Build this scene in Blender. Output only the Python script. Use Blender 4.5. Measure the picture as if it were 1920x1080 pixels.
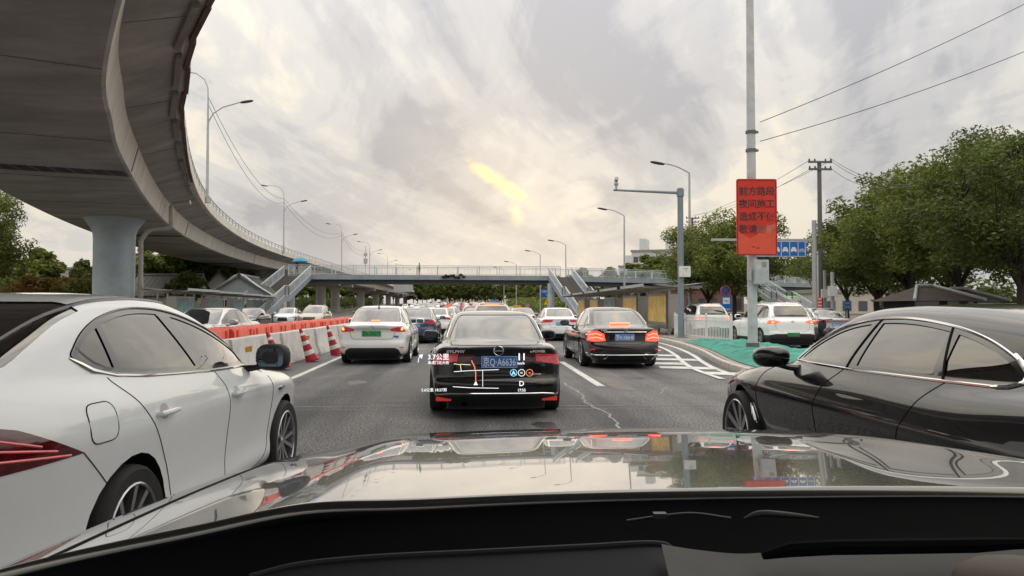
import bpy, bmesh, math, random
import numpy as np
from mathutils import Vector, Matrix, Euler
for o in list(bpy.data.objects): bpy.data.objects.remove(o)
SC = bpy.context.scene
COL = SC.collection
R = math.radians
# ---------------------------------------------------------------- camera
CAMZ, FPX = 1.44, 1400.0
YAW, PITCH = R(3.07), R(1.51)          # looks slightly right of the road and slightly up
cd = bpy.data.cameras.new('camera'); cam = bpy.data.objects.new('camera', cd); COL.objects.link(cam)
cd.sensor_width = 36.0; cd.lens = 36.0*FPX/1920.0; cd.clip_start = 0.05; cd.clip_end = 6000
cam.location = (0, 0, CAMZ); cam.rotation_euler = (R(90)+PITCH, 0, -YAW)
SC.camera = cam
CM = Euler((R(90)+PITCH, 0, -YAW)).to_matrix()
def ray(px, py):
    return CM @ Vector(((px-960)/FPX, (540-py)/FPX, -1.0))
def P(px, py, y):                      # the place seen at photo pixel px,py, y metres up the road
    d = ray(px, py); t = y/d.y
    return Vector((d.x*t, y, CAMZ+d.z*t))
def G(px, py, z=0.0):                  # the place at height z seen at photo pixel px,py
    d = ray(px, py); t = (z-CAMZ)/d.z
    return Vector((d.x*t, d.y*t, z))
def X(px, y): return P(px, 577, y).x
# ---------------------------------------------------------------- world
W = bpy.data.worlds.new('World'); SC.world = W; W.use_nodes = True
SUN_EL, SUN_AZ = R(10.5), R(2.5)
def build_world():
    nt = W.node_tree; N = nt.nodes; K = nt.links; N.clear()
    def nd(t, **kw):
        n = N.new(t)
        for k, v in kw.items(): setattr(n, k, v)
        return n
    def val(s, v): s.default_value = v
    def mth(op, a, b=None, c=None):
        m = nd('ShaderNodeMath', operation=op)
        for i, q in enumerate((a, b, c)):
            if q is None: continue
            if isinstance(q, (int, float)): m.inputs[i].default_value = q
            else: K.new(q, m.inputs[i])
        return m.outputs[0]
    out = nd('ShaderNodeOutputWorld'); bg = nd('ShaderNodeBackground'); val(bg.inputs['Strength'], 0.1)
    K.new(bg.outputs[0], out.inputs[0])
    sky = nd('ShaderNodeTexSky'); sky.sky_type = 'NISHITA'; sky.sun_disc = False
    sky.sun_elevation = SUN_EL; sky.sun_rotation = SUN_AZ; sky.dust_density = 3.0
    tc = nd('ShaderNodeTexCoord'); sep = nd('ShaderNodeSeparateXYZ'); K.new(tc.outputs['Generated'], sep.inputs[0])
    z = mth('MAXIMUM', sep.outputs[2], 0.0)
    den = mth('ADD', mth('MULTIPLY', z, mth('SUBTRACT', 1.0, mth('MULTIPLY', z, 0.5))), 0.24)
    den = mth('DIVIDE', den, mth('MULTIPLY_ADD', mth('MULTIPLY', z, z), 0.6, 1.0))
    cx = mth('DIVIDE', sep.outputs[0], den); cy = mth('DIVIDE', sep.outputs[1], den)
    comb = nd('ShaderNodeCombineXYZ'); K.new(cx, comb.inputs[0]); K.new(cy, comb.inputs[1]); val(comb.inputs[2], 3.7)
    def noise(scale, detail, rough, dist, off=(0,0,0), sc=(1,1,1), rot=0):
        mp = nd('ShaderNodeMapping', vector_type='TEXTURE'); val(mp.inputs['Location'], off); val(mp.inputs['Scale'], sc); val(mp.inputs['Rotation'], (0,0,rot))
        K.new(comb.outputs[0], mp.inputs[0])
        n = nd('ShaderNodeTexNoise'); val(n.inputs['Scale'], scale); val(n.inputs['Detail'], detail)
        val(n.inputs['Roughness'], rough); val(n.inputs['Distortion'], dist); K.new(mp.outputs[0], n.inputs['Vector'])
        return n.outputs['Fac']
    def ramp(f, stops):
        r = nd('ShaderNodeValToRGB'); e = r.color_ramp.elements
        while len(e) < len(stops): e.new(0.5)
        for q, (p, c) in zip(e, stops): q.position = p; q.color = (c[0], c[1], c[2], 1)
        r.color_ramp.interpolation = 'EASE'
        K.new(f, r.inputs[0]); return r.outputs[0]
    def mix(f, a, b, bt='MIX'):
        m = nd('ShaderNodeMix', data_type='RGBA', blend_type=bt)
        if isinstance(f, (int, float)): m.inputs[0].default_value = f
        else: K.new(f, m.inputs[0])
        for s, q in ((m.inputs[6], a), (m.inputs[7], b)):
            if isinstance(q, tuple): s.default_value = (*q, 1)
            else: K.new(q, s)
        return m.outputs[2]
    n1 = noise(1.25, 5, 0.52, 0.5, (6.3, 2.2, 0), (1.0, 2.6, 1), R(-20))     # big soft sheets
    n2 = noise(2.7, 8, 0.60, 0.7, (5.2, 1.3, 0), (1.0, 3.2, 1), R(-32))       # drawn-out wisps
    n4 = noise(4.2, 8, 0.62, 0.9, (1.2, 8.3, 0), (1.0, 1.8, 1), R(25))        # finer streaks across them
    f = mth('ADD', mth('ADD', mth('MULTIPLY', n1, 0.50), mth('MULTIPLY', n2, 0.32)), mth('MULTIPLY', n4, 0.18))
    cl = ramp(f, [(0.425, (2.95, 2.95, 3.10)), (0.475, (3.85, 3.78, 3.76)), (0.515, (4.65, 4.5, 4.25)), (0.565, (5.9, 5.45, 4.6))])
    # the brightness of an overcast sky grows from the horizon to the zenith
    grow = mth('ADD', mth('MULTIPLY', mth('MULTIPLY', z, z), 2.5), mth('MULTIPLY_ADD', z, -0.05, 0.80))
    vm = nd('ShaderNodeVectorMath', operation='SCALE'); K.new(cl, vm.inputs[0]); K.new(grow, vm.inputs[3])
    cl = vm.outputs[0]
    # low band, a little mauve
    hz = ramp(z, [(0.0, (1,1,1)), (0.12, (0,0,0))])
    cl = mix(mth('MULTIPLY', hz, 0.75), cl, (3.75, 3.60, 3.58))
    # gap in the clouds in front of the low sun
    def glow(px, py, w, h, rotd, thr0, thr1):
        d = ray(px, py).normalized(); r_ = ray(px+100, py).normalized(); u_ = d.cross(r_).cross(d).normalized(); v_ = d.cross(u_).normalized()
        a = R(rotd); A = (u_*math.cos(a)+v_*math.sin(a)); B = (v_*math.cos(a)-u_*math.sin(a))
        def dot(vv):
            q = nd('ShaderNodeVectorMath', operation='DOT_PRODUCT'); K.new(tc.outputs['Generated'], q.inputs[0]); val(q.inputs[1], vv); return q.outputs['Value']
        la = mth('DIVIDE', dot(A), w); lb = mth('DIVIDE', dot(B), h)
        rr = mth('SQRT', mth('ADD', mth('MULTIPLY', la, la), mth('MULTIPLY', lb, lb)))
        rr = mth('ADD', rr, mth('MULTIPLY', mth('SUBTRACT', noise(6.5, 6, 0.6, 0.8), 0.5), 2.2))
        front = mth('GREATER_THAN', dot(d), 0.3)
        return mth('MULTIPLY', ramp(mth('DIVIDE', rr, 4.0), [(thr0/4, (1,1,1)), (thr1/4, (0,0,0))]), front)
    g0 = glow(985, 350, 0.13, 0.055, 25, 0.0, 1.9)
    cl = mix(mth('MULTIPLY', g0, 0.22), cl, (5.9, 5.1, 4.0))
    g1 = glow(940, 345, 0.040, 0.0085, 33, 0.0, 1.6)
    cl = mix(mth('MULTIPLY', g1, 0.9), cl, (8.3, 6.1, 2.8))
    g1b = glow(968, 397, 0.012, 0.007, 75, 0.0, 1.8)
    cl = mix(mth('MULTIPLY', g1b, 0.6), cl, (7.2, 5.8, 3.4))
    g2 = glow(1095, 375, 0.03, 0.02, 60, 0.1, 1.7)
    cl = mix(mth('MULTIPLY', g2, 0.4), cl, (6.6, 5.9, 4.9))
    fin = mix(0.985, sky.outputs[0], cl)
    K.new(fin, bg.inputs['Color'])
build_world()
sl = bpy.data.lights.new('sun', 'SUN'); sl.energy = 0.5; sl.angle = R(120); sl.color = (1.0, 0.9, 0.74)
so = bpy.data.objects.new('sun', sl); COL.objects.link(so)
so.rotation_euler = (R(90)-SUN_EL, 0, R(180)-SUN_AZ)
SC.view_settings.view_transform = 'Standard'; SC.view_settings.look = 'None'
SC.view_settings.gamma = 1.0; SC.view_settings.use_curve_mapping = False
SC.view_settings.exposure = 0.80
SC.render.engine = 'CYCLES'
SC.cycles.max_bounces = 6; SC.cycles.glossy_bounces = 4; SC.cycles.transparent_max_bounces = 8
SC.cycles.use_denoising = True
try: SC.cycles.denoiser = 'OPENIMAGEDENOISE'
except Exception: pass
SC.cycles.caustics_reflective = False; SC.cycles.caustics_refractive = False
# ================================================================ materials
def mat(name, col, rough=0.5, metal=0.0, coat=0.0, var=0.12, scale=3.0, bump=0.0, bscale=None, spec=0.5, emit=None,
        estr=1.0, stretch=(1,1,1), dirt=None, dirt_amt=0.5, dirt_scale=0.8, trans=0.0, detail=6, island=0.0, coatrough=0.03, rvar=0.0):
    m = bpy.data.materials.new(name); m.use_nodes = True
    nt = m.node_tree; N = nt.nodes; K = nt.links; b = N['Principled BSDF']
    b.inputs['Roughness'].default_value = rough; b.inputs['Metallic'].default_value = metal
    b.inputs['Coat Weight'].default_value = coat; b.inputs['Coat Roughness'].default_value = coatrough
    b.inputs['Specular IOR Level'].default_value = spec
    tc = N.new('ShaderNodeTexCoord'); mp = N.new('ShaderNodeMapping'); mp.inputs['Scale'].default_value = stretch
    K.new(tc.outputs['Object'], mp.inputs[0])
    ns = N.new('ShaderNodeTexNoise'); ns.inputs['Scale'].default_value = scale; ns.inputs['Detail'].default_value = detail
    ns.inputs['Roughness'].default_value = 0.62
    K.new(mp.outputs[0], ns.inputs['Vector'])
    rp = N.new('ShaderNodeValToRGB'); e = rp.color_ramp.elements
    e[0].position = 0.3; e[1].position = 0.7
    e[0].color = tuple(max(0, c*(1-var)) for c in col)+(1,); e[1].color = tuple(min(1, c*(1+var)) for c in col)+(1,)
    K.new(ns.outputs['Fac'], rp.inputs[0]); cur = rp.outputs[0]
    if dirt:
        n2 = N.new('ShaderNodeTexNoise'); n2.inputs['Scale'].default_value = dirt_scale; n2.inputs['Detail'].default_value = 8
        n2.inputs['Roughness'].default_value = 0.7; n2.inputs['Distortion'].default_value = 0.4
        K.new(mp.outputs[0], n2.inputs['Vector'])
        r2 = N.new('ShaderNodeValToRGB'); r2.color_ramp.elements[0].position = 0.45; r2.color_ramp.elements[1].position = 0.72
        r2.color_ramp.elements[1].color = (dirt_amt,)*3+(1,)
        K.new(n2.outputs['Fac'], r2.inputs[0])
        mx = N.new('ShaderNodeMix'); mx.data_type = 'RGBA'; K.new(r2.outputs[0], mx.inputs[0]); K.new(cur, mx.inputs[6])
        mx.inputs[7].default_value = (*dirt, 1); cur = mx.outputs[2]
    if island:
        ge = N.new('ShaderNodeNewGeometry'); hs = N.new('ShaderNodeHueSaturation')
        ma = N.new('ShaderNodeMath'); ma.operation = 'MULTIPLY_ADD'; K.new(ge.outputs['Random Per Island'], ma.inputs[0])
        ma.inputs[1].default_value = 2*island; ma.inputs[2].default_value = 1-island
        K.new(ma.outputs[0], hs.inputs['Value']); K.new(cur, hs.inputs['Color']); cur = hs.outputs[0]
        m2 = N.new('ShaderNodeMath'); m2.operation = 'MULTIPLY_ADD'; K.new(ge.outputs['Random Per Island'], m2.inputs[0])
        m2.inputs[1].default_value = 0.05; m2.inputs[2].default_value = 0.475; K.new(m2.outputs[0], hs.inputs['Hue'])
    K.new(cur, b.inputs['Base Color'])
    if rvar:
        mr = N.new('ShaderNodeMapRange'); mr.inputs[3].default_value = max(0, rough-rvar); mr.inputs[4].default_value = rough+rvar
        K.new(ns.outputs['Fac'], mr.inputs[0]); K.new(mr.outputs[0], b.inputs['Roughness'])
    if bump:
        nb = N.new('ShaderNodeTexNoise'); nb.inputs['Scale'].default_value = bscale or scale*8; nb.inputs['Detail'].default_value = 5
        K.new(mp.outputs[0], nb.inputs['Vector'])
        bp = N.new('ShaderNodeBump'); bp.inputs['Strength'].default_value = bump; bp.inputs['Distance'].default_value = 0.02
        K.new(nb.outputs['Fac'], bp.inputs['Height']); K.new(bp.outputs[0], b.inputs['Normal'])
    if emit:
        b.inputs['Emission Color'].default_value = (*emit, 1); b.inputs['Emission Strength'].default_value = estr
    if trans:
        out = N['Material Output']; tr = N.new('ShaderNodeBsdfTranslucent'); K.new(cur, tr.inputs[0])
        ms = N.new('ShaderNodeMixShader'); ms.inputs[0].default_value = trans
        K.new(b.outputs[0], ms.inputs[1]); K.new(tr.outputs[0], ms.inputs[2]); K.new(ms.outputs[0], out.inputs[0])
    return m
# ================================================================ mesh builder
class MB:
    def __init__(s): s.v = []; s.f = []; s.m = []; s.cm = 0
    def add(s, vs, fs):
        n = len(s.v); s.v += [tuple(v) for v in vs]; s.f += [tuple(n+i for i in f) for f in fs]; s.m += [s.cm]*len(fs); return s
    def box(s, x0, x1, y0, y1, z0, z1, M=None):
        vs = [Vector((x, y, z)) for z in (z0, z1) for y in (y0, y1) for x in (x0, x1)]
        if M is not None: vs = [M @ v for v in vs]
        return s.add(vs, [(0,2,3,1), (4,5,7,6), (0,1,5,4), (2,6,7,3), (0,4,6,2), (1,3,7,5)])
    def obox(s, c, size, rot=(0,0,0)):
        M = Matrix.Translation(c) @ Euler(rot).to_matrix().to_4x4(); a, b, d = (q/2 for q in size)
        return s.box(-a, a, -b, b, -d, d, M)
    def beam(s, p, q, w, h, up=(0,0,1)):
        p = Vector(p); q = Vector(q); d = q-p; L = d.length
        if L < 1e-6: return s
        d = d/L; u = Vector(up); r = d.cross(u)
        if r.length < 1e-4: r = d.cross(Vector((0,1,0)))
        r.normalize(); u = r.cross(d)
        vs = [p+r*a*w/2+u*b*h/2+d*c*L for c in (0, 1) for b in (-1, 1) for a in (-1, 1)]
        return s.add(vs, [(0,1,3,2), (4,6,7,5), (0,4,5,1), (2,3,7,6), (0,2,6,4), (1,5,7,3)])
    def tube(s, pts, r, n=8, closed=False, cap=True):
        pts = [Vector(p) for p in pts]; k = len(pts); rr = r if hasattr(r, '__len__') else [r]*k
        base = len(s.v); vs = []; up = Vector((0.13, 0.27, 1)).normalized(); last = None
        for i, p in enumerate(pts):
            if closed: d = pts[(i+1) % k]-pts[i-1]
            else: d = pts[min(i+1, k-1)]-pts[max(i-1, 0)]
            if d.length < 1e-9: d = Vector((0,0,1))
            d.normalize()
            if last is None:
                a = d.cross(up)
                if a.length < 1e-3: a = d.cross(Vector((1,0,0)))
            else: a = last-d*last.dot(d)
            if a.length < 1e-6: a = d.orthogonal()
            a.normalize(); last = a; b = d.cross(a)
            for j in range(n):
                t = 2*math.pi*j/n; vs.append(p+(a*math.cos(t)+b*math.sin(t))*rr[i])
        fs = []
        for i in range(k if closed else k-1):
            i2 = (i+1) % k
            for j in range(n):
                j2 = (j+1) % n; fs.append((i*n+j, i*n+j2, i2*n+j2, i2*n+j))
        if cap and not closed:
            fs.append(tuple(range(n))[::-1]); fs.append(tuple((k-1)*n+j for j in range(n)))
        return s.add(vs, fs)
    def cyl(s, p, q, r, n=12, r2=None): return s.tube([p, q], [r, r if r2 is None else r2], n)
    def lathe(s, prof, n=16, M=None, cap=True):      # prof: (radius, height) about z
        vs = []; k = len(prof)
        for r, h in prof:
            for j in range(n):
                t = 2*math.pi*j/n; v = Vector((r*math.cos(t), r*math.sin(t), h)); vs.append(M @ v if M is not None else v)
        fs = [(i*n+j, i*n+(j+1) % n, (i+1)*n+(j+1) % n, (i+1)*n+j) for i in range(k-1) for j in range(n)]
        if cap: fs.append(tuple(range(n))[::-1]); fs.append(tuple((k-1)*n+j for j in range(n)))
        return s.add(vs, fs)
    def prism(s, poly, M, h):                        # poly in xy, extruded to z=h, placed by M
        n = len(poly); vs = [M @ Vector((x, y, z)) for z in (0, h) for x, y in poly]
        fs = [tuple(range(n))[::-1], tuple(range(n, 2*n))]+[(i, (i+1) % n, n+(i+1) % n, n+i) for i in range(n)]
        return s.add(vs, fs)
    def grid(s, fn, nu, nv):
        vs = [fn(i/nu, j/nv) for j in range(nv+1) for i in range(nu+1)]
        return s.add(vs, [(j*(nu+1)+i, j*(nu+1)+i+1, (j+1)*(nu+1)+i+1, (j+1)*(nu+1)+i) for j in range(nv) for i in range(nu)])
    def blob(s, c, size, e=2.6, n=14, M=None):
        a, b, d = (q/2 for q in size); vs = []; fs = []
        def sp(v, p): return math.copysign(abs(v)**p, v)
        k = n//2
        for i in range(k+1):
            ph = -math.pi/2+math.pi*i/k
            for j in range(n):
                th = 2*math.pi*j/n; q = 2/e
                v = Vector((a*sp(math.cos(ph), q)*sp(math.cos(th), q), b*sp(math.cos(ph), q)*sp(math.sin(th), q), d*sp(math.sin(ph), q)))
                if M is not None: v = M @ v
                vs.append(Vector(c)+v)
        for i in range(k):
            for j in range(n): fs.append((i*n+j, i*n+(j+1) % n, (i+1)*n+(j+1) % n, (i+1)*n+j))
        return s.add(vs, fs)
    def mesh(s, name, mats, smooth=False, bevel=0.0, sharp=40):
        me = bpy.data.meshes.new(name); me.from_pydata(s.v, [], s.f)
        for m in (mats if isinstance(mats, (list, tuple)) else [mats]): me.materials.append(m)
        if isinstance(mats, (list, tuple)): me.polygons.foreach_set('material_index', s.m)
        bm = bmesh.new(); bm.from_mesh(me)
        bmesh.ops.recalc_face_normals(bm, faces=bm.faces)
        if bevel:
            es = [e for e in bm.edges if len(e.link_faces) == 2 and e.calc_face_angle(0) > R(30)]
            bmesh.ops.bevel(bm, geom=es, offset=bevel, segments=2, affect='EDGES', clamp_overlap=True)
        if smooth or bevel:
            for f in bm.faces: f.smooth = True
            for e in bm.edges:
                if len(e.link_faces) == 2 and e.calc_face_angle(0) > R(sharp): e.smooth = False
        bm.to_mesh(me); bm.free()
        return me
    def build(s, name, m, parent=None, smooth=False, bevel=0.0, sharp=40, loc=None):
        return ob(name, s.mesh(name, m, smooth, bevel, sharp), parent, loc)
def ob(name, me, parent=None, loc=None, rot=None):
    o = bpy.data.objects.new(name, me); COL.objects.link(o)
    if parent is not None: o.parent = parent
    if loc is not None: o.location = loc
    if rot is not None: o.rotation_euler = rot
    return o
def thing(name, label, cat, loc=(0,0,0), rz=0.0, group=None):
    o = bpy.data.objects.new(name, None); COL.objects.link(o); o.location = loc; o.rotation_euler = (0,0,rz)
    o.empty_display_size = 0.3
    return tag(o, label, cat, group)
def tag(o, label=None, cat=None, group=None, kind=None):
    if label: o['label'] = label
    if cat: o['category'] = cat
    if group: o['group'] = group
    if kind: o['kind'] = kind
    return o
def struct(o): o['kind'] = 'structure'; return o
def stuff(o): o['kind'] = 'stuff'; return o
KIDS = {}
def copy_tree(o, parent=None):
    if not KIDS.get('n') or KIDS['n'] != len(bpy.data.objects):
        KIDS.clear()
        for q in bpy.data.objects:
            if q.parent is not None: KIDS.setdefault(q.parent.name, []).append(q)
        KIDS['n'] = len(bpy.data.objects)
    snap = {k: v for k, v in KIDS.items() if k != 'n'}
    def rec(a, par):
        c = a.copy(); COL.objects.link(c); c.parent = par
        for ch in snap.get(a.name, []): rec(ch, c)
        return c
    return rec(o, parent)
def dup(o, loc, rz=0.0, label=None, group=None, swap=None):
    c = copy_tree(o); c.location = loc; c.rotation_euler = (0, 0, rz)
    if label: c['label'] = label
    if group: c['group'] = group
    elif 'group' in c.keys(): del c['group']
    if swap:
        for q in children_of(c):
            for sl_ in q.material_slots:
                if sl_.material in swap:
                    n = swap[sl_.material]; sl_.link = 'OBJECT'; sl_.material = n
    return c
def children_of(o):
    out = [o]
    for q in bpy.data.objects:
        p = q.parent
        if p is o or (p is not None and p.parent is o): out.append(q)
    return out
# ---------------------------------------------------------------- lettering
_txt = {}
def text_mesh(s, size, depth=0.002, mater=None, align='CENTER', bold=0.0, sx=1.0, w=None):
    key = (s, size, depth, mater.name if mater else '', align, bold, sx, w)
    if key in _txt: return _txt[key]
    cu = bpy.data.curves.new('lettering', 'FONT'); cu.body = s; cu.size = size; cu.extrude = depth; cu.align_x = align; cu.align_y = 'CENTER'
    cu.offset = bold; cu.resolution_u = 3
    o = bpy.data.objects.new('lettering', cu); COL.objects.link(o)
    bpy.context.view_layer.update()
    dg = bpy.context.evaluated_depsgraph_get(); me = bpy.data.meshes.new_from_object(o.evaluated_get(dg))
    bpy.data.objects.remove(o); bpy.data.curves.remove(cu)
    n = len(me.vertices); co = np.empty(n*3); me.vertices.foreach_get('co', co); co = co.reshape(-1, 3)
    if n:
        co[:, 1] -= (co[:, 1].max()+co[:, 1].min())/2
        if w:
            if align == 'CENTER': co[:, 0] -= (co[:, 0].max()+co[:, 0].min())/2
            co[:, 0] *= w/max(1e-6, (co[:, 0].max()-co[:, 0].min()))
        else: co[:, 0] *= sx
        me.vertices.foreach_set('co', co.ravel())
    me.materials.clear()
    if mater: me.materials.append(mater)
    _txt[key] = me
    return me
def lettering(s, size, loc, parent, mater, rot=(R(90),0,0), name='lettering', **kw):   # faces -y by default
    return ob(name, text_mesh(s, size, mater=mater, **kw), parent, loc, rot)
# ================================================================ cars: a smooth implicit body, cut into panels, panes and lamps
def tab(pts, sig=0.05, dx=0.01):
    px = np.array([p[0] for p in pts], float); py = np.array([p[1] for p in pts], float)
    xs = np.arange(px[0]-1.0, px[-1]+1.0, dx); ys = np.interp(xs, px, py)
    k = max(1, int(3*sig/dx)); g = np.exp(-0.5*(np.arange(-k, k+1)*dx/sig)**2); g /= g.sum()
    ys = np.convolve(np.pad(ys, k, mode='edge'), g, mode='valid')
    dy = np.gradient(ys, dx)
    def f(t): return np.interp(t, xs, ys)
    f.d = lambda t: np.interp(t, xs, dy)
    return f
def smax(a, b, k):
    h = np.maximum(k-np.abs(a-b), 0)/k; return np.maximum(a, b)+h*h*k*0.25
def smin(a, b, k): return -smax(-a, -b, k)
def implicit(s):
    W = s['W']; L = s['L']; hw = W/2
    TL = tab(s['deck'], s.get('deck_s', 0.06)); TG = tab(s['roof'], s.get('roof_s', 0.09)); INS = tab(s['side'], 0.03); PL = tab(s['plan'], 0.15)
    TU = tab(s['tumble'], 0.04); PG = tab(s['plan_g'], 0.15); RR = tab(s['rear'], 0.02); FF = tab(s['front'], 0.03); BT = tab(s['belly'], 0.08)
    cr, cf = s.get('rear_c', 0.17), s.get('front_c', 0.38); cg = s.get('glass_c', 0.14); ym = s.get('ymid', L*0.5); kt = s.get('k_top', 0.12)
    ch = s.get('haunch', [])
    def F(p):
        x, y, z = np.abs(p[..., 0]), p[..., 1], p[..., 2]
        bulge = 0
        for (yc, zc, ry, rz, amt) in ch: bulge = bulge+amt*np.exp(-((y-yc)/ry)**2-((z-zc)/rz)**2)
        side = x-(hw-INS(z)-PL(y)+bulge)
        top = (z-(TL(y)-s.get('crown', 0.05)*(x/hw)**2+s.get('ridge', 0)*np.exp(-((x-hw*0.62)/0.12)**2)))/np.sqrt(1+TL.d(y)**2)
        rear = (RR(z)+cr*(x/hw)**3)-y
        front = y-(L-FF(z)-cf*(x/hw)**2.6)
        bot = BT(y)-z
        lo = smax(smax(side, top, kt), smax(smax(rear, front, 0.02), bot, 0.05), s.get('k_end', 0.10))
        yw = y+cg*(x/hw)**2*np.tanh((y-ym)/0.5)
        gt = (z-(TG(yw)-s.get('rcrown', 0.06)*(x/hw)**2))/np.sqrt(1+TG.d(yw)**2)
        gs = (x-(hw-TU(z)-PG(y)))/1.08
        up = smax(gt, gs, s.get('k_rail', 0.10))
        up = np.maximum(up, np.maximum(rear, front)+0.05)
        return smin(lo, up, s.get('k_join', 0.05))
    return F
def surf_net(F, lo, hi, h):
    ax = [np.arange(a, b+h, h) for a, b in zip(lo, hi)]
    gx, gy, gz = np.meshgrid(*ax, indexing='ij'); Pn = np.stack([gx, gy, gz], -1); V = F(Pn); S = V < 0
    n = [len(a)-1 for a in ax]; acc = np.zeros((*n, 3)); cnt = np.zeros(n)
    def sl(d, full): return tuple(slice(q, q+m) for q, m in zip(d, full))
    for axis in range(3):
        o1, o2 = [a for a in range(3) if a != axis]
        for a in (0, 1):
            for b in (0, 1):
                d0 = [0,0,0]; d0[o1] = a; d0[o2] = b; d1 = list(d0); d1[axis] = 1
                v0 = V[sl(d0, n)]; v1 = V[sl(d1, n)]; c = (v0 < 0) != (v1 < 0)
                t = np.where(c, v0/np.where(c, v0-v1, 1), 0)[..., None]
                pt = Pn[sl(d0, n)]*(1-t)+Pn[sl(d1, n)]*t
                acc += np.where(c[..., None], pt, 0); cnt += c
    m = cnt > 0; idx = -np.ones(n, int); idx[m] = np.arange(m.sum()); verts = acc[m]/cnt[m][:, None]
    quads = []
    for axis in range(3):
        o1, o2 = [(1, 2), (2, 0), (0, 1)][axis]
        d = [slice(1, -1)]*3; d[axis] = slice(0, -1); e = [slice(1, -1)]*3; e[axis] = slice(1, None)
        a = S[tuple(d)]; b = S[tuple(e)]; c = a != b; ii = np.argwhere(c)
        ii[:, o1] += 1; ii[:, o2] += 1
        def g(da, db):
            q = ii.copy(); q[:, o1] -= da; q[:, o2] -= db; return idx[q[:, 0], q[:, 1], q[:, 2]]
        Q = np.stack([g(1, 1), g(0, 1), g(0, 0), g(1, 0)], 1); fl = ~a[c]
        Q[fl] = Q[fl][:, ::-1]; quads.append(Q)
    quads = np.concatenate(quads)
    for _ in range(4):
        f, g = grad(F, verts); st = f[:, None]*g/np.maximum((g*g).sum(1), 1e-3)[:, None]
        ln = np.linalg.norm(st, axis=1); st *= np.minimum(1, 0.5*h/np.maximum(ln, 1e-9))[:, None]; verts = verts-st
    return verts, quads
def grad(F, p, e=0.004):
    g = np.empty_like(p)
    for k in range(3):
        d = np.zeros(3); d[k] = e; g[:, k] = (F(p+d)-F(p-d))/(2*e)
    return F(p), g
def project(F, pts, axis, a, b):          # bisection along an axis from a (outside) to b (inside)
    p = np.array(pts, float); lo = np.full(len(p), float(a)); hi = np.full(len(p), float(b))
    # march to first hit
    st = 60; found = np.zeros(len(p), bool)
    for i in range(1, st+1):
        t = a+(b-a)*i/st; q = p.copy(); q[:, axis] = t; ins = (F(q) < 0) & ~found
        hi[ins] = t; lo[ins] = a+(b-a)*(i-1)/st; found |= ins
    for _ in range(16):
        m = (lo+hi)/2; q = p.copy(); q[:, axis] = m; i_ = F(q) < 0; hi = np.where(i_, m, hi); lo = np.where(i_, lo, m)
    p[:, axis] = (lo+hi)/2; return p
def rpoly(pts, r=0.03, n=4):              # rounded corners, counter-clockwise or not; returns list of 2-tuples
    out = []; k = len(pts)
    for i in range(k):
        p = Vector(pts[i][:2]); a = Vector(pts[i-1][:2])-p; b = Vector(pts[(i+1) % k][:2])-p
        rr = pts[i][2] if len(pts[i]) > 2 else r
        ra = min(rr, a.length*0.45); rb = min(rr, b.length*0.45); A = p+a.normalized()*ra; B = p+b.normalized()*rb
        for j in range(n+1):
            t = j/n; out.append(tuple(A*(1-t)**2+p*2*t*(1-t)+B*t*t))
    return out
def planes_of(poly, axis, inset=0.0):     # poly in the two other axes (in order x,y,z minus axis); inward half-spaces
    k = len(poly); A = sum(poly[i][0]*poly[(i+1) % k][1]-poly[(i+1) % k][0]*poly[i][1] for i in range(k))
    out = []; o = [q for q in range(3) if q != axis]
    for i in range(k):
        p = poly[i]; q = poly[(i+1) % k]; dx, dy = q[0]-p[0], q[1]-p[1]; l = math.hypot(dx, dy)
        if l < 1e-5: continue
        nx, ny = -dy/l, dx/l
        if A < 0: nx, ny = -nx, -ny
        co = [0,0,0]; no = [0,0,0]; co[o[0]] = p[0]+nx*inset; co[o[1]] = p[1]+ny*inset; no[o[0]] = nx; no[o[1]] = ny
        out.append((Vector(co), Vector(no)))
    return out
def lim(axis, v, sign):
    co = [0,0,0]; no = [0,0,0]; co[axis] = v; no[axis] = sign; return (Vector(co), Vector(no))
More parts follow.
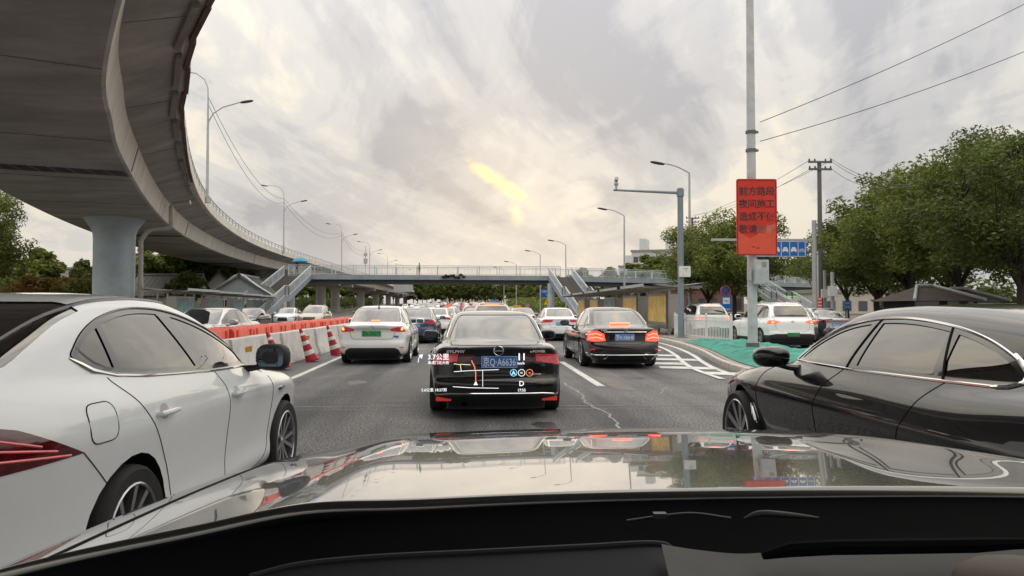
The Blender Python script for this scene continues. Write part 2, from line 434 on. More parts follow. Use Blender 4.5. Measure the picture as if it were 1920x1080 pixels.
class Shell:                                # polygon soup with tags; pieces are split off by convex volumes
    def __init__(s, v, q):
        s.v = [tuple(p) for p in v.tolist()]; s.f = [tuple(x) for x in q.tolist()]; s.t = [0]*len(s.f); s.src = None
    def carve(s, src, dst, planes):
        V = np.array(s.v); N = np.array([tuple(n) for _, n in planes]); C = np.array([c.dot(n) for c, n in planes])
        D = V @ N.T-C; near = (D > -0.09).all(1).tolist(); m = len(planes); cache = {}; v = s.v; f = s.f; t = s.t
        Dl = {}
        def dist(i, k):
            if i < len(D): return D[i, k]
            p = v[i]; return p[0]*N[k, 0]+p[1]*N[k, 1]+p[2]*N[k, 2]-C[k]
        nf = len(f)
        for fi in range(nf):
            if t[fi] != src: continue
            face = f[fi]
            for i in face:
                if near[i]: break
            else: continue
            Df = D[list(face)]
            if (Df.max(0) < 1e-7).any(): continue
            if (Df > -1e-7).all(): t[fi] = dst; continue
            poly = list(face); outs = []
            for k in range(m):
                d = [dist(i, k) for i in poly]
                if min(d) > -1e-7: continue
                if max(d) < 1e-7: outs.append(poly); poly = None; break
                pin = []; pout = []; n = len(poly)
                for j in range(n):
                    a = poly[j]; b = poly[(j+1) % n]; da = d[j]; db = d[(j+1) % n]
                    if da >= -1e-7: pin.append(a)
                    if da <= 1e-7: pout.append(a)
                    if (da > 1e-7 and db < -1e-7) or (da < -1e-7 and db > 1e-7):
                        key = (min(a, b), max(a, b), k)
                        if key not in cache:
                            x = da/(da-db); pa, pb = v[a], v[b]
                            v.append((pa[0]+(pb[0]-pa[0])*x, pa[1]+(pb[1]-pa[1])*x, pa[2]+(pb[2]-pa[2])*x)); cache[key] = len(v)-1
                        pin.append(cache[key]); pout.append(cache[key])
                if len(pout) > 2: outs.append(pout)
                poly = pin
                if len(poly) < 3: poly = None; break
            if poly is None: continue
            f[fi] = tuple(poly); t[fi] = dst
            for o in outs: f.append(tuple(o)); t.append(src)
def mirror2(poly): return [(-a, b) for a, b in poly]
def make_wheel(parent, x, y, r, side, s, M, width=0.2):
    w = MB(); k = 28; hw_ = width/2; rr = s.get('rim_r', 0.72)*r
    Mx = Matrix.Rotation(R(90)*side, 4, 'Y')           # local z -> outward x
    w.lathe([(rr, -hw_*0.9), (r*0.93, -hw_), (r*0.985, -hw_*0.8), (r, -hw_*0.5), (r, hw_*0.5), (r*0.985, hw_*0.8), (r*0.93, hw_), (rr, hw_*0.92), (rr*0.98, hw_*0.7)], k, Mx, cap=False)
    for gz in (-0.3, 0.0, 0.3):
        w.lathe([(r*1.001, (gz-0.04)*hw_), (r*0.985, gz*hw_), (r*1.001, (gz+0.04)*hw_)], k, Mx, cap=False)
    t = w.build('wheel', M['tyre'], parent, smooth=True, loc=(x, y, r))
    q = MB()
    q.lathe([(rr*1.0, hw_*0.92), (rr*0.97, hw_*0.97), (rr*0.94, hw_*0.9), (rr*0.92, hw_*0.2), (rr*0.9, -hw_*0.8)], k, Mx, cap=False)
    ns = s.get('spokes', 5); dbl = s.get('double', True)
    for i in range(ns):
        for da in ((-0.16, 0.16) if dbl else (0,)):
            a = 2*math.pi*i/ns+da+s.get('spin', 0.2); b = 2*math.pi*i/ns+da*1.7+s.get('spin', 0.2); w1 = rr*(0.055 if dbl else 0.14)
            def sp(ang, rad, off, z): return Mx @ Vector((math.cos(ang)*rad-math.sin(ang)*off, math.sin(ang)*rad+math.cos(ang)*off, z))
            vs = [sp(a, rr*0.12, -w1, hw_*0.62), sp(a, rr*0.12, w1, hw_*0.62), sp(b, rr*0.95, w1*1.2, hw_*0.86), sp(b, rr*0.95, -w1*1.2, hw_*0.86),
                  sp(a, rr*0.12, -w1, hw_*0.4), sp(a, rr*0.12, w1, hw_*0.4), sp(b, rr*0.95, w1*1.2, hw_*0.55), sp(b, rr*0.95, -w1*1.2, hw_*0.55)]
            q.add(vs, [(0,1,2,3), (7,6,5,4), (0,4,5,1), (1,5,6,2), (2,6,7,3), (3,7,4,0)])
    q.lathe([(0.0, hw_*0.7), (rr*0.1, hw_*0.7), (rr*0.17, hw_*0.6), (rr*0.17, hw_*0.3)], 14, Mx)
    q.build('rim', M.get(s.get('rim_mat', 'alloy')), t, smooth=True)
    d = MB(); d.lathe([(0.0, 0.0), (rr*0.9, 0.0), (rr*0.9, -hw_*0.5)], 18, Mx); d.build('brake_disc', M['disc'], t)
    return t
PART_TAGS = {}
def make_car(s, M):
    """returns the root Empty; local origin at the middle of the car on the ground, forward = +y"""
    F = implicit(s); L, Wd, H = s['L'], s['W'], s['H']; hw = Wd/2; res = s.get('res', 0.04)
    root = thing(s.get('name', 'parked_car'), s['label'], s.get('cat', 'car'), s.get('loc', (0,0,0)), s.get('rz', 0), s.get('group'))
    v, q = surf_net(F, (-hw-0.08+0.003, -0.1, 0.1), (hw+0.08, L+0.1, H+0.08), res)
    sh_ = Shell(v, q)
    tags = {0: ('body', 'paint', 0.0)}
    def newtag(name, m, off=0.0): k = len(tags); tags[k] = (name, m, off); return k
    # wheel arches
    ra = s.get('arch', s['wr']+0.045); DEL = newtag('x', None)
    for wy in (s['wy0'], s['wy1']):
        circ = [(wy+ra*math.cos(2*math.pi*i/26), s['wr']+0.01+ra*math.sin(2*math.pi*i/26)) for i in range(26)]
        for sd in (-1, 1): sh_.carve(0, DEL, planes_of(circ, 0)+[lim(0, sd*(hw-0.36), sd)])
    # side glass
    dlo = rpoly(s['dlo'], 0.04, 5); per_side = []
    pil = {}
    for sd in (-1, 1):
        pt = newtag('pillar_trim', 'gloss_black', -0.002); pil[sd] = pt
        sh_.carve(0, pt, planes_of(dlo, 0)+[lim(0, sd*0.3, sd), lim(2, s.get('glass_zmin', 0.8), 1)])
        for wi, (a0, a1, b0, b1, nm) in enumerate(s['panes']):      # bottom y a0..a1, top y b0..b1
            zb, zt = 0.8, 1.5; gt = newtag(nm, 'glass', -0.008)
            quad = [(a0, zb), (a1, zb), (b1, zt), (b0, zt)]
            sh_.carve(pt, gt, planes_of(dlo, 0, s.get('frame', 0.022))+planes_of(quad, 0))
    # rear and front glass
    RG = newtag('rear_window', 'glass', -0.006); FG = newtag('windscreen', s.get('ws_mat', 'glass_clear'), -0.006)
    sh_.carve(0, RG, planes_of(rpoly(s['rear_glass'], 0.06, 4), 1)+[lim(1, s.get('rg_y', L*0.42), -1)])
    sh_.carve(0, FG, planes_of(rpoly(s['front_glass'], 0.08, 4), 1)+[lim(1, s.get('fg_y', L*0.55), 1)])
    # further cuts: (name, material, view, polygon, depth limits, offset, both sides?)
    for cname, cm, view, poly, rng, off, both in s.get('cuts', []):
        ax = {'side': 0, 'rear': 1, 'front': 1, 'top': 2}[view]
        polys = [poly]
        if view == 'side':
            for sd in ((-1, 1) if both else (s.get('only', 1),)):
                t = newtag(cname, cm, off); pr = [lim(0, sd*rng[0], sd)]
                if len(rng) > 1: pr += [lim(2, rng[1], 1), lim(2, rng[2], -1)]
                sh_.carve(0, t, planes_of(poly, 0)+pr)
        else:
            for pp in ([poly, [(-p[0], *p[1:]) for p in poly]] if both else [poly]):
                t = newtag(cname, cm, off); sh_.carve(0, t, planes_of(pp, ax)+[lim(1, rng[0], 1), lim(1, rng[1], -1)])
    groups = {}
    for f, k in zip(sh_.f, sh_.t):
        if k != DEL: groups.setdefault(k, []).append(f)
    parts = {}
    pts = np.array(sh_.v)
    _, gr = grad(F, pts); gr /= np.maximum(np.linalg.norm(gr, axis=1), 1e-6)[:, None]
    for k, fl in groups.items():
        name, mk, off = tags[k]; us = sorted({i for f in fl for i in f}); ids = {i: j for j, i in enumerate(us)}
        fs = [[ids[i] for i in f] for f in fl]
        vs = pts[us]+gr[us]*off-np.array((0, L/2, 0)); nn = gr[us]
        m2 = bpy.data.meshes.new(name); m2.from_pydata(vs.tolist(), [], fs)
        mm = s['paint'] if mk == 'paint' else (M[mk] if isinstance(mk, str) else mk)
        m2.materials.append(mm); m2.polygons.foreach_set('use_smooth', [True]*len(fs))
        m2.normals_split_custom_set_from_vertices(nn.tolist())
        o = ob(name, m2, root); parts.setdefault(name, []).append(o)
    sh = Vector((0, -L/2, 0))
    def side_line(pts, sd): return [Vector(p)+sh for p in project(F, [(0, a, b) for a, b in pts], 0, sd*(hw+0.1), 0)]
    def rear_line(pts): return [Vector(p)+sh for p in project(F, [(a, 0, b) for a, b in pts], 1, -0.3, L*0.45)]
    def front_line(pts): return [Vector(p)+sh for p in project(F, [(a, 0, b) for a, b in pts], 1, L+0.3, L*0.55)]
    def top_line(pts): return [Vector(p)+sh for p in project(F, [(a, b, 0) for a, b in pts], 2, H+0.1, 0.3)]
    api = dict(side=side_line, rear=rear_line, front=front_line, top=top_line, root=root, F=F, parts=parts, shift=sh, hw=hw, L=L, H=H)
    # window surrounds
    tr = s.get('trim', 'chrome')
    for sd in (-1, 1):
        t = MB(); ln = side_line(dense(dlo+[dlo[0]], 0.04), sd)[:-1]; t.tube(ln, s.get('trim_r', 0.008), 6, closed=True)
        t.build('window_trim', M[tr], root, smooth=True)
    # panel gaps
    gr_ = s.get('gap_r', 0.0035)
    def gap(ln): q_ = MB(); q_.tube(ln, gr_, 5); q_.build('panel_gap', M['gap'], root)
    for kind, pl in s.get('seams', []):
        d = dense(rseam(pl), 0.04)
        if kind == 'side':
            for sd in (-1, 1): gap(side_line(d, sd))
        elif kind == 'rear': gap(rear_line(d))
        elif kind == 'front': gap(front_line(d))
        elif kind == 'top': gap(top_line(d)); gap(top_line([(-a, b) for a, b in d]))
    # wheels and arches
    wx = hw-s.get('tuck', 0.115)
    for wy in (s['wy0'], s['wy1']):
        for sd in (-1, 1):
            make_wheel(root, sd*wx, wy-L/2, s['wr'], sd, s, M, s.get('tw', 0.21))
            a = MB(); n = 18; rr = ra+0.004
            vs = []
            for i in range(n+1):
                t = -0.35+(math.pi+0.7)*i/n
                for xx in (sd*(hw-0.012), sd*(hw-0.36)):
                    vs.append((xx, wy-L/2+rr*math.cos(t), s['wr']+0.01+rr*math.sin(t)))
            # pull the outer lip onto the body side
            lip = project(F, [(0, p[1]+L/2, max(p[2], 0.2)) for p in vs[::2]], 0, sd*(hw+0.1), 0)
            for i in range(n+1): vs[2*i] = (lip[i][0]-sd*0.006, vs[2*i][1], vs[2*i][2])
            a.add(vs, [(2*i, 2*i+1, 2*i+3, 2*i+2) for i in range(n)]); a.add([vs[2*i+1] for i in range(n+1)], [tuple(range(n+1))])
            a.build('wheel_arch', M['liner'], root, smooth=True)
    # mirrors
    mr = s.get('mirror')
    if mr:
        for sd in (-1, 1):
            my, mz = mr[0], mr[1]; base = side_line([(my, mz-0.06)], sd)[0]; c = Vector((sd*(hw+0.085), my-L/2-0.0, mz+0.03))
            b = MB(); b.blob(c, mr[2] if len(mr) > 2 else (0.25, 0.13, 0.16), 2.8, 18)
            b.tube([base-Vector((sd*0.03, 0, 0)), base+(c-base)*0.35+Vector((0,0,-0.02)), c+Vector((-sd*0.05, 0, -0.05))], [0.03, 0.022, 0.03], 8)
            mo = b.build('mirror', s.get('mirror_mat', s['paint']), root, smooth=True)
            gz = MB(); Mm = Matrix.Translation(c+Vector((0, -0.058, 0))) @ Matrix.Rotation(R(90), 4, 'X')
            sz = mr[2] if len(mr) > 2 else (0.25, 0.13, 0.16)
            gz.prism(rpoly([(-sz[0]*0.37, -sz[2]*0.33), (sz[0]*0.37, -sz[2]*0.33), (sz[0]*0.37, sz[2]*0.33), (-sz[0]*0.37, sz[2]*0.33)], 0.04, 4), Mm, 0.012)
            gz.build('mirror_glass', M['mirror'], mo)
    # handles
    for hy, hz in s.get('handles', []):
        for sd in (-1, 1):
            p = side_line([(hy-0.1, hz), (hy, hz), (hy+0.1, hz)], sd); n = Vector((sd, 0, 0))
            h = MB(); h.tube([p[0]-n*0.004, p[0]+n*0.026, p[1]+n*0.036, p[2]+n*0.028, p[2]-n*0.004], [0.010, 0.014, 0.016, 0.014, 0.010], 8)
            h.build('door_handle', s['paint'] if s.get('handle_mat') is None else M[s['handle_mat']], root, smooth=True)
    # plate
    pl = s.get('plate')
    if pl:
        put_plate(api, M, *pl)
    if s.get('underbody', True):
        u = MB(); u.box(-hw+0.3, hw-0.3, -L/2+0.25, L/2-0.25, 0.17, 0.3); u.build('underbody', M['liner'], root)
    root['Lc'] = L
    return root, api
def rseam(pl, r=0.12, n=5):
    if len(pl) < 3: return pl
    out = [pl[0]]
    for a, p, b in zip(pl[:-2], pl[1:-1], pl[2:]):
        p = Vector(p); a = Vector(a)-p; b = Vector(b)-p; ra = min(r, a.length*0.45); rb = min(r, b.length*0.45)
        A = p+a.normalized()*ra; B = p+b.normalized()*rb
        for j in range(n+1): t = j/n; out.append(tuple(A*(1-t)**2+p*2*t*(1-t)+B*t*t))
    return out+[pl[-1]]
def dense(pl, st):
    out = []
    for a, b in zip(pl[:-1], pl[1:]):
        n = max(1, int(math.hypot(b[0]-a[0], b[1]-a[1])/st))
        for i in range(n): out.append((a[0]+(b[0]-a[0])*i/n, a[1]+(b[1]-a[1])*i/n))
    out.append(tuple(pl[-1][:2])); return out
def put_plate(api, M, txt, kind, cx, z, w=0.44, h=0.14, front=False):
    pts = [(cx-w/2, z-h/2), (cx+w/2, z-h/2), (cx+w/2, z+h/2), (cx-w/2, z+h/2)]
    ln = (api['front'] if front else api['rear'])(pts); y = min(p.y for p in ln)-0.006 if not front else max(p.y for p in ln)+0.006
    b = MB(); b.box(cx-w/2, cx+w/2, y-0.008, y+0.008, z-h/2, z+h/2)
    o = b.build('number_plate', M['plate_'+kind], api['root'], bevel=0.003)
    ym = y-0.0105 if not front else y+0.0105
    rot = (R(90), 0, 0 if not front else R(180))
    f = MB(); t = 0.004; e = 0.006
    for (a0, a1, c0, c1) in ((cx-w/2+e, cx+w/2-e, z+h/2-e-t, z+h/2-e), (cx-w/2+e, cx+w/2-e, z-h/2+e, z-h/2+e+t), (cx-w/2+e, cx-w/2+e+t, z-h/2+e, z+h/2-e), (cx+w/2-e-t, cx+w/2-e, z-h/2+e, z+h/2-e)):
        f.box(a0, a1, ym-0.001, ym+0.003, c0, c1)
    lm = M['plate_letter_w'] if kind == 'blue' else M['plate_letter_k']
    f.build('plate_border', lm, o)
    lettering(txt, h*0.86, (cx, ym, z), o, lm, rot=rot, name='plate_lettering', bold=0.0012, w=w*0.9)
    return o
# ================================================================ car materials
CMAT = {}
def paint(name, col, metal=0.0, rough=0.35, var=0.03, coat=1.0, dirt=None):
    m = mat(name, col, rough=rough, metal=metal, coat=coat, var=var, scale=1.5, dirt=dirt, dirt_amt=0.25, dirt_scale=1.2, coatrough=0.02)
    m.node_tree.nodes['Principled BSDF'].inputs['Coat IOR'].default_value = 1.55 if sum(col) < 0.2 else 1.5
    if sum(col) < 0.2: m.node_tree.nodes['Principled BSDF'].inputs['Specular IOR Level'].default_value = 0.12
    return m
P_WHITE = paint('white_paint', (0.85, 0.88, 0.90), dirt=(0.68, 0.69, 0.69))
P_BLACK = paint('black_paint', (0.008, 0.008, 0.010), rough=0.25)
P_NAVY = paint('midnight_paint', (0.010, 0.011, 0.018), rough=0.25, metal=0.3)
P_BROWN = paint('dark_brown_paint', (0.016, 0.012, 0.013), rough=0.25, metal=0.3)
P_SILVER = paint('silver_paint', (0.45, 0.45, 0.46), metal=0.7, rough=0.3)
P_GREY = paint('grey_paint', (0.14, 0.14, 0.15), metal=0.6, rough=0.3)
P_BLUE = paint('steel_blue_paint', (0.035, 0.06, 0.12), metal=0.4, rough=0.3)
P_TAN = paint('champagne_paint', (0.38, 0.33, 0.27), metal=0.5, rough=0.3)
P_RED = paint('red_paint', (0.35, 0.02, 0.02), rough=0.3)
CMAT['glass'] = mat('tinted_glass', (0.10, 0.096, 0.09), rough=0.02, metal=0.92, coat=1.0, var=0.05, coatrough=0.0)
CMAT['glass_clear'] = mat('windscreen_glass', (0.02, 0.025, 0.03), rough=0.03, spec=0.8, coat=1.0, var=0.1, coatrough=0.0)
CMAT['gloss_black'] = mat('gloss_black_trim', (0.01, 0.01, 0.011), rough=0.15, coat=1.0)
CMAT['matt_black'] = mat('black_plastic', (0.02, 0.02, 0.022), rough=0.55, bump=0.1)
CMAT['chrome'] = mat('chrome', (0.75, 0.75, 0.76), rough=0.08, metal=1.0, var=0.03)
CMAT['alloy'] = mat('alloy_rim', (0.50, 0.50, 0.52), rough=0.25, metal=0.9, var=0.08)
CMAT['disc'] = mat('brake_metal', (0.05, 0.05, 0.05), rough=0.5, metal=0.8)
CMAT['tyre'] = mat('tyre_rubber', (0.022, 0.022, 0.023), rough=0.8, var=0.25, scale=12, bump=0.2)
CMAT['liner'] = mat('wheel_liner', (0.012, 0.012, 0.012), rough=0.9)
CMAT['gap'] = mat('panel_gap_shadow', (0.01, 0.01, 0.01), rough=0.9)
CMAT['mirror'] = mat('mirror_glass', (0.10, 0.13, 0.16), rough=0.03, metal=1.0, var=0.02)
CMAT['lamp_red'] = mat('red_lamp_lens', (0.50, 0.03, 0.045), rough=0.12, coat=1.0, var=0.5, scale=14, spec=0.8, emit=(1.0, 0.06, 0.08), estr=0.07)  # faint glow added to brighten the lens
CMAT['lamp_dark'] = mat('smoked_red_lens', (0.09, 0.006, 0.009), rough=0.1, coat=1.0, var=0.5, scale=18)
CMAT['lamp_lit'] = mat('lit_brake_lamp', (0.6, 0.03, 0.02), rough=0.2, coat=1.0, var=0.3, scale=16, emit=(1.0, 0.05, 0.03), estr=1.6)
CMAT['lamp_bar'] = mat('lit_brake_bar', (0.8, 0.1, 0.05), rough=0.2, emit=(1.0, 0.13, 0.06), estr=3.2)
CMAT['lamp_amber'] = mat('lit_amber_lamp', (0.8, 0.3, 0.05), rough=0.2, emit=(1.0, 0.33, 0.06), estr=2.4)
CMAT['lamp_head'] = mat('headlamp_glass', (0.35, 0.36, 0.38), rough=0.1, coat=1.0, var=0.5, scale=12, metal=0.4)
CMAT['reflector'] = mat('red_reflector', (0.45, 0.02, 0.02), rough=0.2, coat=1.0, emit=(1, 0.05, 0.03), estr=0.15)  # faint glow added; a reflector gives no light of its own
CMAT['plate_blue'] = mat('blue_plate', (0.02, 0.19, 0.62), rough=0.4)
CMAT['plate_green'] = mat('green_plate', (0.07, 0.50, 0.17), rough=0.4, var=0.2, scale=2)
CMAT['plate_white'] = mat('white_plate', (0.6, 0.62, 0.66), rough=0.4)
CMAT['plate_letter_w'] = mat('plate_white_letters', (0.8, 0.8, 0.8), rough=0.5)
CMAT['plate_letter_k'] = mat('plate_dark_letters', (0.02, 0.03, 0.03), rough=0.5)
CMAT['letter_silver'] = mat('silver_lettering', (0.7, 0.7, 0.7), rough=0.4, metal=0.2)
CMAT['exhaust'] = mat('exhaust_steel', (0.35, 0.33, 0.3), rough=0.3, metal=1.0)
# ================================================================ car shapes (metres; y=0 tail, y=L nose)
def sedan(**k):
    s = dict(L=4.64, W=1.815, H=1.45, wr=0.325, wy0=1.0, wy1=3.70,
        deck=[(0,0.985),(0.12,1.02),(0.5,1.03),(1.1,1.0),(2.4,0.97),(3.35,0.96),(3.8,0.93),(4.2,0.85),(4.5,0.74),(4.64,0.62)],
        roof=[(0.2,0.95),(0.55,1.04),(0.85,1.20),(1.2,1.36),(1.6,1.435),(2.1,1.45),(2.5,1.43),(2.8,1.36),(3.2,1.16),(3.6,0.93),(3.8,0.8)],
        side=[(0.15,0.13),(0.22,0.07),(0.34,0.02),(0.5,0.012),(0.62,0.0),(0.72,0.0),(0.80,0.02),(0.90,0.045),(0.98,0.085),(1.1,0.15)],
        plan=[(0,0.10),(0.4,0.05),(1.0,0.01),(2.0,0),(3.6,0.0),(4.1,0.03),(4.64,0.12)],
        tumble=[(0.9,0.08),(0.98,0.10),(1.1,0.155),(1.25,0.23),(1.4,0.32),(1.5,0.40)],
        plan_g=[(0.3,0.20),(0.9,0.08),(1.5,0.02),(2.3,0.0),(2.9,0.03),(3.6,0.14)],
        rear=[(0.15,0.14),(0.24,0.05),(0.34,0.01),(0.46,0.0),(0.58,0.01),(0.66,0.045),(0.85,0.06),(0.93,0.035),(0.99,0.02),(1.08,0.10)],
        front=[(0.15,0.12),(0.3,0.02),(0.5,0.0),(0.65,0.03),(0.8,0.12),(0.95,0.3)],
        belly=[(0,0.30),(0.5,0.20),(4.2,0.18),(4.64,0.24)],
        dlo=[(0.72,1.035),(1.05,1.22),(1.45,1.355),(2.05,1.395),(2.45,1.37),(2.8,1.27),(3.2,1.07),(3.3,0.97),(2.2,0.975),(1.2,1.0)],
        panes=[(0.5,1.08,0.6,1.22,'quarter_window'),(1.12,1.98,1.26,1.94,'door_window'),(2.06,3.6,2.02,3.4,'door_window')],
        rear_glass=[(-0.60,1.05),(0.60,1.05),(0.54,1.25),(0.48,1.385),(-0.48,1.385),(-0.54,1.25)], rg_y=1.6,
        front_glass=[(-0.66,0.95),(0.66,0.95),(0.58,1.2),(0.50,1.39),(-0.50,1.39),(-0.58,1.2)],
        seams=[('side',[(1.15,1.0),(1.12,0.9),(1.30,0.62),(1.38,0.3),(2.0,0.26),(3.05,0.26),(3.05,0.6),(3.0,0.95)]),('side',[(2.04,0.97),(2.08,0.8),(2.06,0.26)]),
               ('rear',[(-0.50,0.98),(-0.52,0.85),(-0.50,0.64),(-0.44,0.60),(0.44,0.60),(0.50,0.64),(0.52,0.85),(0.50,0.98)]),
               ('side',[(3.1,0.95),(3.6,0.93),(4.2,0.83)]),('side',[(0.12,0.72),(0.55,0.66)])],
        handles=[(1.35,0.83),(2.25,0.82)], mirror=(3.12,0.98), spokes=5)
    s.update(k); return s
SPECS = {}; DETAIL = {}
def badge_ring(api, M, x, z, r, name='badge', bar=True):
    p = api['rear']([(x, z)])[0]; b = MB()
    b.tube([(x+r*math.cos(2*math.pi*i/20), p.y-0.008, z+r*math.sin(2*math.pi*i/20)) for i in range(20)], r*0.10, 6, closed=True)
    if bar: b.box(x-r*1.0, x+r*1.0, p.y-0.014, p.y-0.006, z-r*0.16, z+r*0.16)
    return b.build(name, M['chrome'], api['root'])
def rear_text(api, M, txt, x, z, size, w=None, m='letter_silver'):
    hw_ = (w or 0.2)/2; p = min(api['rear']([(x-hw_, z), (x, z), (x+hw_, z), (x, z+size*0.4), (x, z-size*0.4)]), key=lambda q: q.y)
    return lettering(txt, size, (x, p.y-0.006, z), api['root'], M[m], name='rear_lettering', bold=0.0015, w=w, depth=0.004)
def strip(api, M, kind, pts, r, name, m, n=8):
    b = MB(); b.tube(api[kind](dense(pts, 0.06)), r, n); return b.build(name, M[m], api['root'], smooth=True)
def lampbox(api, M, x0, x1, z0, z1, y, name, m, d=0.02):
    b = MB(); b.box(x0, x1, y, y+d, z0, z1); return b.build(name, M[m], api['root'], bevel=0.004)
# ---- the black saloon straight ahead
SPECS['ahead'] = sedan(name='black_saloon', cat='car', paint=P_BLACK, res=0.034, label='glossy black saloon straight ahead with blue plate A6636 and two red bumper reflectors',
    rear=[(0.15,0.16),(0.24,0.07),(0.30,0.02),(0.40,0.0),(0.50,0.0),(0.545,0.05),(0.60,0.055),(0.75,0.06),(0.86,0.075),(0.90,0.05),(0.955,0.0),(0.985,0.0),(1.03,0.06)],
    deck=[(0,0.955),(0.12,1.0),(0.5,1.03),(1.1,1.0),(2.4,0.97),(3.35,0.96),(3.8,0.93),(4.2,0.85),(4.5,0.74),(4.64,0.62)],
    rear_c=0.16, haunch=[(0.75, 0.86, 0.5, 0.12, 0.02)], ridge=0.0, k_end=0.07, k_top=0.09,
    rear_glass=[(-0.64,1.03),(0.64,1.03),(0.575,1.22),(0.50,1.385),(-0.50,1.385),(-0.575,1.22)],
    dlo=[(0.82,1.05),(1.1,1.21),(1.45,1.335),(2.05,1.395),(2.45,1.37),(2.8,1.27),(3.2,1.07),(3.3,0.97),(2.2,0.975),(1.2,1.0)],
    cuts=[('tail_lamp','lamp_red','rear',[(-0.95,0.855),(-0.50,0.875),(-0.52,0.74),(-0.80,0.725),(-0.95,0.70)],(-0.3,0.36),0.004,True),
          ('tail_lamp_inner','lamp_dark','rear',[(-0.515,0.875),(-0.26,0.865),(-0.38,0.775),(-0.525,0.745)],(-0.3,0.36),0.003,True),
          ('bumper_valance','matt_black','rear',[(-0.80,0.10),(0.80,0.10),(0.82,0.27),(0.70,0.335),(-0.70,0.335),(-0.82,0.27)],(-0.3,0.4),0.0,False)],
    seams=[('side',[(1.15,1.0),(1.12,0.9),(1.30,0.62),(1.38,0.3),(2.0,0.26),(3.05,0.26),(3.05,0.6),(3.0,0.95)]),('side',[(2.04,0.97),(2.08,0.8),(2.06,0.26)]),
           ('rear',[(-0.515,0.99),(-0.515,0.84),(-0.46,0.66),(-0.40,0.56),(0.40,0.56),(0.46,0.66),(0.515,0.84),(0.515,0.99)]),('rear',[(-0.9,0.55),(-0.42,0.55)]),('rear',[(0.42,0.55),(0.9,0.55)])],
    mirror=(3.12,0.99,(0.26,0.14,0.17)), plate=('京Q·A6636','blue',0.03,0.765,0.47,0.16))
def d_ahead(api, M):
    badge_ring(api, M, 0.02, 0.915, 0.062)
    rear_text(api, M, 'SYLPHY', -0.53, 0.905, 0.05, 0.24); rear_text(api, M, 'e·POWER', 0.53, 0.905, 0.045, 0.20)
    rear_text(api, M, 'e·POWER', 0.50, 0.60, 0.028, 0.16)
    for s in (-1, 1):
        y = api['rear']([(s*0.69, 0.275)])[0].y
        lampbox(api, M, s*0.69-0.10, s*0.69+0.10, 0.238, 0.292, y-0.012, 'bumper_reflector', 'lamp_lit' if False else 'reflector', 0.04)
    strip(api, M, 'rear', [(-0.86,0.325),(-0.60,0.345),(0.60,0.345),(0.86,0.325)], 0.011, 'chrome_strip', 'chrome')
    b = MB(); b.tube([(-0.42+0.0, -api['L']/2+0.10+0.0, 0.20), (-0.42, -api['L']/2+0.5, 0.22)], 0.032, 12, cap=False); b.build('exhaust_pipe', M['exhaust'], api['root'], smooth=True)
    b = MB(); b.cyl((-0.40, -api['L']/2+0.55, 0.16), (-0.0, -api['L']/2+0.55, 0.16), 0.06, 12); b.cyl((-0.1, -api['L']/2+0.5, 0.13), (0.55, -api['L']/2+0.5, 0.13), 0.03, 8); b.build('silencer', M['exhaust'], api['root'], smooth=True)
    strip(api, M, 'rear', [(-0.60,0.985),(0.60,0.985)], 0.006, 'boot_lip', 'gloss_black')
DETAIL['ahead'] = d_ahead
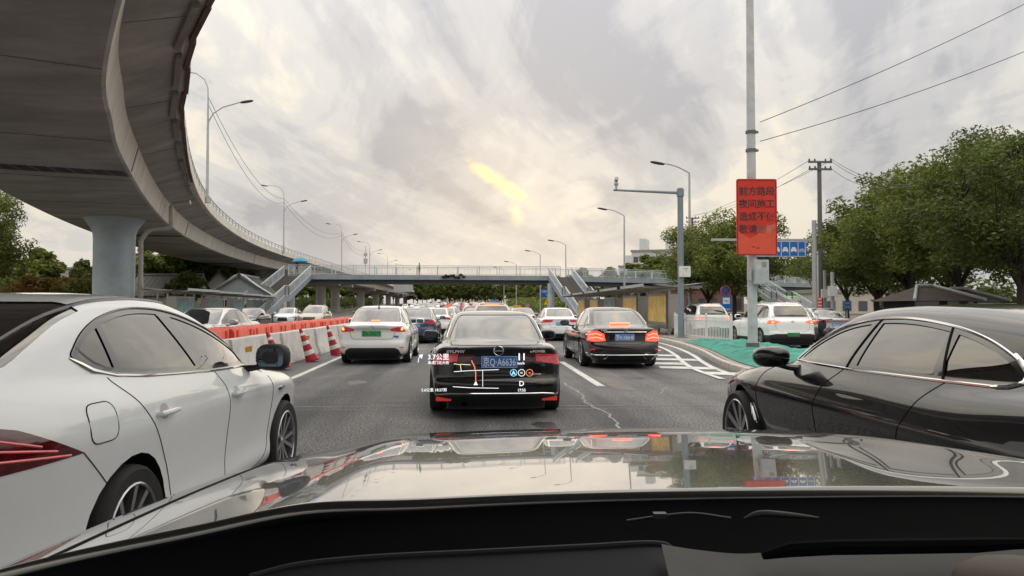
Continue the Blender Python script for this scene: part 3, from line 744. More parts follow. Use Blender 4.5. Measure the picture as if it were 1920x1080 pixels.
# ---- the dark saloon ahead on the right
SPECS['right_ahead'] = sedan(name='dark_saloon', cat='car', paint=P_BROWN, res=0.04, L=4.93, W=1.86, H=1.46, wr=0.335, wy0=1.12, wy1=4.06,
    label='dark blue black saloon with glowing brake lamps and twin chrome exhaust trims, blue plate X86H8',
    deck=[(0,0.93),(0.15,0.98),(0.6,1.0),(1.1,0.99),(2.4,0.97),(3.55,0.96),(4.0,0.93),(4.5,0.85),(4.8,0.74),(4.93,0.62)],
    roof=[(0.3,0.94),(0.7,1.02),(1.0,1.17),(1.4,1.36),(1.8,1.44),(2.3,1.46),(2.7,1.44),(3.0,1.37),(3.4,1.17),(3.8,0.93),(4.0,0.8)],
    rear=[(0.15,0.16),(0.22,0.05),(0.32,0.01),(0.46,0.0),(0.56,0.02),(0.64,0.07),(0.82,0.075),(0.90,0.04),(0.95,0.02),(1.05,0.1)], rear_c=0.24,
    plan=[(0,0.14),(0.5,0.05),(1.0,0.01),(2.0,0),(3.8,0.0),(4.4,0.03),(4.93,0.12)],
    dlo=[(1.0,1.04),(1.28,1.20),(1.6,1.335),(2.2,1.40),(2.65,1.37),(3.0,1.27),(3.4,1.07),(3.5,0.97),(2.2,0.975),(1.3,1.0)],
    panes=[(0.5,1.32,0.6,1.46,'quarter_window'),(1.36,2.18,1.50,2.14,'door_window'),(2.26,3.8,2.22,3.6,'door_window')],
    rear_glass=[(-0.63,1.0),(0.63,1.0),(0.57,1.2),(0.50,1.38),(-0.50,1.38),(-0.57,1.2)], rg_y=1.9,
    front_glass=[(-0.66,0.97),(0.66,0.97),(0.58,1.2),(0.50,1.38),(-0.50,1.38),(-0.58,1.2)],
    cuts=[('tail_lamp','lamp_lit','rear',[(-0.97,0.86),(-0.66,0.90),(-0.50,0.82),(-0.47,0.66),(-0.74,0.64),(-0.97,0.70)],(-0.3,0.40),0.005,True),
          ('bumper_valance','matt_black','rear',[(-0.95,0.10),(0.95,0.10),(0.95,0.20),(-0.95,0.20)],(-0.3,0.4),0.0,False)],
    seams=[('side',[(1.25,1.0),(1.22,0.9),(1.40,0.62),(1.48,0.3),(2.2,0.26),(3.35,0.26),(3.35,0.6),(3.3,0.95)]),('side',[(2.24,0.97),(2.28,0.8),(2.26,0.26)]),
           ('rear',[(-0.60,0.97),(-0.50,0.80),(-0.45,0.62),(-0.36,0.58),(0.36,0.58),(0.45,0.62),(0.50,0.80),(0.60,0.97)]),('rear',[(-0.9,0.46),(0.9,0.46)])],
    mirror=(3.32,1.0,(0.25,0.14,0.17)), mirror_mat=None, handles=[(1.5,0.82),(2.45,0.81)], plate=('京N·X86H8','blue',-0.02,0.745,0.46,0.155), rim_r=0.76)
SPECS['right_ahead']['mirror_mat'] = P_BROWN
def d_right(api, M):
    r = api['root']; Y = -api['L']/2
    strip(api, M, 'rear', [(-0.50,0.865),(0.50,0.865)], 0.013, 'boot_strip', 'chrome')
    badge_ring(api, M, 0.0, 0.92, 0.042, bar=False)
    p = api['rear']([(0, 0.92)])[0]; b = MB()
    for k in range(3): b.beam((0, p.y-0.008, 0.92), (0.04*math.sin(2.094*k), p.y-0.008, 0.92+0.04*math.cos(2.094*k)), 0.006, 0.006)
    b.build('badge_star', M['chrome'], r)
    rear_text(api, M, 'E 300 L', -0.50, 0.91, 0.035, 0.15)
    strip(api, M, 'rear', [(-0.86,0.36),(-0.70,0.33),(0.70,0.33),(0.86,0.36)], 0.012, 'bumper_strip', 'chrome')
    for s in (-1, 1):
        pts = rpoly([(s*0.80, 0.34), (s*0.42, 0.34), (s*0.46, 0.24), (s*0.76, 0.22)], 0.04, 4); ln = api['rear'](pts)
        b = MB(); b.tube(ln, 0.013, 6, closed=True); b.build('exhaust_trim', M['chrome'], r, smooth=True)
        # bright bands inside the lamps
        for dz, w0 in ((0.0, 0.0), (-0.085, 0.03)):
            q = MB(); q.tube([v+Vector((0, -0.004, 0)) for v in api['rear'](dense([(s*(0.86-w0), 0.80+dz), (s*0.68, 0.83+dz), (s*(0.55-w0), 0.79+dz)], 0.04))], 0.010, 6); q.build('lamp_band', M['lamp_bar'], r)
        y = api['rear']([(s*0.72, 0.455)])[0].y; lampbox(api, M, s*0.72-0.12, s*0.72+0.12, 0.448, 0.475, y-0.004, 'bumper_reflector', 'reflector')
    ln = api['rear']([(-0.24, 1.055), (0.0, 1.06), (0.24, 1.055)]); b = MB(); b.tube([v+Vector((0,-0.01,0.005)) for v in ln], 0.012, 6); b.build('high_brake_lamp', M['lamp_bar'], r)
    strip(api, M, 'side', [(1.6,0.27),(3.7,0.27)], 0.012, 'sill_trim', 'chrome') if False else None
DETAIL['right_ahead'] = d_right
# ---- the white electric saloon ahead on the left
SPECS['left_ahead'] = sedan(name='white_saloon', cat='car', paint=P_WHITE, res=0.04, L=4.70, W=1.80, H=1.50, wr=0.32, wy0=1.02, wy1=3.72,
    label='white saloon with green plate and lit tail lamps beside the red and white cones',
    deck=[(0,1.01),(0.12,1.04),(0.5,1.05),(1.1,1.02),(2.4,0.99),(3.35,0.98),(3.8,0.95),(4.2,0.87),(4.5,0.76),(4.70,0.62)],
    roof=[(0.25,0.98),(0.6,1.07),(0.9,1.24),(1.25,1.41),(1.65,1.49),(2.1,1.50),(2.5,1.48),(2.8,1.41),(3.2,1.2),(3.6,0.95),(3.8,0.8)],
    side=[(0.15,0.13),(0.22,0.06),(0.34,0.02),(0.5,0.012),(0.62,0.0),(0.74,0.0),(0.82,0.02),(0.92,0.045),(1.0,0.085),(1.1,0.15)],
    tumble=[(0.9,0.07),(1.0,0.09),(1.12,0.14),(1.28,0.22),(1.44,0.31),(1.55,0.40)],
    rear=[(0.15,0.20),(0.24,0.08),(0.36,0.02),(0.48,0.0),(0.56,0.01),(0.62,0.04),(0.85,0.06),(0.93,0.02),(1.0,-0.02),(1.03,-0.02),(1.08,0.10)], rear_c=0.15,
    rear_glass=[(-0.66,1.07),(0.66,1.07),(0.60,1.25),(0.52,1.44),(-0.52,1.44),(-0.60,1.25)],
    front_glass=[(-0.66,0.98),(0.66,0.98),(0.58,1.2),(0.50,1.43),(-0.50,1.43),(-0.58,1.2)],
    dlo=[(0.80,1.07),(1.1,1.26),(1.45,1.39),(2.05,1.44),(2.45,1.41),(2.8,1.31),(3.2,1.10),(3.3,1.0),(2.2,0.995),(1.2,1.02)],
    cuts=[('tail_lamp','lamp_red','rear',[(-0.95,0.985),(-0.74,0.985),(-0.44,0.90),(-0.47,0.85),(-0.74,0.825),(-0.95,0.85)],(-0.3,0.34),0.005,True),
          ('bumper_valance','matt_black','rear',[(-0.78,0.10),(0.78,0.10),(0.66,0.38),(0.56,0.43),(-0.56,0.43),(-0.66,0.38)],(-0.3,0.45),-0.003,False)],
    seams=[('side',[(1.15,1.02),(1.12,0.9),(1.30,0.62),(1.38,0.3),(2.0,0.26),(3.05,0.26),(3.05,0.6),(3.0,0.97)]),('side',[(2.04,0.99),(2.08,0.8),(2.06,0.26)]),
           ('rear',[(-0.58,1.0),(-0.58,0.88),(-0.52,0.68),(-0.47,0.65),(0.47,0.65),(0.52,0.68),(0.58,0.88),(0.58,1.0)]),('rear',[(-0.42,0.905),(0.42,0.905)])],
    mirror=(3.14,1.02,(0.25,0.14,0.17)), plate=('京A·D00570','green',-0.02,0.79,0.48,0.145), gap_r=0.005)
def d_left(api, M):
    r = api['root']
    badge_ring(api, M, 0.0, 0.945, 0.045)
    rear_text(api, M, 'Ei5', -0.46, 0.945, 0.035, 0.14) if False else None
    for s in (-1, 1):
        q = MB(); ln = api['rear']([(s*0.72, 0.905)])[0]; q.blob(ln+Vector((0, 0.015, 0)), (0.09, 0.05, 0.075), 2.2, 10); q.build('indicator_glow', M['lamp_amber'], r, smooth=True)
        y = api['rear']([(s*0.70, 0.44)])[0].y; lampbox(api, M, s*0.70-0.09, s*0.70+0.09, 0.43, 0.452, y-0.006, 'bumper_reflector', 'reflector')
    for k in range(7):
        ln = api['rear']([(-0.09+0.03*k, 1.105)])[0]; b = MB(); b.box(ln.x-0.011, ln.x+0.011, ln.y-0.012, ln.y+0.01, 1.095, 1.118); b.build('brake_lamp_diode', M['lamp_bar'], r)
    p = api['top']([(0, 1.45)])[0]; b = MB(); b.add([p+Vector(v) for v in ((-0.02,-0.09,0),(0.02,-0.09,0),(0.02,0.09,0),(-0.02,0.09,0),(-0.005,-0.07,0.07),(0.005,-0.07,0.07),(0.005,-0.03,0.05),(-0.005,-0.03,0.05))], [(0,1,5,4),(1,2,6,5),(2,3,7,6),(3,0,4,7),(4,5,6,7)]); b.build('roof_aerial', M['gloss_black'], r)
    y = api['rear']([(0.56, 0.72)])[0].y; b = MB(); b.box(0.48, 0.65, y-0.006, y+0.006, 0.69, 0.735); o = b.build('model_badge', M['plate_blue'], r)
    rear_text(api, M, 'BEIJING', 0.53, 0.945, 0.03, 0.16) if False else None
    b = MB(); b.tube([(-0.35, -api['L']/2+0.25, 0.22), (-0.35, -api['L']/2+0.9, 0.24)], 0.05, 10); b.build('rear_axle_housing', M['liner'], r)
DETAIL['left_ahead'] = d_left
# ---- the big black saloon beside us on the right
SPECS['near_right'] = sedan(name='black_limousine', cat='car', paint=P_BLACK, res=0.03, L=4.98, W=1.90, H=1.47, wr=0.36, wy0=0.95, wy1=4.05, tw=0.24,
    label='large glossy black saloon close on the right with a chrome window line and chrome gill',
    deck=[(0,1.04),(0.15,1.09),(0.6,1.11),(1.1,1.09),(2.4,1.055),(3.35,1.03),(3.8,0.995),(4.2,0.93),(4.6,0.83),(4.86,0.72),(4.98,0.58)],
    roof=[(-0.15,1.05),(0.22,1.17),(0.62,1.31),(1.02,1.41),(1.5,1.455),(2.05,1.468),(2.5,1.45),(2.8,1.39),(3.12,1.24),(3.5,1.03),(3.75,0.88)],
    side=[(0.15,0.17),(0.22,0.10),(0.34,0.075),(0.5,0.055),(0.62,0.035),(0.76,0.010),(0.815,0.0),(0.83,0.020),(0.92,0.034),(1.02,0.065),(1.14,0.15)],
    tumble=[(0.95,0.07),(1.05,0.095),(1.15,0.145),(1.28,0.23),(1.4,0.32),(1.5,0.40)],
    front=[(0.15,0.10),(0.3,0.0),(0.5,0.0),(0.65,0.01),(0.8,0.08),(0.95,0.25)], front_c=0.30, k_end=0.12,
    dlo=[(0.88,1.115,0.05),(0.99,1.195,0.1),(1.22,1.28,0.2),(1.50,1.34,0.2),(1.90,1.378,0.3),(2.25,1.375,0.3),(2.62,1.325,0.2),(2.92,1.205,0.2),(3.22,1.045,0.02),(2.2,1.05),(0.98,1.068,0.06)],
    panes=[(0.3,1.36,0.3,1.50,'quarter_window'),(1.42,2.24,1.58,2.19,'door_window'),(2.42,3.6,2.29,3.6,'door_window')], frame=0.028,
    rear_glass=[(-0.60,1.14),(0.60,1.14),(0.55,1.28),(0.50,1.39),(-0.50,1.39),(-0.55,1.28)], rg_y=1.0,
    front_glass=[(-0.70,1.03),(0.70,1.03),(0.62,1.24),(0.52,1.39),(-0.52,1.39),(-0.62,1.24)],
    cuts=[('head_lamp','lamp_head','front',[(-1.0,0.80),(-0.50,0.78),(-0.50,0.67),(-0.8,0.65),(-1.0,0.69)],(4.50,6.0),0.002,True),
          ('tail_lamp','lamp_red','rear',[(-1.0,0.96),(-0.4,0.94),(-0.4,0.84),(-1.0,0.84)],(-0.3,0.35),0.002,True)],
    seams=[('side',[(1.34,1.065),(1.38,1.045),(1.48,0.93),(1.62,0.73),(1.70,0.50),(1.70,0.26),(2.4,0.24),(3.62,0.24),(3.65,0.5),(3.64,0.78),(3.55,0.92),(3.40,1.02)]),
           ('side',[(2.34,1.05),(2.37,1.03),(2.52,0.93),(2.61,0.80),(2.62,0.60),(2.62,0.24)]),('side',[(3.45,1.01),(4.0,0.955),(4.6,0.85)])],
    mirror=(3.06,1.05,(0.26,0.19,0.155)), trim_r=0.009, handles=[], spokes=10, rim_r=0.80, haunch=[(0.95,0.84,0.75,0.16,0.03)], gap_r=0.0035, spin=0.1, double=True)
def d_near_right(api, M):
    r = api['root']
    for s in (-1, 1):
        b = MB(); ln = api['side']([(3.735, 0.38), (3.735, 0.45), (3.75, 0.54), (3.77, 0.62), (3.775, 0.65)], s)
        b.tube([p+Vector((s*0.006,0,0)) for p in ln], [0.020,0.026,0.024,0.015,0.006], 8)
        ln = api['side']([(3.66, 0.33), (3.71, 0.375), (3.79, 0.385)], s); b.tube(ln, 0.010, 6)
        b.build('side_gill', M['chrome'], r, smooth=True)
    # flush door handles
    for hy in ():
        for s in (-1, 1):
            ln = api['side'](dense([(hy, 0.865), (hy+0.22, 0.86)], 0.04), s); b = MB(); b.tube([p+Vector((s*0.012,0,0)) for p in ln], [0.006]+[0.014]*(len(ln)-2)+[0.006], 8)
            b.build('door_handle', P_BLACK, r, smooth=True)
    # belt line chrome, thick at the rear end
    for s in (-1, 1):
        ln = api['side'](dense([(1.06,1.066),(0.97,1.075),(0.905,1.10),(0.905,1.14),(0.965,1.185),(1.03,1.22)], 0.02), s); b = MB(); b.tube(ln, [0.009]+[0.012]*(len(ln)-2)+[0.009], 8); b.build('window_trim_end', M['chrome'], r, smooth=True)
        for a0, b0, a1, b1 in ((2.33, 1.05, 2.24, 1.375), (1.39, 1.065, 1.54, 1.34)):
            ln = api['side'](dense([(a0, b0), (a1, b1)], 0.05), s); b = MB(); b.tube(ln, 0.006, 6); b.build('pillar_seam', M['gap'], r)
DETAIL['near_right'] = d_near_right
# ---- the white fastback beside us on the left
SPECS['near_left'] = sedan(name='white_fastback', cat='car', paint=P_WHITE, res=0.028, L=4.70, W=1.85, H=1.53, wr=0.335, wy0=1.20, wy1=3.77,
    label='white fastback close on the left with fuel flap and dark red tail lamp',
    deck=[(0,1.08),(0.06,1.12),(0.3,1.16),(0.7,1.16),(1.2,1.125),(2.0,1.07),(3.0,1.02),(3.5,0.985),(3.95,0.93),(4.3,0.85),(4.55,0.74),(4.70,0.60)], deck_s=0.05,
    roof=[(-0.1,1.0),(0.15,1.14),(0.5,1.30),(0.9,1.44),(1.3,1.512),(1.75,1.53),(2.15,1.505),(2.55,1.42),(2.95,1.26),(3.35,1.06),(3.65,0.87)],
    side=[(0.15,0.14),(0.22,0.07),(0.32,0.030),(0.45,0.045),(0.60,0.030),(0.76,0.006),(0.85,0.0),(0.87,0.010),(0.93,0.020),(1.01,0.045),(1.09,0.080),(1.18,0.13)],
    plan=[(0,0.22),(0.25,0.12),(0.55,0.045),(1.0,0.0),(2.0,0),(3.5,0.0),(4.1,0.03),(4.58,0.14)],
    tumble=[(0.95,0.05),(1.05,0.08),(1.15,0.12),(1.28,0.185),(1.43,0.27),(1.56,0.36)],
    plan_g=[(0.0,0.20),(0.4,0.10),(0.9,0.03),(1.6,0.0),(2.3,0.0),(2.8,0.03),(3.5,0.14)],
    rear=[(0.15,0.10),(0.24,0.02),(0.36,0.0),(0.60,0.0),(0.72,0.02),(0.9,0.05),(1.0,0.02),(1.08,0.1)], rear_c=0.14,
    dlo=[(0.92,1.215,0.03),(1.07,1.315,0.15),(1.28,1.39,0.25),(1.62,1.445,0.3),(2.05,1.43,0.3),(2.50,1.325,0.3),(2.95,1.16,0.1),(3.30,1.01,0.02),(2.3,1.045),(1.45,1.09),(1.20,1.115,0.1),(1.03,1.15,0.1)],
    panes=[(0.2,1.19,0.2,1.25,'quarter_window'),(1.24,2.28,1.30,1.86,'door_window'),(2.44,3.7,2.0,3.5,'door_window')], frame=0.03, trim='gloss_black', trim_r=0.007,
    rear_glass=[(-0.70,1.17),(0.70,1.17),(0.66,1.33),(0.60,1.47),(-0.60,1.47),(-0.66,1.33)], rg_y=1.2,
    front_glass=[(-0.66,1.02),(0.66,1.02),(0.58,1.22),(0.50,1.44),(-0.50,1.44),(-0.58,1.22)],
    cuts=[('tail_lamp','lamp_dark','side',[(-0.3,1.0),(0.30,0.995),(0.42,0.965),(0.76,0.815),(0.2,0.805),(-0.3,0.80)],(0.5,),0.003,True),
          ('fuel_flap','paint','side',rpoly([(0.80,0.835),(1.01,0.835),(1.01,1.01),(0.80,1.01)],0.06,5),(0.5,),0.0015,False)],
    seams=[('side',[(1.12,1.105),(1.13,1.08),(1.26,0.96),(1.44,0.76),(1.60,0.54),(1.66,0.30),(1.8,0.27),(3.1,0.27),(3.30,0.34),(3.36,0.6),(3.36,0.84),(3.30,0.99)]),
           ('side',[(2.34,1.045),(2.36,1.02),(2.43,0.90),(2.45,0.65),(2.42,0.27)]),('side',[(0.755,0.815),(0.88,0.71),(0.96,0.64)]),
           ('side',[(3.25,0.985),(3.7,0.945),(4.3,0.82)])],
    handles=[(1.50,0.89),(2.58,0.87)], mirror=(3.06,1.045,(0.25,0.15,0.20)), mirror_mat=None, spokes=5, rim_r=0.74, gap_r=0.0032, haunch=[(0.6,0.93,0.8,0.10,0.02)])
SPECS['near_left']['mirror_mat'] = CMAT['matt_black']
SPECS['near_left']['only'] = 1
def d_near_left(api, M):
    r = api['root']
    fl = rpoly([(0.80,0.835),(1.01,0.835),(1.01,1.01),(0.80,1.01)],0.06,5); ln = api['side'](fl, 1)
    b = MB(); b.tube(ln, 0.0035, 6, closed=True); b.build('fuel_flap_gap', M['gap'], r)
    # bright strip under the windows, widest at the tail end
    for s in (-1, 1):
        ln = api['side'](dense([(0.915,1.21),(1.03,1.145),(1.2,1.108),(1.45,1.083),(2.3,1.038),(3.25,1.005)], 0.06), s)
        b = MB(); b.tube(ln, [0.006, 0.014, 0.016]+[0.009]*(len(ln)-4)+[0.005], 8); b.build('belt_strip', M['chrome'], r, smooth=True)
        # nearly flat grey disc behind each handle, recess shade put into its colour
        for hy, hz in ((1.50, 0.89), (2.58, 0.87)):
            c = api['side']([(hy, hz)], s)[0]; b = MB(); n = 16
            ring = api['side']([(hy-0.01+0.05*math.cos(2*math.pi*i/n), hz+0.004+0.042*math.sin(2*math.pi*i/n)) for i in range(n)], s)
            b.add([p+Vector((s*0.0015,0,0)) for p in ring]+[c+Vector((s*0.001, 0, 0))], [(i, (i+1) % n, n) for i in range(n)]); b.build('handle_recess_shade', mat('cup_shade', (0.5,0.5,0.5), rough=0.4) if 'cup' not in M else M['cup'], r, smooth=True)
        ln = api['side'](dense([(3.50,0.80),(3.66,0.79)], 0.03), s); b = MB()
        b.tube([p+Vector((s*0.003,0,0)) for p in ln], [0.004]+[0.016]*(len(ln)-2)+[0.006], 8); b.build('wing_vent', M['gloss_black'], r, smooth=True)
        for k in range(4):
            q = api['side']([(3.54+0.025*k, 0.78), (3.555+0.025*k, 0.81)], s); b = MB(); b.tube([p+Vector((s*0.018,0,0)) for p in q], 0.003, 5); b.build('vent_bar', M['chrome'], r)
        # red bands in the lamp
        for dz, e in ((0.0, 0.54), (-0.04, 0.62), (-0.08, 0.70)):
            ln = api['side'](dense([(0.22, 0.95+dz), (0.32, 0.94+dz), (e-0.03, 0.885+dz*0.8)], 0.03), s)
            b = MB(); b.tube([p+Vector((s*0.002,0,0)) for p in ln], 0.006, 6); b.build('lamp_band', M['lamp_red'], r)
    # black roof gutter line
    for s in (-1, 1):
        ln = api['top'](dense([(s*0.60,0.32),(s*0.585,0.8),(s*0.575,1.3),(s*0.57,2.2)], 0.08)); b = MB(); b.tube(ln, 0.011, 6); b.build('roof_gutter', M['gloss_black'], r)
DETAIL['near_left'] = d_near_left
# ---- more traffic
SPECS['mid'] = sedan(name='saloon', cat='car', paint=P_GREY, res=0.055, label='x',
    cuts=[('tail_lamp','lamp_red','rear',[(-0.95,0.93),(-0.36,0.91),(-0.40,0.82),(-0.95,0.78)],(-0.3,0.34),0.004,True),
          ('head_lamp','lamp_head','front',[(-0.95,0.74),(-0.45,0.70),(-0.45,0.62),(-0.95,0.60)],(4.1,6.0),0.002,True),
          ('grille','matt_black','front',[(-0.36,0.66),(0.36,0.66),(0.42,0.34),(-0.42,0.34)],(4.1,6.0),-0.004,False),
          ('bumper_valance','matt_black','rear',[(-0.78,0.10),(0.78,0.10),(0.70,0.32),(-0.70,0.32)],(-0.3,0.45),-0.003,False)],
    plate=('京P·8H216','blue',0,0.74,0.44,0.14), gap_r=0.005)
def suv(**k):
    s = sedan(L=4.35, W=1.80, H=1.64, wr=0.34, wy0=0.88, wy1=3.48, name='small_suv', cat='car',
        deck=[(0,0.95),(0.1,1.02),(0.5,1.04),(2.0,1.03),(3.2,1.02),(3.6,1.0),(4.0,0.92),(4.25,0.80),(4.35,0.65)],
        roof=[(0.0,0.9),(0.10,1.10),(0.28,1.36),(0.48,1.56),(0.8,1.61),(1.5,1.64),(2.1,1.62),(2.5,1.52),(2.9,1.30),(3.3,1.03),(3.5,0.9)],
        side=[(0.15,0.10),(0.24,0.03),(0.34,0.0),(0.46,0.0),(0.60,0.012),(0.72,0.0),(0.84,0.015),(0.94,0.03),(1.02,0.07),(1.12,0.13)],
        tumble=[(0.95,0.06),(1.05,0.09),(1.2,0.14),(1.4,0.22),(1.56,0.30),(1.68,0.38)],
        plan_g=[(0.0,0.05),(0.5,0.03),(1.2,0.0),(2.3,0.0),(2.7,0.04),(3.3,0.14)],
        rear=[(0.15,0.12),(0.26,0.03),(0.42,0.0),(0.55,0.0),(0.62,0.03),(0.9,0.06),(1.0,0.06),(1.1,0.12)], rear_c=0.12, glass_c=0.10, ymid=1.6,
        belly=[(0,0.34),(0.5,0.24),(3.9,0.22),(4.35,0.28)],
        dlo=[(0.36,1.12),(0.52,1.40),(0.75,1.51),(1.4,1.55),(2.0,1.53),(2.3,1.46),(2.7,1.27),(3.0,1.07),(1.8,1.05),(0.8,1.07)],
        panes=[(0.2,0.80,0.2,0.86,'quarter_window'),(0.88,1.72,0.94,1.68,'door_window'),(1.80,3.3,1.76,3.1,'door_window')],
        rear_glass=[(-0.60,1.12),(0.60,1.12),(0.60,1.30),(0.52,1.50),(-0.52,1.50),(-0.60,1.30)], rg_y=0.9,
        front_glass=[(-0.66,1.05),(0.66,1.05),(0.60,1.3),(0.52,1.56),(-0.52,1.56),(-0.60,1.3)],
        cuts=[('tail_lamp','lamp_lit','rear',[(-0.95,1.00),(-0.60,0.99),(-0.42,0.93),(-0.60,0.88),(-0.95,0.86)],(-0.3,0.32),0.006,True),
              ('lower_bumper','matt_black','rear',[(-1.0,0.10),(1.0,0.10),(1.0,0.44),(0.6,0.52),(-0.6,0.52),(-1.0,0.44)],(-0.3,0.5),0.003,False),
              ('head_lamp','lamp_head','front',[(-0.95,0.86),(-0.45,0.80),(-0.45,0.72),(-0.95,0.70)],(3.6,6.0),0.002,True),
              ('grille','matt_black','front',[(-0.42,0.80),(0.42,0.80),(0.36,0.52),(-0.36,0.52)],(3.8,6.0),-0.004,False),
              ('sill_cladding','matt_black','side',[(0.3,0.10),(4.3,0.10),(4.3,0.36),(0.3,0.36)],(0.5,),0.003,True)],
        seams=[('side',[(0.92,1.05),(1.0,0.9),(1.18,0.60),(1.25,0.36),(2.9,0.36),(2.88,0.9),(2.9,1.04)]),('side',[(1.78,1.05),(1.82,0.36)]),('rear',[(-0.62,1.08),(-0.60,0.70),(-0.5,0.60),(0.5,0.60),(0.60,0.70),(0.62,1.08)])],
        handles=[(1.15,0.92),(2.05,0.91)], mirror=(2.78,1.08,(0.25,0.14,0.17)), plate=('京A·D91326','green',0,0.50,0.44,0.14), res=0.045)
    s.update(k); return s
SPECS['suv'] = suv(paint=P_WHITE, label='x')
def d_suv(api, M):
    r = api['root']; H = api['H']
    for s in (-1, 1):
        ln = api['top'](dense([(s*0.53,0.55),(s*0.53,2.0)], 0.2)); b = MB(); b.tube([ln[0]]+[p+Vector((0,0,0.045)) for p in ln[1:-1]]+[ln[-1]], 0.014, 6); b.build('roof_rail', M['alloy'], r, smooth=True)
    ln = api['rear']([(-0.25, 1.545), (0, 1.55), (0.25, 1.545)]); b = MB(); b.tube([p+Vector((0,-0.02,0.0)) for p in ln], 0.016, 6); b.build('high_brake_lamp', M['lamp_bar'], r)
    for s in (-1, 1):
        q = MB(); ln = api['rear']([(s*0.68, 0.925)])[0]; q.blob(ln+Vector((0, 0.01, 0)), (0.12, 0.05, 0.05), 2.2, 10); q.build('indicator_glow', M['lamp_amber'], r, smooth=True)
    badge_ring(api, M, 0.0, 0.95, 0.045)
    b = MB(); ln = api['rear']([(-0.45, 1.57), (0, 1.585), (0.45, 1.57)]); b.tube([p+Vector((0,-0.03,0.01)) for p in ln], [0.02,0.03,0.02], 6); b.build('roof_spoiler', P_WHITE, r, smooth=True)
DETAIL['suv'] = d_suv
# ================================================================ setting materials
def asphalt_material():
    m = mat('asphalt', (0.098, 0.099, 0.102), rough=0.75, var=0.22, scale=0.7, spec=0.35)
    nt = m.node_tree; N = nt.nodes; K = nt.links; b = N['Principled BSDF']; tc = N['Texture Coordinate']
    src = b.inputs['Base Color'].links[0].from_socket
    v = N.new('ShaderNodeTexVoronoi'); v.inputs['Scale'].default_value = 70; K.new(tc.outputs['Object'], v.inputs['Vector'])
    n = N.new('ShaderNodeTexNoise'); n.inputs['Scale'].default_value = 38; n.inputs['Detail'].default_value = 3; K.new(tc.outputs['Object'], n.inputs['Vector'])
    r = N.new('ShaderNodeValToRGB'); r.color_ramp.elements[0].position = 0.38; r.color_ramp.elements[0].color = (0.25, 0.25, 0.25, 1); r.color_ramp.elements[1].position = 0.64; r.color_ramp.elements[1].color = (2.3, 2.3, 2.3, 1)
    K.new(n.outputs['Fac'], r.inputs[0])
    mx = N.new('ShaderNodeMix'); mx.data_type = 'RGBA'; mx.blend_type = 'MULTIPLY'; mx.inputs[0].default_value = 1.0; K.new(src, mx.inputs[6]); K.new(r.outputs[0], mx.inputs[7])
    # dark tyre bands and old tar, long in the driving direction
    mp = N.new('ShaderNodeMapping'); mp.inputs['Scale'].default_value = (0.9, 0.05, 1); K.new(tc.outputs['Object'], mp.inputs[0])
    n2 = N.new('ShaderNodeTexNoise'); n2.inputs['Scale'].default_value = 1.3; n2.inputs['Detail'].default_value = 5; K.new(mp.outputs[0], n2.inputs['Vector'])
    r2 = N.new('ShaderNodeValToRGB'); r2.color_ramp.elements[0].position = 0.40; r2.color_ramp.elements[0].color = (0.60, 0.60, 0.62, 1); r2.color_ramp.elements[1].position = 0.58; r2.color_ramp.elements[1].color = (1.2, 1.18, 1.16, 1)
    K.new(n2.outputs['Fac'], r2.inputs[0])
    m2 = N.new('ShaderNodeMix'); m2.data_type = 'RGBA'; m2.blend_type = 'MULTIPLY'; m2.inputs[0].default_value = 1.0; K.new(mx.outputs[2], m2.inputs[6]); K.new(r2.outputs[0], m2.inputs[7])
    K.new(m2.outputs[2], b.inputs['Base Color'])
    bp = N.new('ShaderNodeBump'); bp.inputs['Strength'].default_value = 0.5; bp.inputs['Distance'].default_value = 0.006; K.new(v.outputs['Distance'], bp.inputs['Height']); K.new(bp.outputs[0], b.inputs['Normal'])
    return m
M_ASPH = asphalt_material()
M_GROUND = mat('earth', (0.13, 0.12, 0.09), rough=0.95, var=0.3, scale=0.3)
M_CONC = mat('concrete', (0.30, 0.285, 0.265), rough=0.8, var=0.14, scale=0.5, bump=0.25, bscale=6, dirt=(0.20, 0.185, 0.165), dirt_amt=0.8, dirt_scale=0.35, stretch=(1, 1, 3))
M_SOFF = mat('soffit_concrete', (0.42, 0.41, 0.395), rough=0.85, var=0.25, scale=0.5, bump=0.3, bscale=5, dirt=(0.22, 0.21, 0.195), dirt_amt=0.7, dirt_scale=0.45, stretch=(0.6, 1.3, 1))
M_WEB = mat('pale_concrete', (0.70, 0.67, 0.60), rough=0.8, var=0.12, scale=0.6, bump=0.15, bscale=5, dirt=(0.36, 0.34, 0.30), dirt_amt=0.4, dirt_scale=0.7, stretch=(1.5, 1.5, 0.25))
M_PIER = mat('pale_blue_paint', (0.48, 0.57, 0.61), rough=0.7, var=0.1, scale=0.5, dirt=(0.36, 0.41, 0.42), dirt_amt=0.6, dirt_scale=0.8, bump=0.08)
M_BRIDGE = mat('bridge_blue_grey', (0.27, 0.315, 0.35), rough=0.5, var=0.1, scale=0.7, dirt=(0.16, 0.2, 0.23), dirt_amt=0.6)
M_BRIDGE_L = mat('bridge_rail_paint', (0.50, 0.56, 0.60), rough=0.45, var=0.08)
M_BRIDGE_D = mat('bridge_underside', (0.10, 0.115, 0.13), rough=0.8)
M_STEP = mat('stair_stone', (0.16, 0.145, 0.135), rough=0.85, var=0.25, scale=3)
M_GALV = mat('galvanised_steel', (0.45, 0.47, 0.48), rough=0.45, metal=0.35, var=0.1, scale=2, dirt=(0.3, 0.3, 0.3), dirt_amt=0.5)
M_POLE = mat('painted_pole', (0.54, 0.56, 0.59), rough=0.5, var=0.1, scale=2, dirt=(0.34, 0.33, 0.30), dirt_amt=0.7, dirt_scale=3)
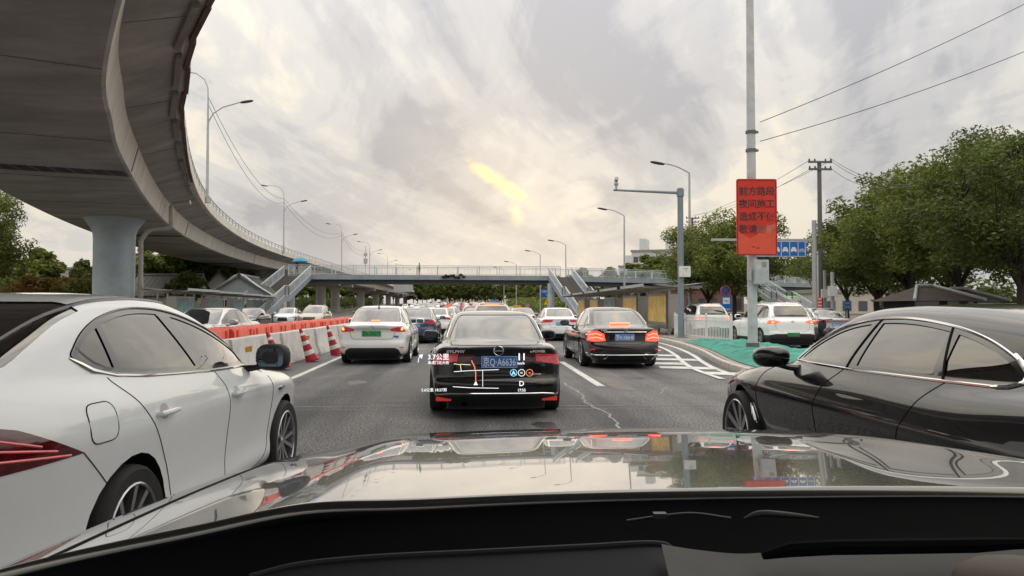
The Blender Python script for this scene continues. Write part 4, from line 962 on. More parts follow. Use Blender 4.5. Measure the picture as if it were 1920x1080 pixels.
M_POLE_D = mat('grey_blue_pole', (0.20, 0.25, 0.29), rough=0.5, var=0.1)
M_UTIL = mat('utility_pole', (0.14, 0.14, 0.14), rough=0.8, var=0.15)
M_DARK = mat('dark_metal', (0.03, 0.03, 0.035), rough=0.5)
M_STEEL = mat('brushed_steel', (0.36, 0.34, 0.31), rough=0.35, metal=0.8, var=0.1)
M_WIRE = mat('wire', (0.03, 0.03, 0.03), rough=0.6)
M_WHITE = mat('white_enamel', (0.74, 0.75, 0.75), rough=0.45, var=0.06, dirt=(0.55, 0.54, 0.5), dirt_amt=0.4)
M_LINE = mat('road_paint', (0.66, 0.66, 0.64), rough=0.6, var=0.12, scale=4, dirt=(0.16, 0.16, 0.16), dirt_amt=0.9, dirt_scale=4)
M_CRACK = mat('crack_filler', (0.30, 0.30, 0.30), rough=0.8, var=0.3, scale=6)
M_KERB = mat('kerb_granite', (0.48, 0.46, 0.43), rough=0.8, var=0.2, scale=6, dirt=(0.3, 0.28, 0.25), dirt_amt=0.5)
M_PAVE = mat('paving', (0.30, 0.26, 0.24), rough=0.85, var=0.2, scale=2.5)
M_NET = mat('green_dust_net', (0.03, 0.25, 0.19), rough=0.75, var=0.45, scale=2.2, bump=0.7, bscale=14, dirt=(0.02, 0.13, 0.105), dirt_amt=1.0, dirt_scale=1.6, stretch=(0.6, 1.6, 1))
M_BARR = mat('white_barrier_concrete', (0.62, 0.62, 0.60), rough=0.75, var=0.12, scale=2, dirt=(0.33, 0.32, 0.30), dirt_amt=0.7, dirt_scale=1.6, bump=0.1)
M_ORANGE = mat('orange_plastic', (0.74, 0.105, 0.06), rough=0.5, var=0.12, scale=1.5, dirt=(0.42, 0.15, 0.11), dirt_amt=0.7, dirt_scale=1.6)
M_CONE_R = mat('cone_red', (0.42, 0.015, 0.03), rough=0.5, var=0.15)
M_CONE_W = mat('cone_white_sleeve', (0.72, 0.72, 0.72), rough=0.35, var=0.12, scale=3)
M_SIGNRED = mat('red_reflective_sheet', (0.62, 0.024, 0.010), rough=0.45, var=0.08, scale=1.5)
M_SIGNEDGE = mat('dark_red_edge', (0.25, 0.015, 0.015), rough=0.4)
M_SIGNFADE = mat('faded_red_patch', (0.74, 0.085, 0.045), rough=0.45, var=0.1)
M_SIGNTXT = mat('dark_lettering', (0.035, 0.02, 0.025), rough=0.5)
M_BLUE = mat('blue_sign_sheet', (0.012, 0.13, 0.46), rough=0.4, var=0.06)
M_SIGNW = mat('white_sign_print', (0.78, 0.78, 0.78), rough=0.4)
M_YELLOW = mat('yellow_sign', (0.85, 0.42, 0.02), rough=0.4)
M_BARK = mat('bark', (0.045, 0.036, 0.028), rough=0.9, var=0.3, scale=6, bump=0.6, bscale=20, stretch=(1, 1, 0.3))
M_LEAF = mat('locust_leaves', (0.165, 0.195, 0.045), rough=0.6, var=0.35, scale=0.5, island=0.45, trans=0.35, spec=0.3)
M_LEAF2 = mat('darker_leaves', (0.110, 0.140, 0.034), rough=0.6, var=0.35, scale=0.5, island=0.45, trans=0.3, spec=0.3)
M_LEAF3 = mat('yellow_green_leaves', (0.17, 0.18, 0.035), rough=0.6, var=0.4, scale=0.5, island=0.45, trans=0.35, spec=0.3)
M_LEAFR = mat('rusty_shrub_leaves', (0.24, 0.13, 0.04), rough=0.7, var=0.5, scale=0.6, island=0.4, trans=0.3, spec=0.2)
M_ROOFT = mat('grey_roof_tiles', (0.13, 0.125, 0.12), rough=0.85, var=0.25, scale=2, stretch=(4, 1, 1))
M_BRICKB = mat('grey_blue_brick', (0.40, 0.46, 0.49), rough=0.85, var=0.12, scale=3)
M_PLASTER = mat('pale_plaster', (0.50, 0.47, 0.42), rough=0.85, var=0.12, dirt=(0.36, 0.33, 0.3), dirt_amt=0.5)
M_WIN = mat('dark_window', (0.05, 0.06, 0.07), rough=0.15, coat=0.6)
M_APT = mat('apartment_wall', (0.52, 0.46, 0.41), rough=0.85, var=0.08, scale=0.1)
M_APT2 = mat('white_apartment_wall', (0.60, 0.63, 0.64), rough=0.85, var=0.08, scale=0.1)
M_BUSG = mat('bus_green', (0.22, 0.55, 0.03), rough=0.3, coat=0.6, var=0.05)
M_BUSP = mat('bus_pale', (0.62, 0.72, 0.42), rough=0.35, coat=0.5, var=0.15)
M_AD = mat('yellow_poster', (0.70, 0.42, 0.04), rough=0.4, emit=(0.8, 0.5, 0.08), estr=0.08, var=0.5, scale=2.4, dirt=(0.6, 0.55, 0.45), dirt_amt=0.8, dirt_scale=2.2)
M_AD2 = mat('teal_poster', (0.10, 0.33, 0.36), rough=0.4, var=0.5, scale=2.4, dirt=(0.6, 0.6, 0.5), dirt_amt=0.6, dirt_scale=2)
M_CANOPY = mat('shelter_roof_sheet', (0.30, 0.29, 0.27), rough=0.5, metal=0.2, var=0.2)
M_BROWNR = mat('brown_fascia', (0.13, 0.085, 0.075), rough=0.8, var=0.35, scale=2)
M_TEALC = mat('blue_umbrella_cloth', (0.01, 0.25, 0.42), rough=0.6, var=0.15)
M_SKIN = mat('skin', (0.45, 0.28, 0.2), rough=0.6); M_CLOTH = mat('dark_clothing', (0.04, 0.045, 0.06), rough=0.9); M_HAIR = mat('black_hair', (0.01, 0.01, 0.01), rough=0.6)
# ================================================================ ground and road
def gz(y):                                    # the road climbs gently beyond the footbridge
    t = max(0.0, min(1.0, (y-115)/60.0)); s_ = t*t*(3-2*t)
    return s_*(y-125)*0.0125 if y < 430 else (430-125)*0.0125
YS = [-60, -10, 0, 20, 40, 60, 80, 100, 110, 118, 126, 134, 142, 150, 158, 166, 175, 190, 220, 260, 320, 430, 600, 1200, 4000]
def strip_mesh(x0, x1, dz, ys=YS, nx=1):
    b = MB(); vs = []; n = nx+1
    for y in ys:
        a = x0(y) if callable(x0) else x0; c = x1(y) if callable(x1) else x1
        for i in range(n): vs.append((a+(c-a)*i/nx, y, gz(y)+dz))
    return b.add(vs, [(j*n+i, j*n+i+1, (j+1)*n+i+1, (j+1)*n+i) for j in range(len(ys)-1) for i in range(nx)])
struct(strip_mesh(-2500, 2500, -0.03, nx=4).build('ground', M_GROUND))
struct(strip_mesh(-24, 27, 0.0, [y for y in YS if y <= 600]).build('road', M_ASPH))
# painted lines
def ribbon(pts, w, z=0.006):
    b = MB(); vs = []
    for i, p in enumerate(pts):
        a = Vector(pts[max(i-1, 0)][:2]); c = Vector(pts[min(i+1, len(pts)-1)][:2]); d = (c-a).normalized(); n = Vector((d.y, -d.x))
        for s in (-1, 1): q = Vector(p[:2])+n*s*w/2; vs.append((q.x, q.y, gz(q.y)+z))
    return b.add(vs, [(2*i, 2*i+1, 2*i+3, 2*i+2) for i in range(len(pts)-1)])
def mark(b, name='lane_marking', m=None): return struct(b.build(name, m or M_LINE))
mark(ribbon([(-3.62, 4), (-3.64, 10), (-3.66, 16), (-3.80, 21.5), (-3.85, 30), (-3.9, 60), (-4.0, 110)], 0.14), 'edge_line')
for k in range(9):
    y0 = 13.6+k*9.5 if k else 13.6
    y1 = y0+6.2; mark(ribbon([(2.36, y0), (2.38, y1)], 0.15))
for k in range(8): y0 = 27+k*9.5; mark(ribbon([(-0.95, y0), (-0.97, y0+4)], 0.13))
def gl(pts): return [tuple(G(*p)) for p in pts]
def smooth_path(pts, n=6):
    out = []
    P_ = [Vector(p) for p in pts]; P_ = [P_[0]*2-P_[1]]+P_+[P_[-1]*2-P_[-2]]
    for i in range(1, len(P_)-2):
        a, b, c, d = P_[i-1:i+3]
        for j in range(n):
            t = j/n; out.append(0.5*((2*b)+(c-a)*t+(2*a-5*b+4*c-d)*t*t+(3*b-a-3*c+d)*t**3))
    out.append(P_[-2]); return out
KERB = [Vector((x, y)) for x, y in [(8.9, 70), (8.45, 50), (8.25, 38), (8.12, 32.5), (7.95, 28.5), (7.55, 25), (7.05, 22), (6.55, 19.6), (6.15, 17.3), (5.98, 15), (5.9, 12), (5.9, 4)]]
kp = smooth_path([(p.x, p.y, 0) for p in KERB], 8)
def offset_path(pts, d):
    out = []
    for i, p in enumerate(pts):
        t = (pts[min(i+1, len(pts)-1)]-pts[max(i-1, 0)]).normalized(); out.append(p+Vector((t.y, -t.x, 0))*d)
    return out
in1 = [p for p in offset_path(kp, 0.42) if 4 < p.y < 34]; mark(ribbon([tuple(p) for p in in1], 0.14), 'edge_line')
in2 = [p for p in offset_path(kp, 0.95) if 14.5 < p.y < 32]; mark(ribbon([tuple(p) for p in in2], 0.13, 0.014), 'edge_line')
for (x0, y0, x1, y1) in ((3.95, 22.8, 6.0, 22.2), (4.2, 20.9, 6.1, 20.3), (4.3, 19.1, 5.4, 18.9), (4.45, 17.8, 5.75, 17.4), (5.05, 16.2, 5.75, 15.9), (3.9, 25.6, 6.3, 25.0)):
    b = MB(); v = [(x0, y0-0.32), (x1, y1-0.42), (x1+0.1, y1+0.30), (x0+0.12, y0+0.34)]; b.add([(x, y, 0.010) for x, y in v], [(0,1,2,3)]); mark(b, 'hatch_marking')
rnd = random.Random(5)
def crack(pts, w, seed, name='road_crack'):
    r = random.Random(seed); out = []
    for a, b_ in zip(pts[:-1], pts[1:]):
        n = max(2, int((Vector(b_)-Vector(a)).length/0.18))
        for i in range(n): t = i/n; out.append((a[0]+(b_[0]-a[0])*t+r.uniform(-.03, .03), a[1]+(b_[1]-a[1])*t+r.uniform(-.03, .03)))
    out.append(pts[-1]); b = MB(); vs = []
    for i, p in enumerate(out):
        a = Vector(out[max(i-1, 0)]); c = Vector(out[min(i+1, len(out)-1)]); d = (c-a).normalized(); nn = Vector((d.y, -d.x)); ww = w*r.uniform(0.5, 1.3)
        for s in (-1, 1): q = Vector(p)+nn*s*ww/2; vs.append((q.x, q.y, 0.004))
    b.add(vs, [(2*i, 2*i+1, 2*i+3, 2*i+2) for i in range(len(out)-1)]); struct(b.build(name, M_CRACK))
crack([(-3.9, 11.05), (-1.5, 11.0), (0.9, 10.95), (3.4, 10.9), (5.6, 11.0)], 0.035, 3)
crack([(-3.6, 10.75), (-2.0, 10.7), (0.0, 10.66), (2.8, 10.6), (5.6, 10.72)], 0.02, 4)
crack([(1.75, 14.2), (1.83, 12.6), (1.72, 11.2), (1.85, 10.0), (1.76, 8.7), (1.7, 6.0)], 0.035, 6)
crack([(-3.3, 15.3), (-2.6, 16.4), (-1.9, 16.9), (-1.3, 17.2)], 0.03, 7)
crack([(3.2, 9.6), (4.3, 9.9), (5.2, 9.7)], 0.015, 8)
M_OIL = mat('oil_stain', (0.05, 0.05, 0.052), rough=0.45, var=0.4, scale=5)
for k, (x_, y_, sx_, sy_) in enumerate(((-2.2, 14.6, 0.22, 0.5), (0.9, 9.2, 0.16, 0.3), (3.9, 12.8, 0.2, 0.55), (-0.3, 13.4, 0.12, 0.35), (3.4, 15.2, 0.15, 0.3), (-2.9, 9.4, 0.14, 0.4))):
    r_ = random.Random(k+9); b = MB(); b.add([(x_+sx_*math.cos(i*0.449)*r_.uniform(0.6, 1.1), y_+sy_*math.sin(i*0.449)*r_.uniform(0.6, 1.1), 0.0025) for i in range(14)], [tuple(range(14))]); struct(b.build('oil_stain', M_OIL))
crack([(-3.4, 12.6), (-2.7, 12.2), (-2.2, 12.5), (-1.4, 12.1), (-0.9, 12.3)], 0.012, 21)
crack([(2.5, 12.0), (3.1, 12.3), (3.5, 13.4), (4.3, 13.9), (4.9, 15.0)], 0.014, 22)
crack([(0.6, 11.6), (0.9, 12.8), (0.7, 14.2), (1.1, 15.6)], 0.010, 23)
b = MB(); b.add([(x, y, 0.004) for x, y in ((-1.35, 26), (-0.75, 26), (-0.95, 11.4), (-1.5, 11.4))], [(0,3,2,1)]); struct(b.build('tar_patch', mat('tar', (0.045, 0.045, 0.047), rough=0.6, var=0.3, scale=3)))
b = MB(); b.add([(x, y, 0.003) for x, y in ((2.45, 15.6), (2.75, 15.4), (2.9, 12.9), (2.55, 13.0))], [(0,3,2,1)]); struct(b.build('tar_patch', M_STEP))
# island with kerb stones, paving and net
isl_r = lambda y: 10.3 if y > 27 else 9.6+(y-15)*0.06
isl = MB(); left = [p for p in kp]
vs = []
for p in left: vs += [(p.x+0.06, p.y, 0.122), (isl_r(p.y), p.y, 0.122)]
isl.add(vs, [(2*i, 2*i+1, 2*i+3, 2*i+2) for i in range(len(left)-1)])
isl.add([(p.x+0.16, p.y, 0.135) for p in left[::4]]+[(p.x+0.16, p.y, -0.02) for p in left[::4]], [])
island = struct(isl.build('traffic_island', M_PAVE))
stones = []; nodes_ = []; acc = 0.0; nxt = 0.0
for i in range(1, len(kp)):
    d = kp[i]-kp[i-1]; L_ = d.length
    while nxt <= acc+L_: nodes_.append(kp[i-1]+d*((nxt-acc)/L_)); nxt += 1.0
    acc += L_
stones = list(zip(nodes_[:-1], nodes_[1:]))
kb = MB(); kb.box(0, 0.155, 0, 1.0, -0.05, 0.14); kmesh = kb.mesh('kerb_stone', M_KERB, bevel=0.012)
for a, c in stones:
    d = c-a; o = ob('kerb_stone', kmesh, island, a, (0, 0, math.atan2(-d.x, d.y))); 
    o.scale = (-1 if False else 1, (d.length-0.012), rnd.uniform(0.97, 1.03))
for yy in np.arange(29.5, 60, 1.2):                      # rows of paving slabs
    for xx in np.arange(8.45, 10.1, 0.6):
        if yy > 48: continue
        o = ob('paving_slab', None or (globals().setdefault('_slab', MB().box(0.005, 0.59, 0.005, 1.19, 0, 0.03).mesh('paving_slab', M_PAVE, bevel=0.006))), island, (xx, yy, 0.115+rnd.uniform(0, 0.006)))
nb = MB(); nx_, ny_ = 44, 130
import mathutils
def netf(u, v):
    y = 15.0+v*13.6; xl = min((abs(p.y-y), p.x) for p in kp)[1]+0.20; xr = isl_r(y)-0.1; x = xl+(xr-xl)*u
    e = min(1, min(u, 1-u)*6)*min(1, min(v, 1-v)*9)
    h = mathutils.noise.fractal(Vector((x*1.3, y*1.1, 0.3)), 0.8, 2.1, 6)
    return (x, y, 0.14+e*(0.12+0.10*h))
nb.grid(netf, nx_, ny_); tag(nb.build('dust_net', M_NET, smooth=True), 'crumpled green dust net spread over the kerbed island', 'net')
# ================================================================ the curved flyover
EDGE = [Vector((14.5, -16, 0)), Vector((8.4, -6.5, 0)), Vector((1.0, 5.0, 0))]
for px, py in ((392, 8), (352, 150), (345, 228), (360, 318), (385, 368), (420, 408), (470, 443), (530, 469), (600, 491)):
    EDGE.append(G(px, py, 8.4 if py < 240 else (8.75 if py < 330 else 9.05)))
EDGE = [Vector((p.x, p.y, 0)) for p in EDGE]+[Vector((-25.2, 150, 0)), Vector((-25.2, 200, 0)), Vector((-25.6, 260, 0)), Vector((-26, 330, 0)), Vector((-27, 420, 0))]
ep = smooth_path(EDGE, 14)
SECT = {'parapet': ([(0, 9.02), (0.26, 9.02), (0.28, 8.25), (0.28, 8.10), (-0.02, 8.10), (-0.03, 8.22), (0.0, 8.26)], M_CONC),
        'cantilever': ([(0.28, 8.24), (9.0, 8.24), (9.0, 8.02), (2.3, 7.90), (2.28, 7.98), (0.28, 8.12)], M_SOFF)}
def sweep(path, sect, closed=True):
    b = MB(); n = len(sect); vs = []
    for i, p in enumerate(path):
        t = (path[min(i+1, len(path)-1)]-path[max(i-1, 0)]).normalized(); nl = Vector((-t.y, t.x, 0))
        for off, z in sect: q = p+nl*off; vs.append((q.x, q.y, z))
    m = n if closed else n-1
    b.add(vs, [(i*n+j, i*n+(j+1) % n, (i+1)*n+(j+1) % n, (i+1)*n+j) for i in range(len(path)-1) for j in range(m)])
    return b
fly = thing('flyover', 'curved grey concrete flyover sweeping overhead from the upper left into the distance', 'flyover', (0, 0, 0))
sweep(ep, [(0, 9.02), (0.24, 9.02), (0.26, 8.42), (0.26, 8.36), (-0.02, 8.36), (-0.03, 8.45), (0.0, 8.48)]).build('parapet', M_WEB, fly, smooth=True, sharp=25)
sweep(ep, [(0.26, 8.52), (10.2, 8.52), (10.2, 8.36), (8.3, 7.92), (1.74, 7.92), (0.26, 8.38)]).build('deck_slab', M_SOFF, fly, smooth=True, sharp=25)
sweep(ep, [(1.74, 7.92), (2.0, 6.86)], False).build('web', M_WEB, fly, smooth=True, sharp=25)
sweep(ep, [(2.0, 6.86), (2.1, 6.80), (7.9, 6.80), (8.0, 6.86), (8.3, 7.92)], False).build('soffit', M_SOFF, fly, smooth=True, sharp=25)
sweep(ep, [(10.46, 9.02), (10.22, 9.02), (10.20, 8.4), (10.20, 8.36), (10.48, 8.36)]).build('far_parapet', M_WEB, fly, smooth=True, sharp=25)
def along(path, step, y0=-1e9, y1=1e9):
    out = []; acc = 0; nxt = 0
    for i in range(1, len(path)):
        d = path[i]-path[i-1]; L_ = d.length
        while nxt <= acc+L_:
            q = path[i-1]+d*((nxt-acc)/L_); t = d.normalized()
            if y0 <= q.y <= y1: out.append((q, t))
            nxt += step
        acc += L_
    return out
# brown steel trough hung under the near edge, in short lengths
for k, (q, t) in enumerate(along(ep, 2.6, 2, 40)):
    nl = Vector((-t.y, t.x, 0)); b = MB(); z = 8.31+0.012*(k % 3)
    b.beam(q+nl*0.03+Vector((0,0,z)), q+t*2.55+nl*0.03+Vector((0,0,z)), 0.13, 0.13); b.build('cable_trough', M_BROWNR, fly)
for k, (q, t) in enumerate(along(ep, 3.9, 3, 44)):
    nl = Vector((-t.y, t.x, 0)); b = MB(); b.beam(q+nl*0.30+Vector((0,0,8.28)), q+t*3.3+nl*0.30+Vector((0,0,8.28)), 0.16, 0.15); b.build('conduit_box', M_CONC, fly)
for q, t in along(ep, 8.0, -2, 120):
    nl = Vector((-t.y, t.x, 0)); b = MB(); b.tube([q+nl*2.1+Vector((0,0,6.795)), q+nl*7.8+Vector((0,0,6.795))], 0.012, 4); b.tube([q+nl*0.4+Vector((0,0,8.335)), q+nl*1.7+Vector((0,0,7.93))], 0.012, 4); b.build('formwork_joint', M_BROWNR if False else M_UTIL, fly)
# metal hand rail on the parapet
rp_ = [p for p in ep if p.y > 20]
rb = MB()
for h, r_ in ((9.55, 0.05), (9.32, 0.03)): rb.tube([(p.x-0.1, p.y, h) for p in rp_], r_, 6)
for q, t in along(rp_, 2.0): rb.beam((q.x-0.1, q.y, 9.0), (q.x-0.1, q.y, 9.55), 0.08, 0.10)
stuff(rb.build('hand_rail', M_GALV, fly))
# ribs of the drip groove and vent grilles
def grille(yc, horiz):
    i = min(range(len(ep)), key=lambda j: abs(ep[j].y-yc)); p = ep[i]; t = (ep[i+1]-ep[i-1]).normalized(); nl = Vector((-t.y, t.x, 0)); b = MB()
    if horiz:
        for k in range(55):
            q = p+nl*(2.15+k*0.105); b.beam(Vector((q.x, q.y, 6.795))-t*0.6+nl*0.1, Vector((q.x, q.y, 6.795))+t*0.6-nl*0.1, 0.055 if k % 6 else 0.0, 0.03)
    else:
        for k in range(11):
            z = 6.95+k*0.088; o = 1.74+0.26*(7.92-z)/1.06-0.01; q = p+nl*o; b.beam(Vector((q.x, q.y, z))-t*0.16, Vector((q.x, q.y, z))+t*0.16, 0.03, 0.045)
    b.build('vent_grille', M_DARK, fly)
for yc in (31.0, 58.0, 92.0): grille(yc, True); grille(yc, False)
# piers
def pier(y, r, z1, label, capw=0):
    i = min(range(len(ep)), key=lambda j: abs(ep[j].y-y)); p = ep[i]; t = (ep[i+1]-ep[i-1]).normalized(); nl = Vector((-t.y, t.x, 0)); c = p+nl*4.75
    b = MB(); n = 32; z0 = gz(c.y)-0.1
    b.lathe([(r, z0), (r, z1-1.3), (r*1.02, z1-0.95), (r*1.12, z1-0.6), (r*1.36, z1-0.2), (r*1.50, z1+0.03)], n, Matrix.Translation((c.x, c.y, 0)))
    o = b.build('pier_column', M_PIER if y < 60 else M_CONC, fly, smooth=True, sharp=50)
    if capw:
        b = MB(); a = c-nl*capw/2; d = c+nl*capw/2
        b.beam((a.x, a.y, z1-0.45), (d.x, d.y, z1-0.45), 2.0, 1.0); b.build('pier_cap', M_CONC, fly, bevel=0.05)
    return c
pc = pier(48, 1.15, 6.82, '')
for y in (108, 150, 167, 203, 238, 273, 310, 350): pier(y, 0.95, 6.82, '', 7.5)
# drain pipe on the big pier
pp = [P(x, y, yy) for x, y, yy in ((357, 379, 46.2), (325, 383, 46.2), (321, 388, 46.2), (321, 424, 46.4), (316, 428, 46.4), (288, 429, 46.5), (279, 432, 46.5), (267, 446, 46.5), (264, 452, 46.5), (264, 590, 46.5))]
pp[-1].z = 0
dp = MB(); dp.tube([Vector(p) for p in pp], 0.14, 12)
for k in (0.25, 0.5, 0.75): q = pp[-2].lerp(pp[-1], k); dp.cyl(q-Vector((0,0,0.04)), q+Vector((0,0,0.04)), 0.175, 12)
tag(dp.build('drain_pipe', mat('pale_pipe', (0.50, 0.48, 0.44), rough=0.5, dirt=(0.3,0.28,0.25), dirt_amt=0.5), smooth=True), 'pale drain pipe stepping down from the flyover beside the big pier', 'pipe')
# ================================================================ footbridge
BR = [(-21.0, 88.0), (10.4, 90.0), (27, 98.0), (56, 117.0)]
fb = thing('footbridge', 'blue grey steel footbridge crossing above the whole road', 'footbridge', (0, 88, 0))
def w2(o, b, name, m, **k): q = b.build(name, m, None, **k); q.parent = o; q.location = -Vector(o.location); return q
def rail_run(p, q, h=1.1, step=0.16, lean=None):
    """balustrade between two deck points"""
    p = Vector(p); q = Vector(q); d = q-p; L_ = d.length; bars = MB(); fr = MB(); up = Vector((0,0,1))
    fr.beam(p+up*h, q+up*h, 0.07, 0.07); fr.beam(p+up*(h-0.16), q+up*(h-0.16), 0.04, 0.04); fr.beam(p+up*0.12, q+up*0.12, 0.05, 0.05)
    n = int(L_/step)
    for i in range(n+1): c = p+d*(i/n); bars.beam(c+up*0.12, c+up*(h-0.16), 0.022, 0.022)
    m_ = max(1, int(L_/2.4))
    for i in range(m_+1): c = p+d*(i/m_); fr.beam(c, c+up*h, 0.08, 0.08)
    return fr, bars
DZ = 5.12
for i, ((x0, y0), (x1, y1)) in enumerate(zip(BR[:-1], BR[1:])):
    a = Vector((x0, y0, 0)); c = Vector((x1, y1, 0)); d = (c-a).normalized(); nl = Vector((-d.y, d.x, 0))*1.7
    dz = DZ-(0.12 if i else 0); b = MB()
    b.beam(a+Vector((0,0,dz-0.08)), c+Vector((0,0,dz-0.08)), 3.4, 0.14); w2(fb, b, 'walkway', M_STEP)
    for s in (-1, 1):
        b = MB(); b.beam(a+nl*s+Vector((0,0,dz-0.16)), c+nl*s+Vector((0,0,dz-0.16)), 0.12, 0.55); w2(fb, b, 'side_beam', M_BRIDGE)
        fr, br = rail_run(a+nl*s+Vector((0,0,dz+0.1)), c+nl*s+Vector((0,0,dz+0.1)))
        w2(fb, fr, 'rail_frame', M_BRIDGE_L); stuff(w2(fb, br, 'balusters', M_BRIDGE_L))
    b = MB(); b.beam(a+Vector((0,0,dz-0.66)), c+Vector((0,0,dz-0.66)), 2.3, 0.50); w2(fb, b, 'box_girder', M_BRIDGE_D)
def stair(x0, y0, z0, x1, y1, z1, w, land=0.5, extra=''):
    """two flights with a landing; x0.. top, x1.. bottom"""
    T = Vector((x0, y0, z0)); B = Vector((x1, y1, z1)); h = Vector((B.x-T.x, B.y-T.y, 0)); L_ = h.length; d = h/L_; n = Vector((-d.y, d.x, 0))
    ll = 1.4; f = (L_-ll)*land; zm = z0+(z1-z0)*land
    segs = [(T, T+d*f+Vector((0,0,zm-z0))), (T+d*f+Vector((0,0,zm-z0)), T+d*(f+ll)+Vector((0,0,zm-z0))), (T+d*(f+ll)+Vector((0,0,zm-z0)), B)]
    for k, (p, q) in enumerate(segs):
        if k != 1:
            ns_ = int(abs(p.z-q.z)/0.155); st_ = MB().beam((0,0,0), (0,0,0.05), 0.1, 0.1)
            stp = MB(); stp.box(-w/2, w/2, -0.17, 0.17, -0.17, 0.0); sm = stp.mesh('stair_step', M_STEP)
            for j in range(ns_):
                c = p+(q-p)*((j+0.5)/ns_); o = ob('stair_step', sm, fb, c-Vector(fb.location), (0, 0, math.atan2(d.y, d.x)+R(90)))
        else:
            b = MB(); b.beam(p-Vector((0,0,0.1)), q-Vector((0,0,0.1)), w, 0.15); w2(fb, b, 'stair_landing', M_STEP)
        for s in (-1, 1):
            b = MB(); b.beam(p+n*s*w/2-Vector((0,0,0.22)), q+n*s*w/2-Vector((0,0,0.22)), 0.12, 0.55); w2(fb, b, 'stair_beam', M_BRIDGE)
            fr, br = rail_run(p+n*s*w/2, q+n*s*w/2); w2(fb, fr, 'stair_rail', M_BRIDGE_L); stuff(w2(fb, br, 'stair_balusters', M_BRIDGE_L))
stair(-19.9, 86.4, 5.12, -20.4, 66.5, 0.0, 3.0)
stair(10.5, 88.2, 5.12, 12.0, 71.5, 0.0, 2.8)
stair(39.5, 103.5, 5.0, 41.5, 88.0, 0.0, 2.2)
stair(35.0, 101.5, 5.0, 27.5, 92.5, 0.0, 2.2)
for x, y in ((-20.6, 86.2), (-19.6, 76), (9.3, 87.6), (11.4, 81.5), (27, 98), (52, 114.2)):
    b = MB(); zt = 4.3 if y > 84 else 2.3; b.cyl((x, y, 0), (x, y, zt), 0.42, 20); w2(fb, b, 'bridge_column', M_PIER, smooth=True)
# ================================================================ street lamps and poles
def lamp_post(x, y, h, arm, label, group=None, z0=0.0, double=False, yaw=0.0):
    t = thing('street_lamp', label, 'street lamp', (x, y, z0), yaw, group)
    b = MB(); b.tube([(0,0,0), (0,0,h*0.5), (0,0,h-0.4)], [0.11, 0.085, 0.06], 10); b.cyl((0,0,0), (0,0,0.4), 0.16, 10); b.build('post', M_GALV, t, smooth=True)
    for s, L_, rise in (((-1, arm*1.15, 1.4), (1, arm*1.15, 0.0)) if double else ((-1, arm, 0.0),)):
        b = MB(); hh = h-0.4+(0 if not double else (0.0 if s < 0 else -1.2))
        pts = [(0, 0, hh-0.3), (0, 0, hh)]+[(s*L_*u, 0, hh+(0.35+(rise if double else 0)*0.6)*math.sin(min(1, u*1.3)*math.pi/2)+0.25*u) for u in (0.12, 0.3, 0.5, 0.75, 1.0)]
        if double and s < 0: pts = [(0,0,hh-0.3), (0,0,hh), (-0.02, 0, hh+0.9), (-0.25, 0, hh+1.5), (-0.8, 0, hh+1.9), (-1.4, 0, hh+2.0), (-L_, 0, hh+2.0)]
        if double and s > 0: pts = [(0,0,hh-0.8), (0.05,0,hh-0.2), (0.35,0,hh+0.35), (1.0,0,hh+0.8), (L_, 0, hh+1.2)]
        b.tube(pts, 0.045, 8); b.build('arm', M_GALV, t, smooth=True)
        e = Vector(pts[-1]); b = MB(); b.blob(e+Vector((s*0.30, 0, 0.0)), (0.95, 0.28, 0.17), 2.6, 12, Matrix.Rotation(-s*R(10), 3, 'Y')); b.build('lamp_head', M_DARK, t, smooth=True)
    return t
for i, (px, y) in enumerate(((1294, 45.5), (1171, 67), (1061, 99), (1013, 117), (968, 147), (945, 178))):
    ords = ['tall street lamp behind the camera pole, nearest of the right-hand row', 'street lamp standing over the bus shelters, second of the right-hand row', 'street lamp rising behind the middle stairs of the footbridge', 'street lamp just left of the middle stairs, beyond the footbridge', 'small far street lamp seen over the black saloon, beyond the footbridge', 'smallest far street lamp, last of the right-hand row'][i]
    lamp_post(X(px, y), y, 10.2, 1.7, ords, None, gz(y))
lp = [P(386, 368, 51.5), P(531, 468, 99.5), P(645, 494, 145), P(686, 508, 184), P(703, 515, 226), P(722, 520, 280)]
lab2 = ['double-armed lamp on the flyover edge, nearest and largest', 'double-armed lamp on the flyover above the left footbridge stairs', 'double-armed lamp on the flyover behind the left half of the footbridge', 'double-armed far flyover lamp beside the mast', 'double-armed tiny flyover lamp right of the mast', 'double-armed tiniest flyover lamp, farthest along the deck']
for i, p in enumerate(lp):
    i_ = min(range(len(ep)), key=lambda j: abs(ep[j].y-p.y)); q = ep[i_]
    lamp_post(q.x+0.12, q.y, 7.4, 2.0, lab2[i], None, 8.6, True)
def wire(pts, r, label, sag=0.5, n=14):
    b = MB()
    for a, c in zip(pts[:-1], pts[1:]):
        a = Vector(a); c = Vector(c); b.tube([a.lerp(c, i/n)-Vector((0,0,sag*4*(i/n)*(1-i/n))) for i in range(n+1)], r, 5)
    return tag(b.build('wire', M_WIRE), label, 'wire')
tops = []
for p in lp:
    i_ = min(range(len(ep)), key=lambda j: abs(ep[j].y-p.y)); q = ep[i_]; tops.append(Vector((q.x+0.12, q.y, 15.9)))
wire(tops[:4], 0.018, 'upper of the two wires slung between the flyover lamps', 1.8)
wire([t-Vector((0,0,0.5)) for t in tops[:4]], 0.018, 'lower of the two wires slung between the flyover lamps', 2.2)
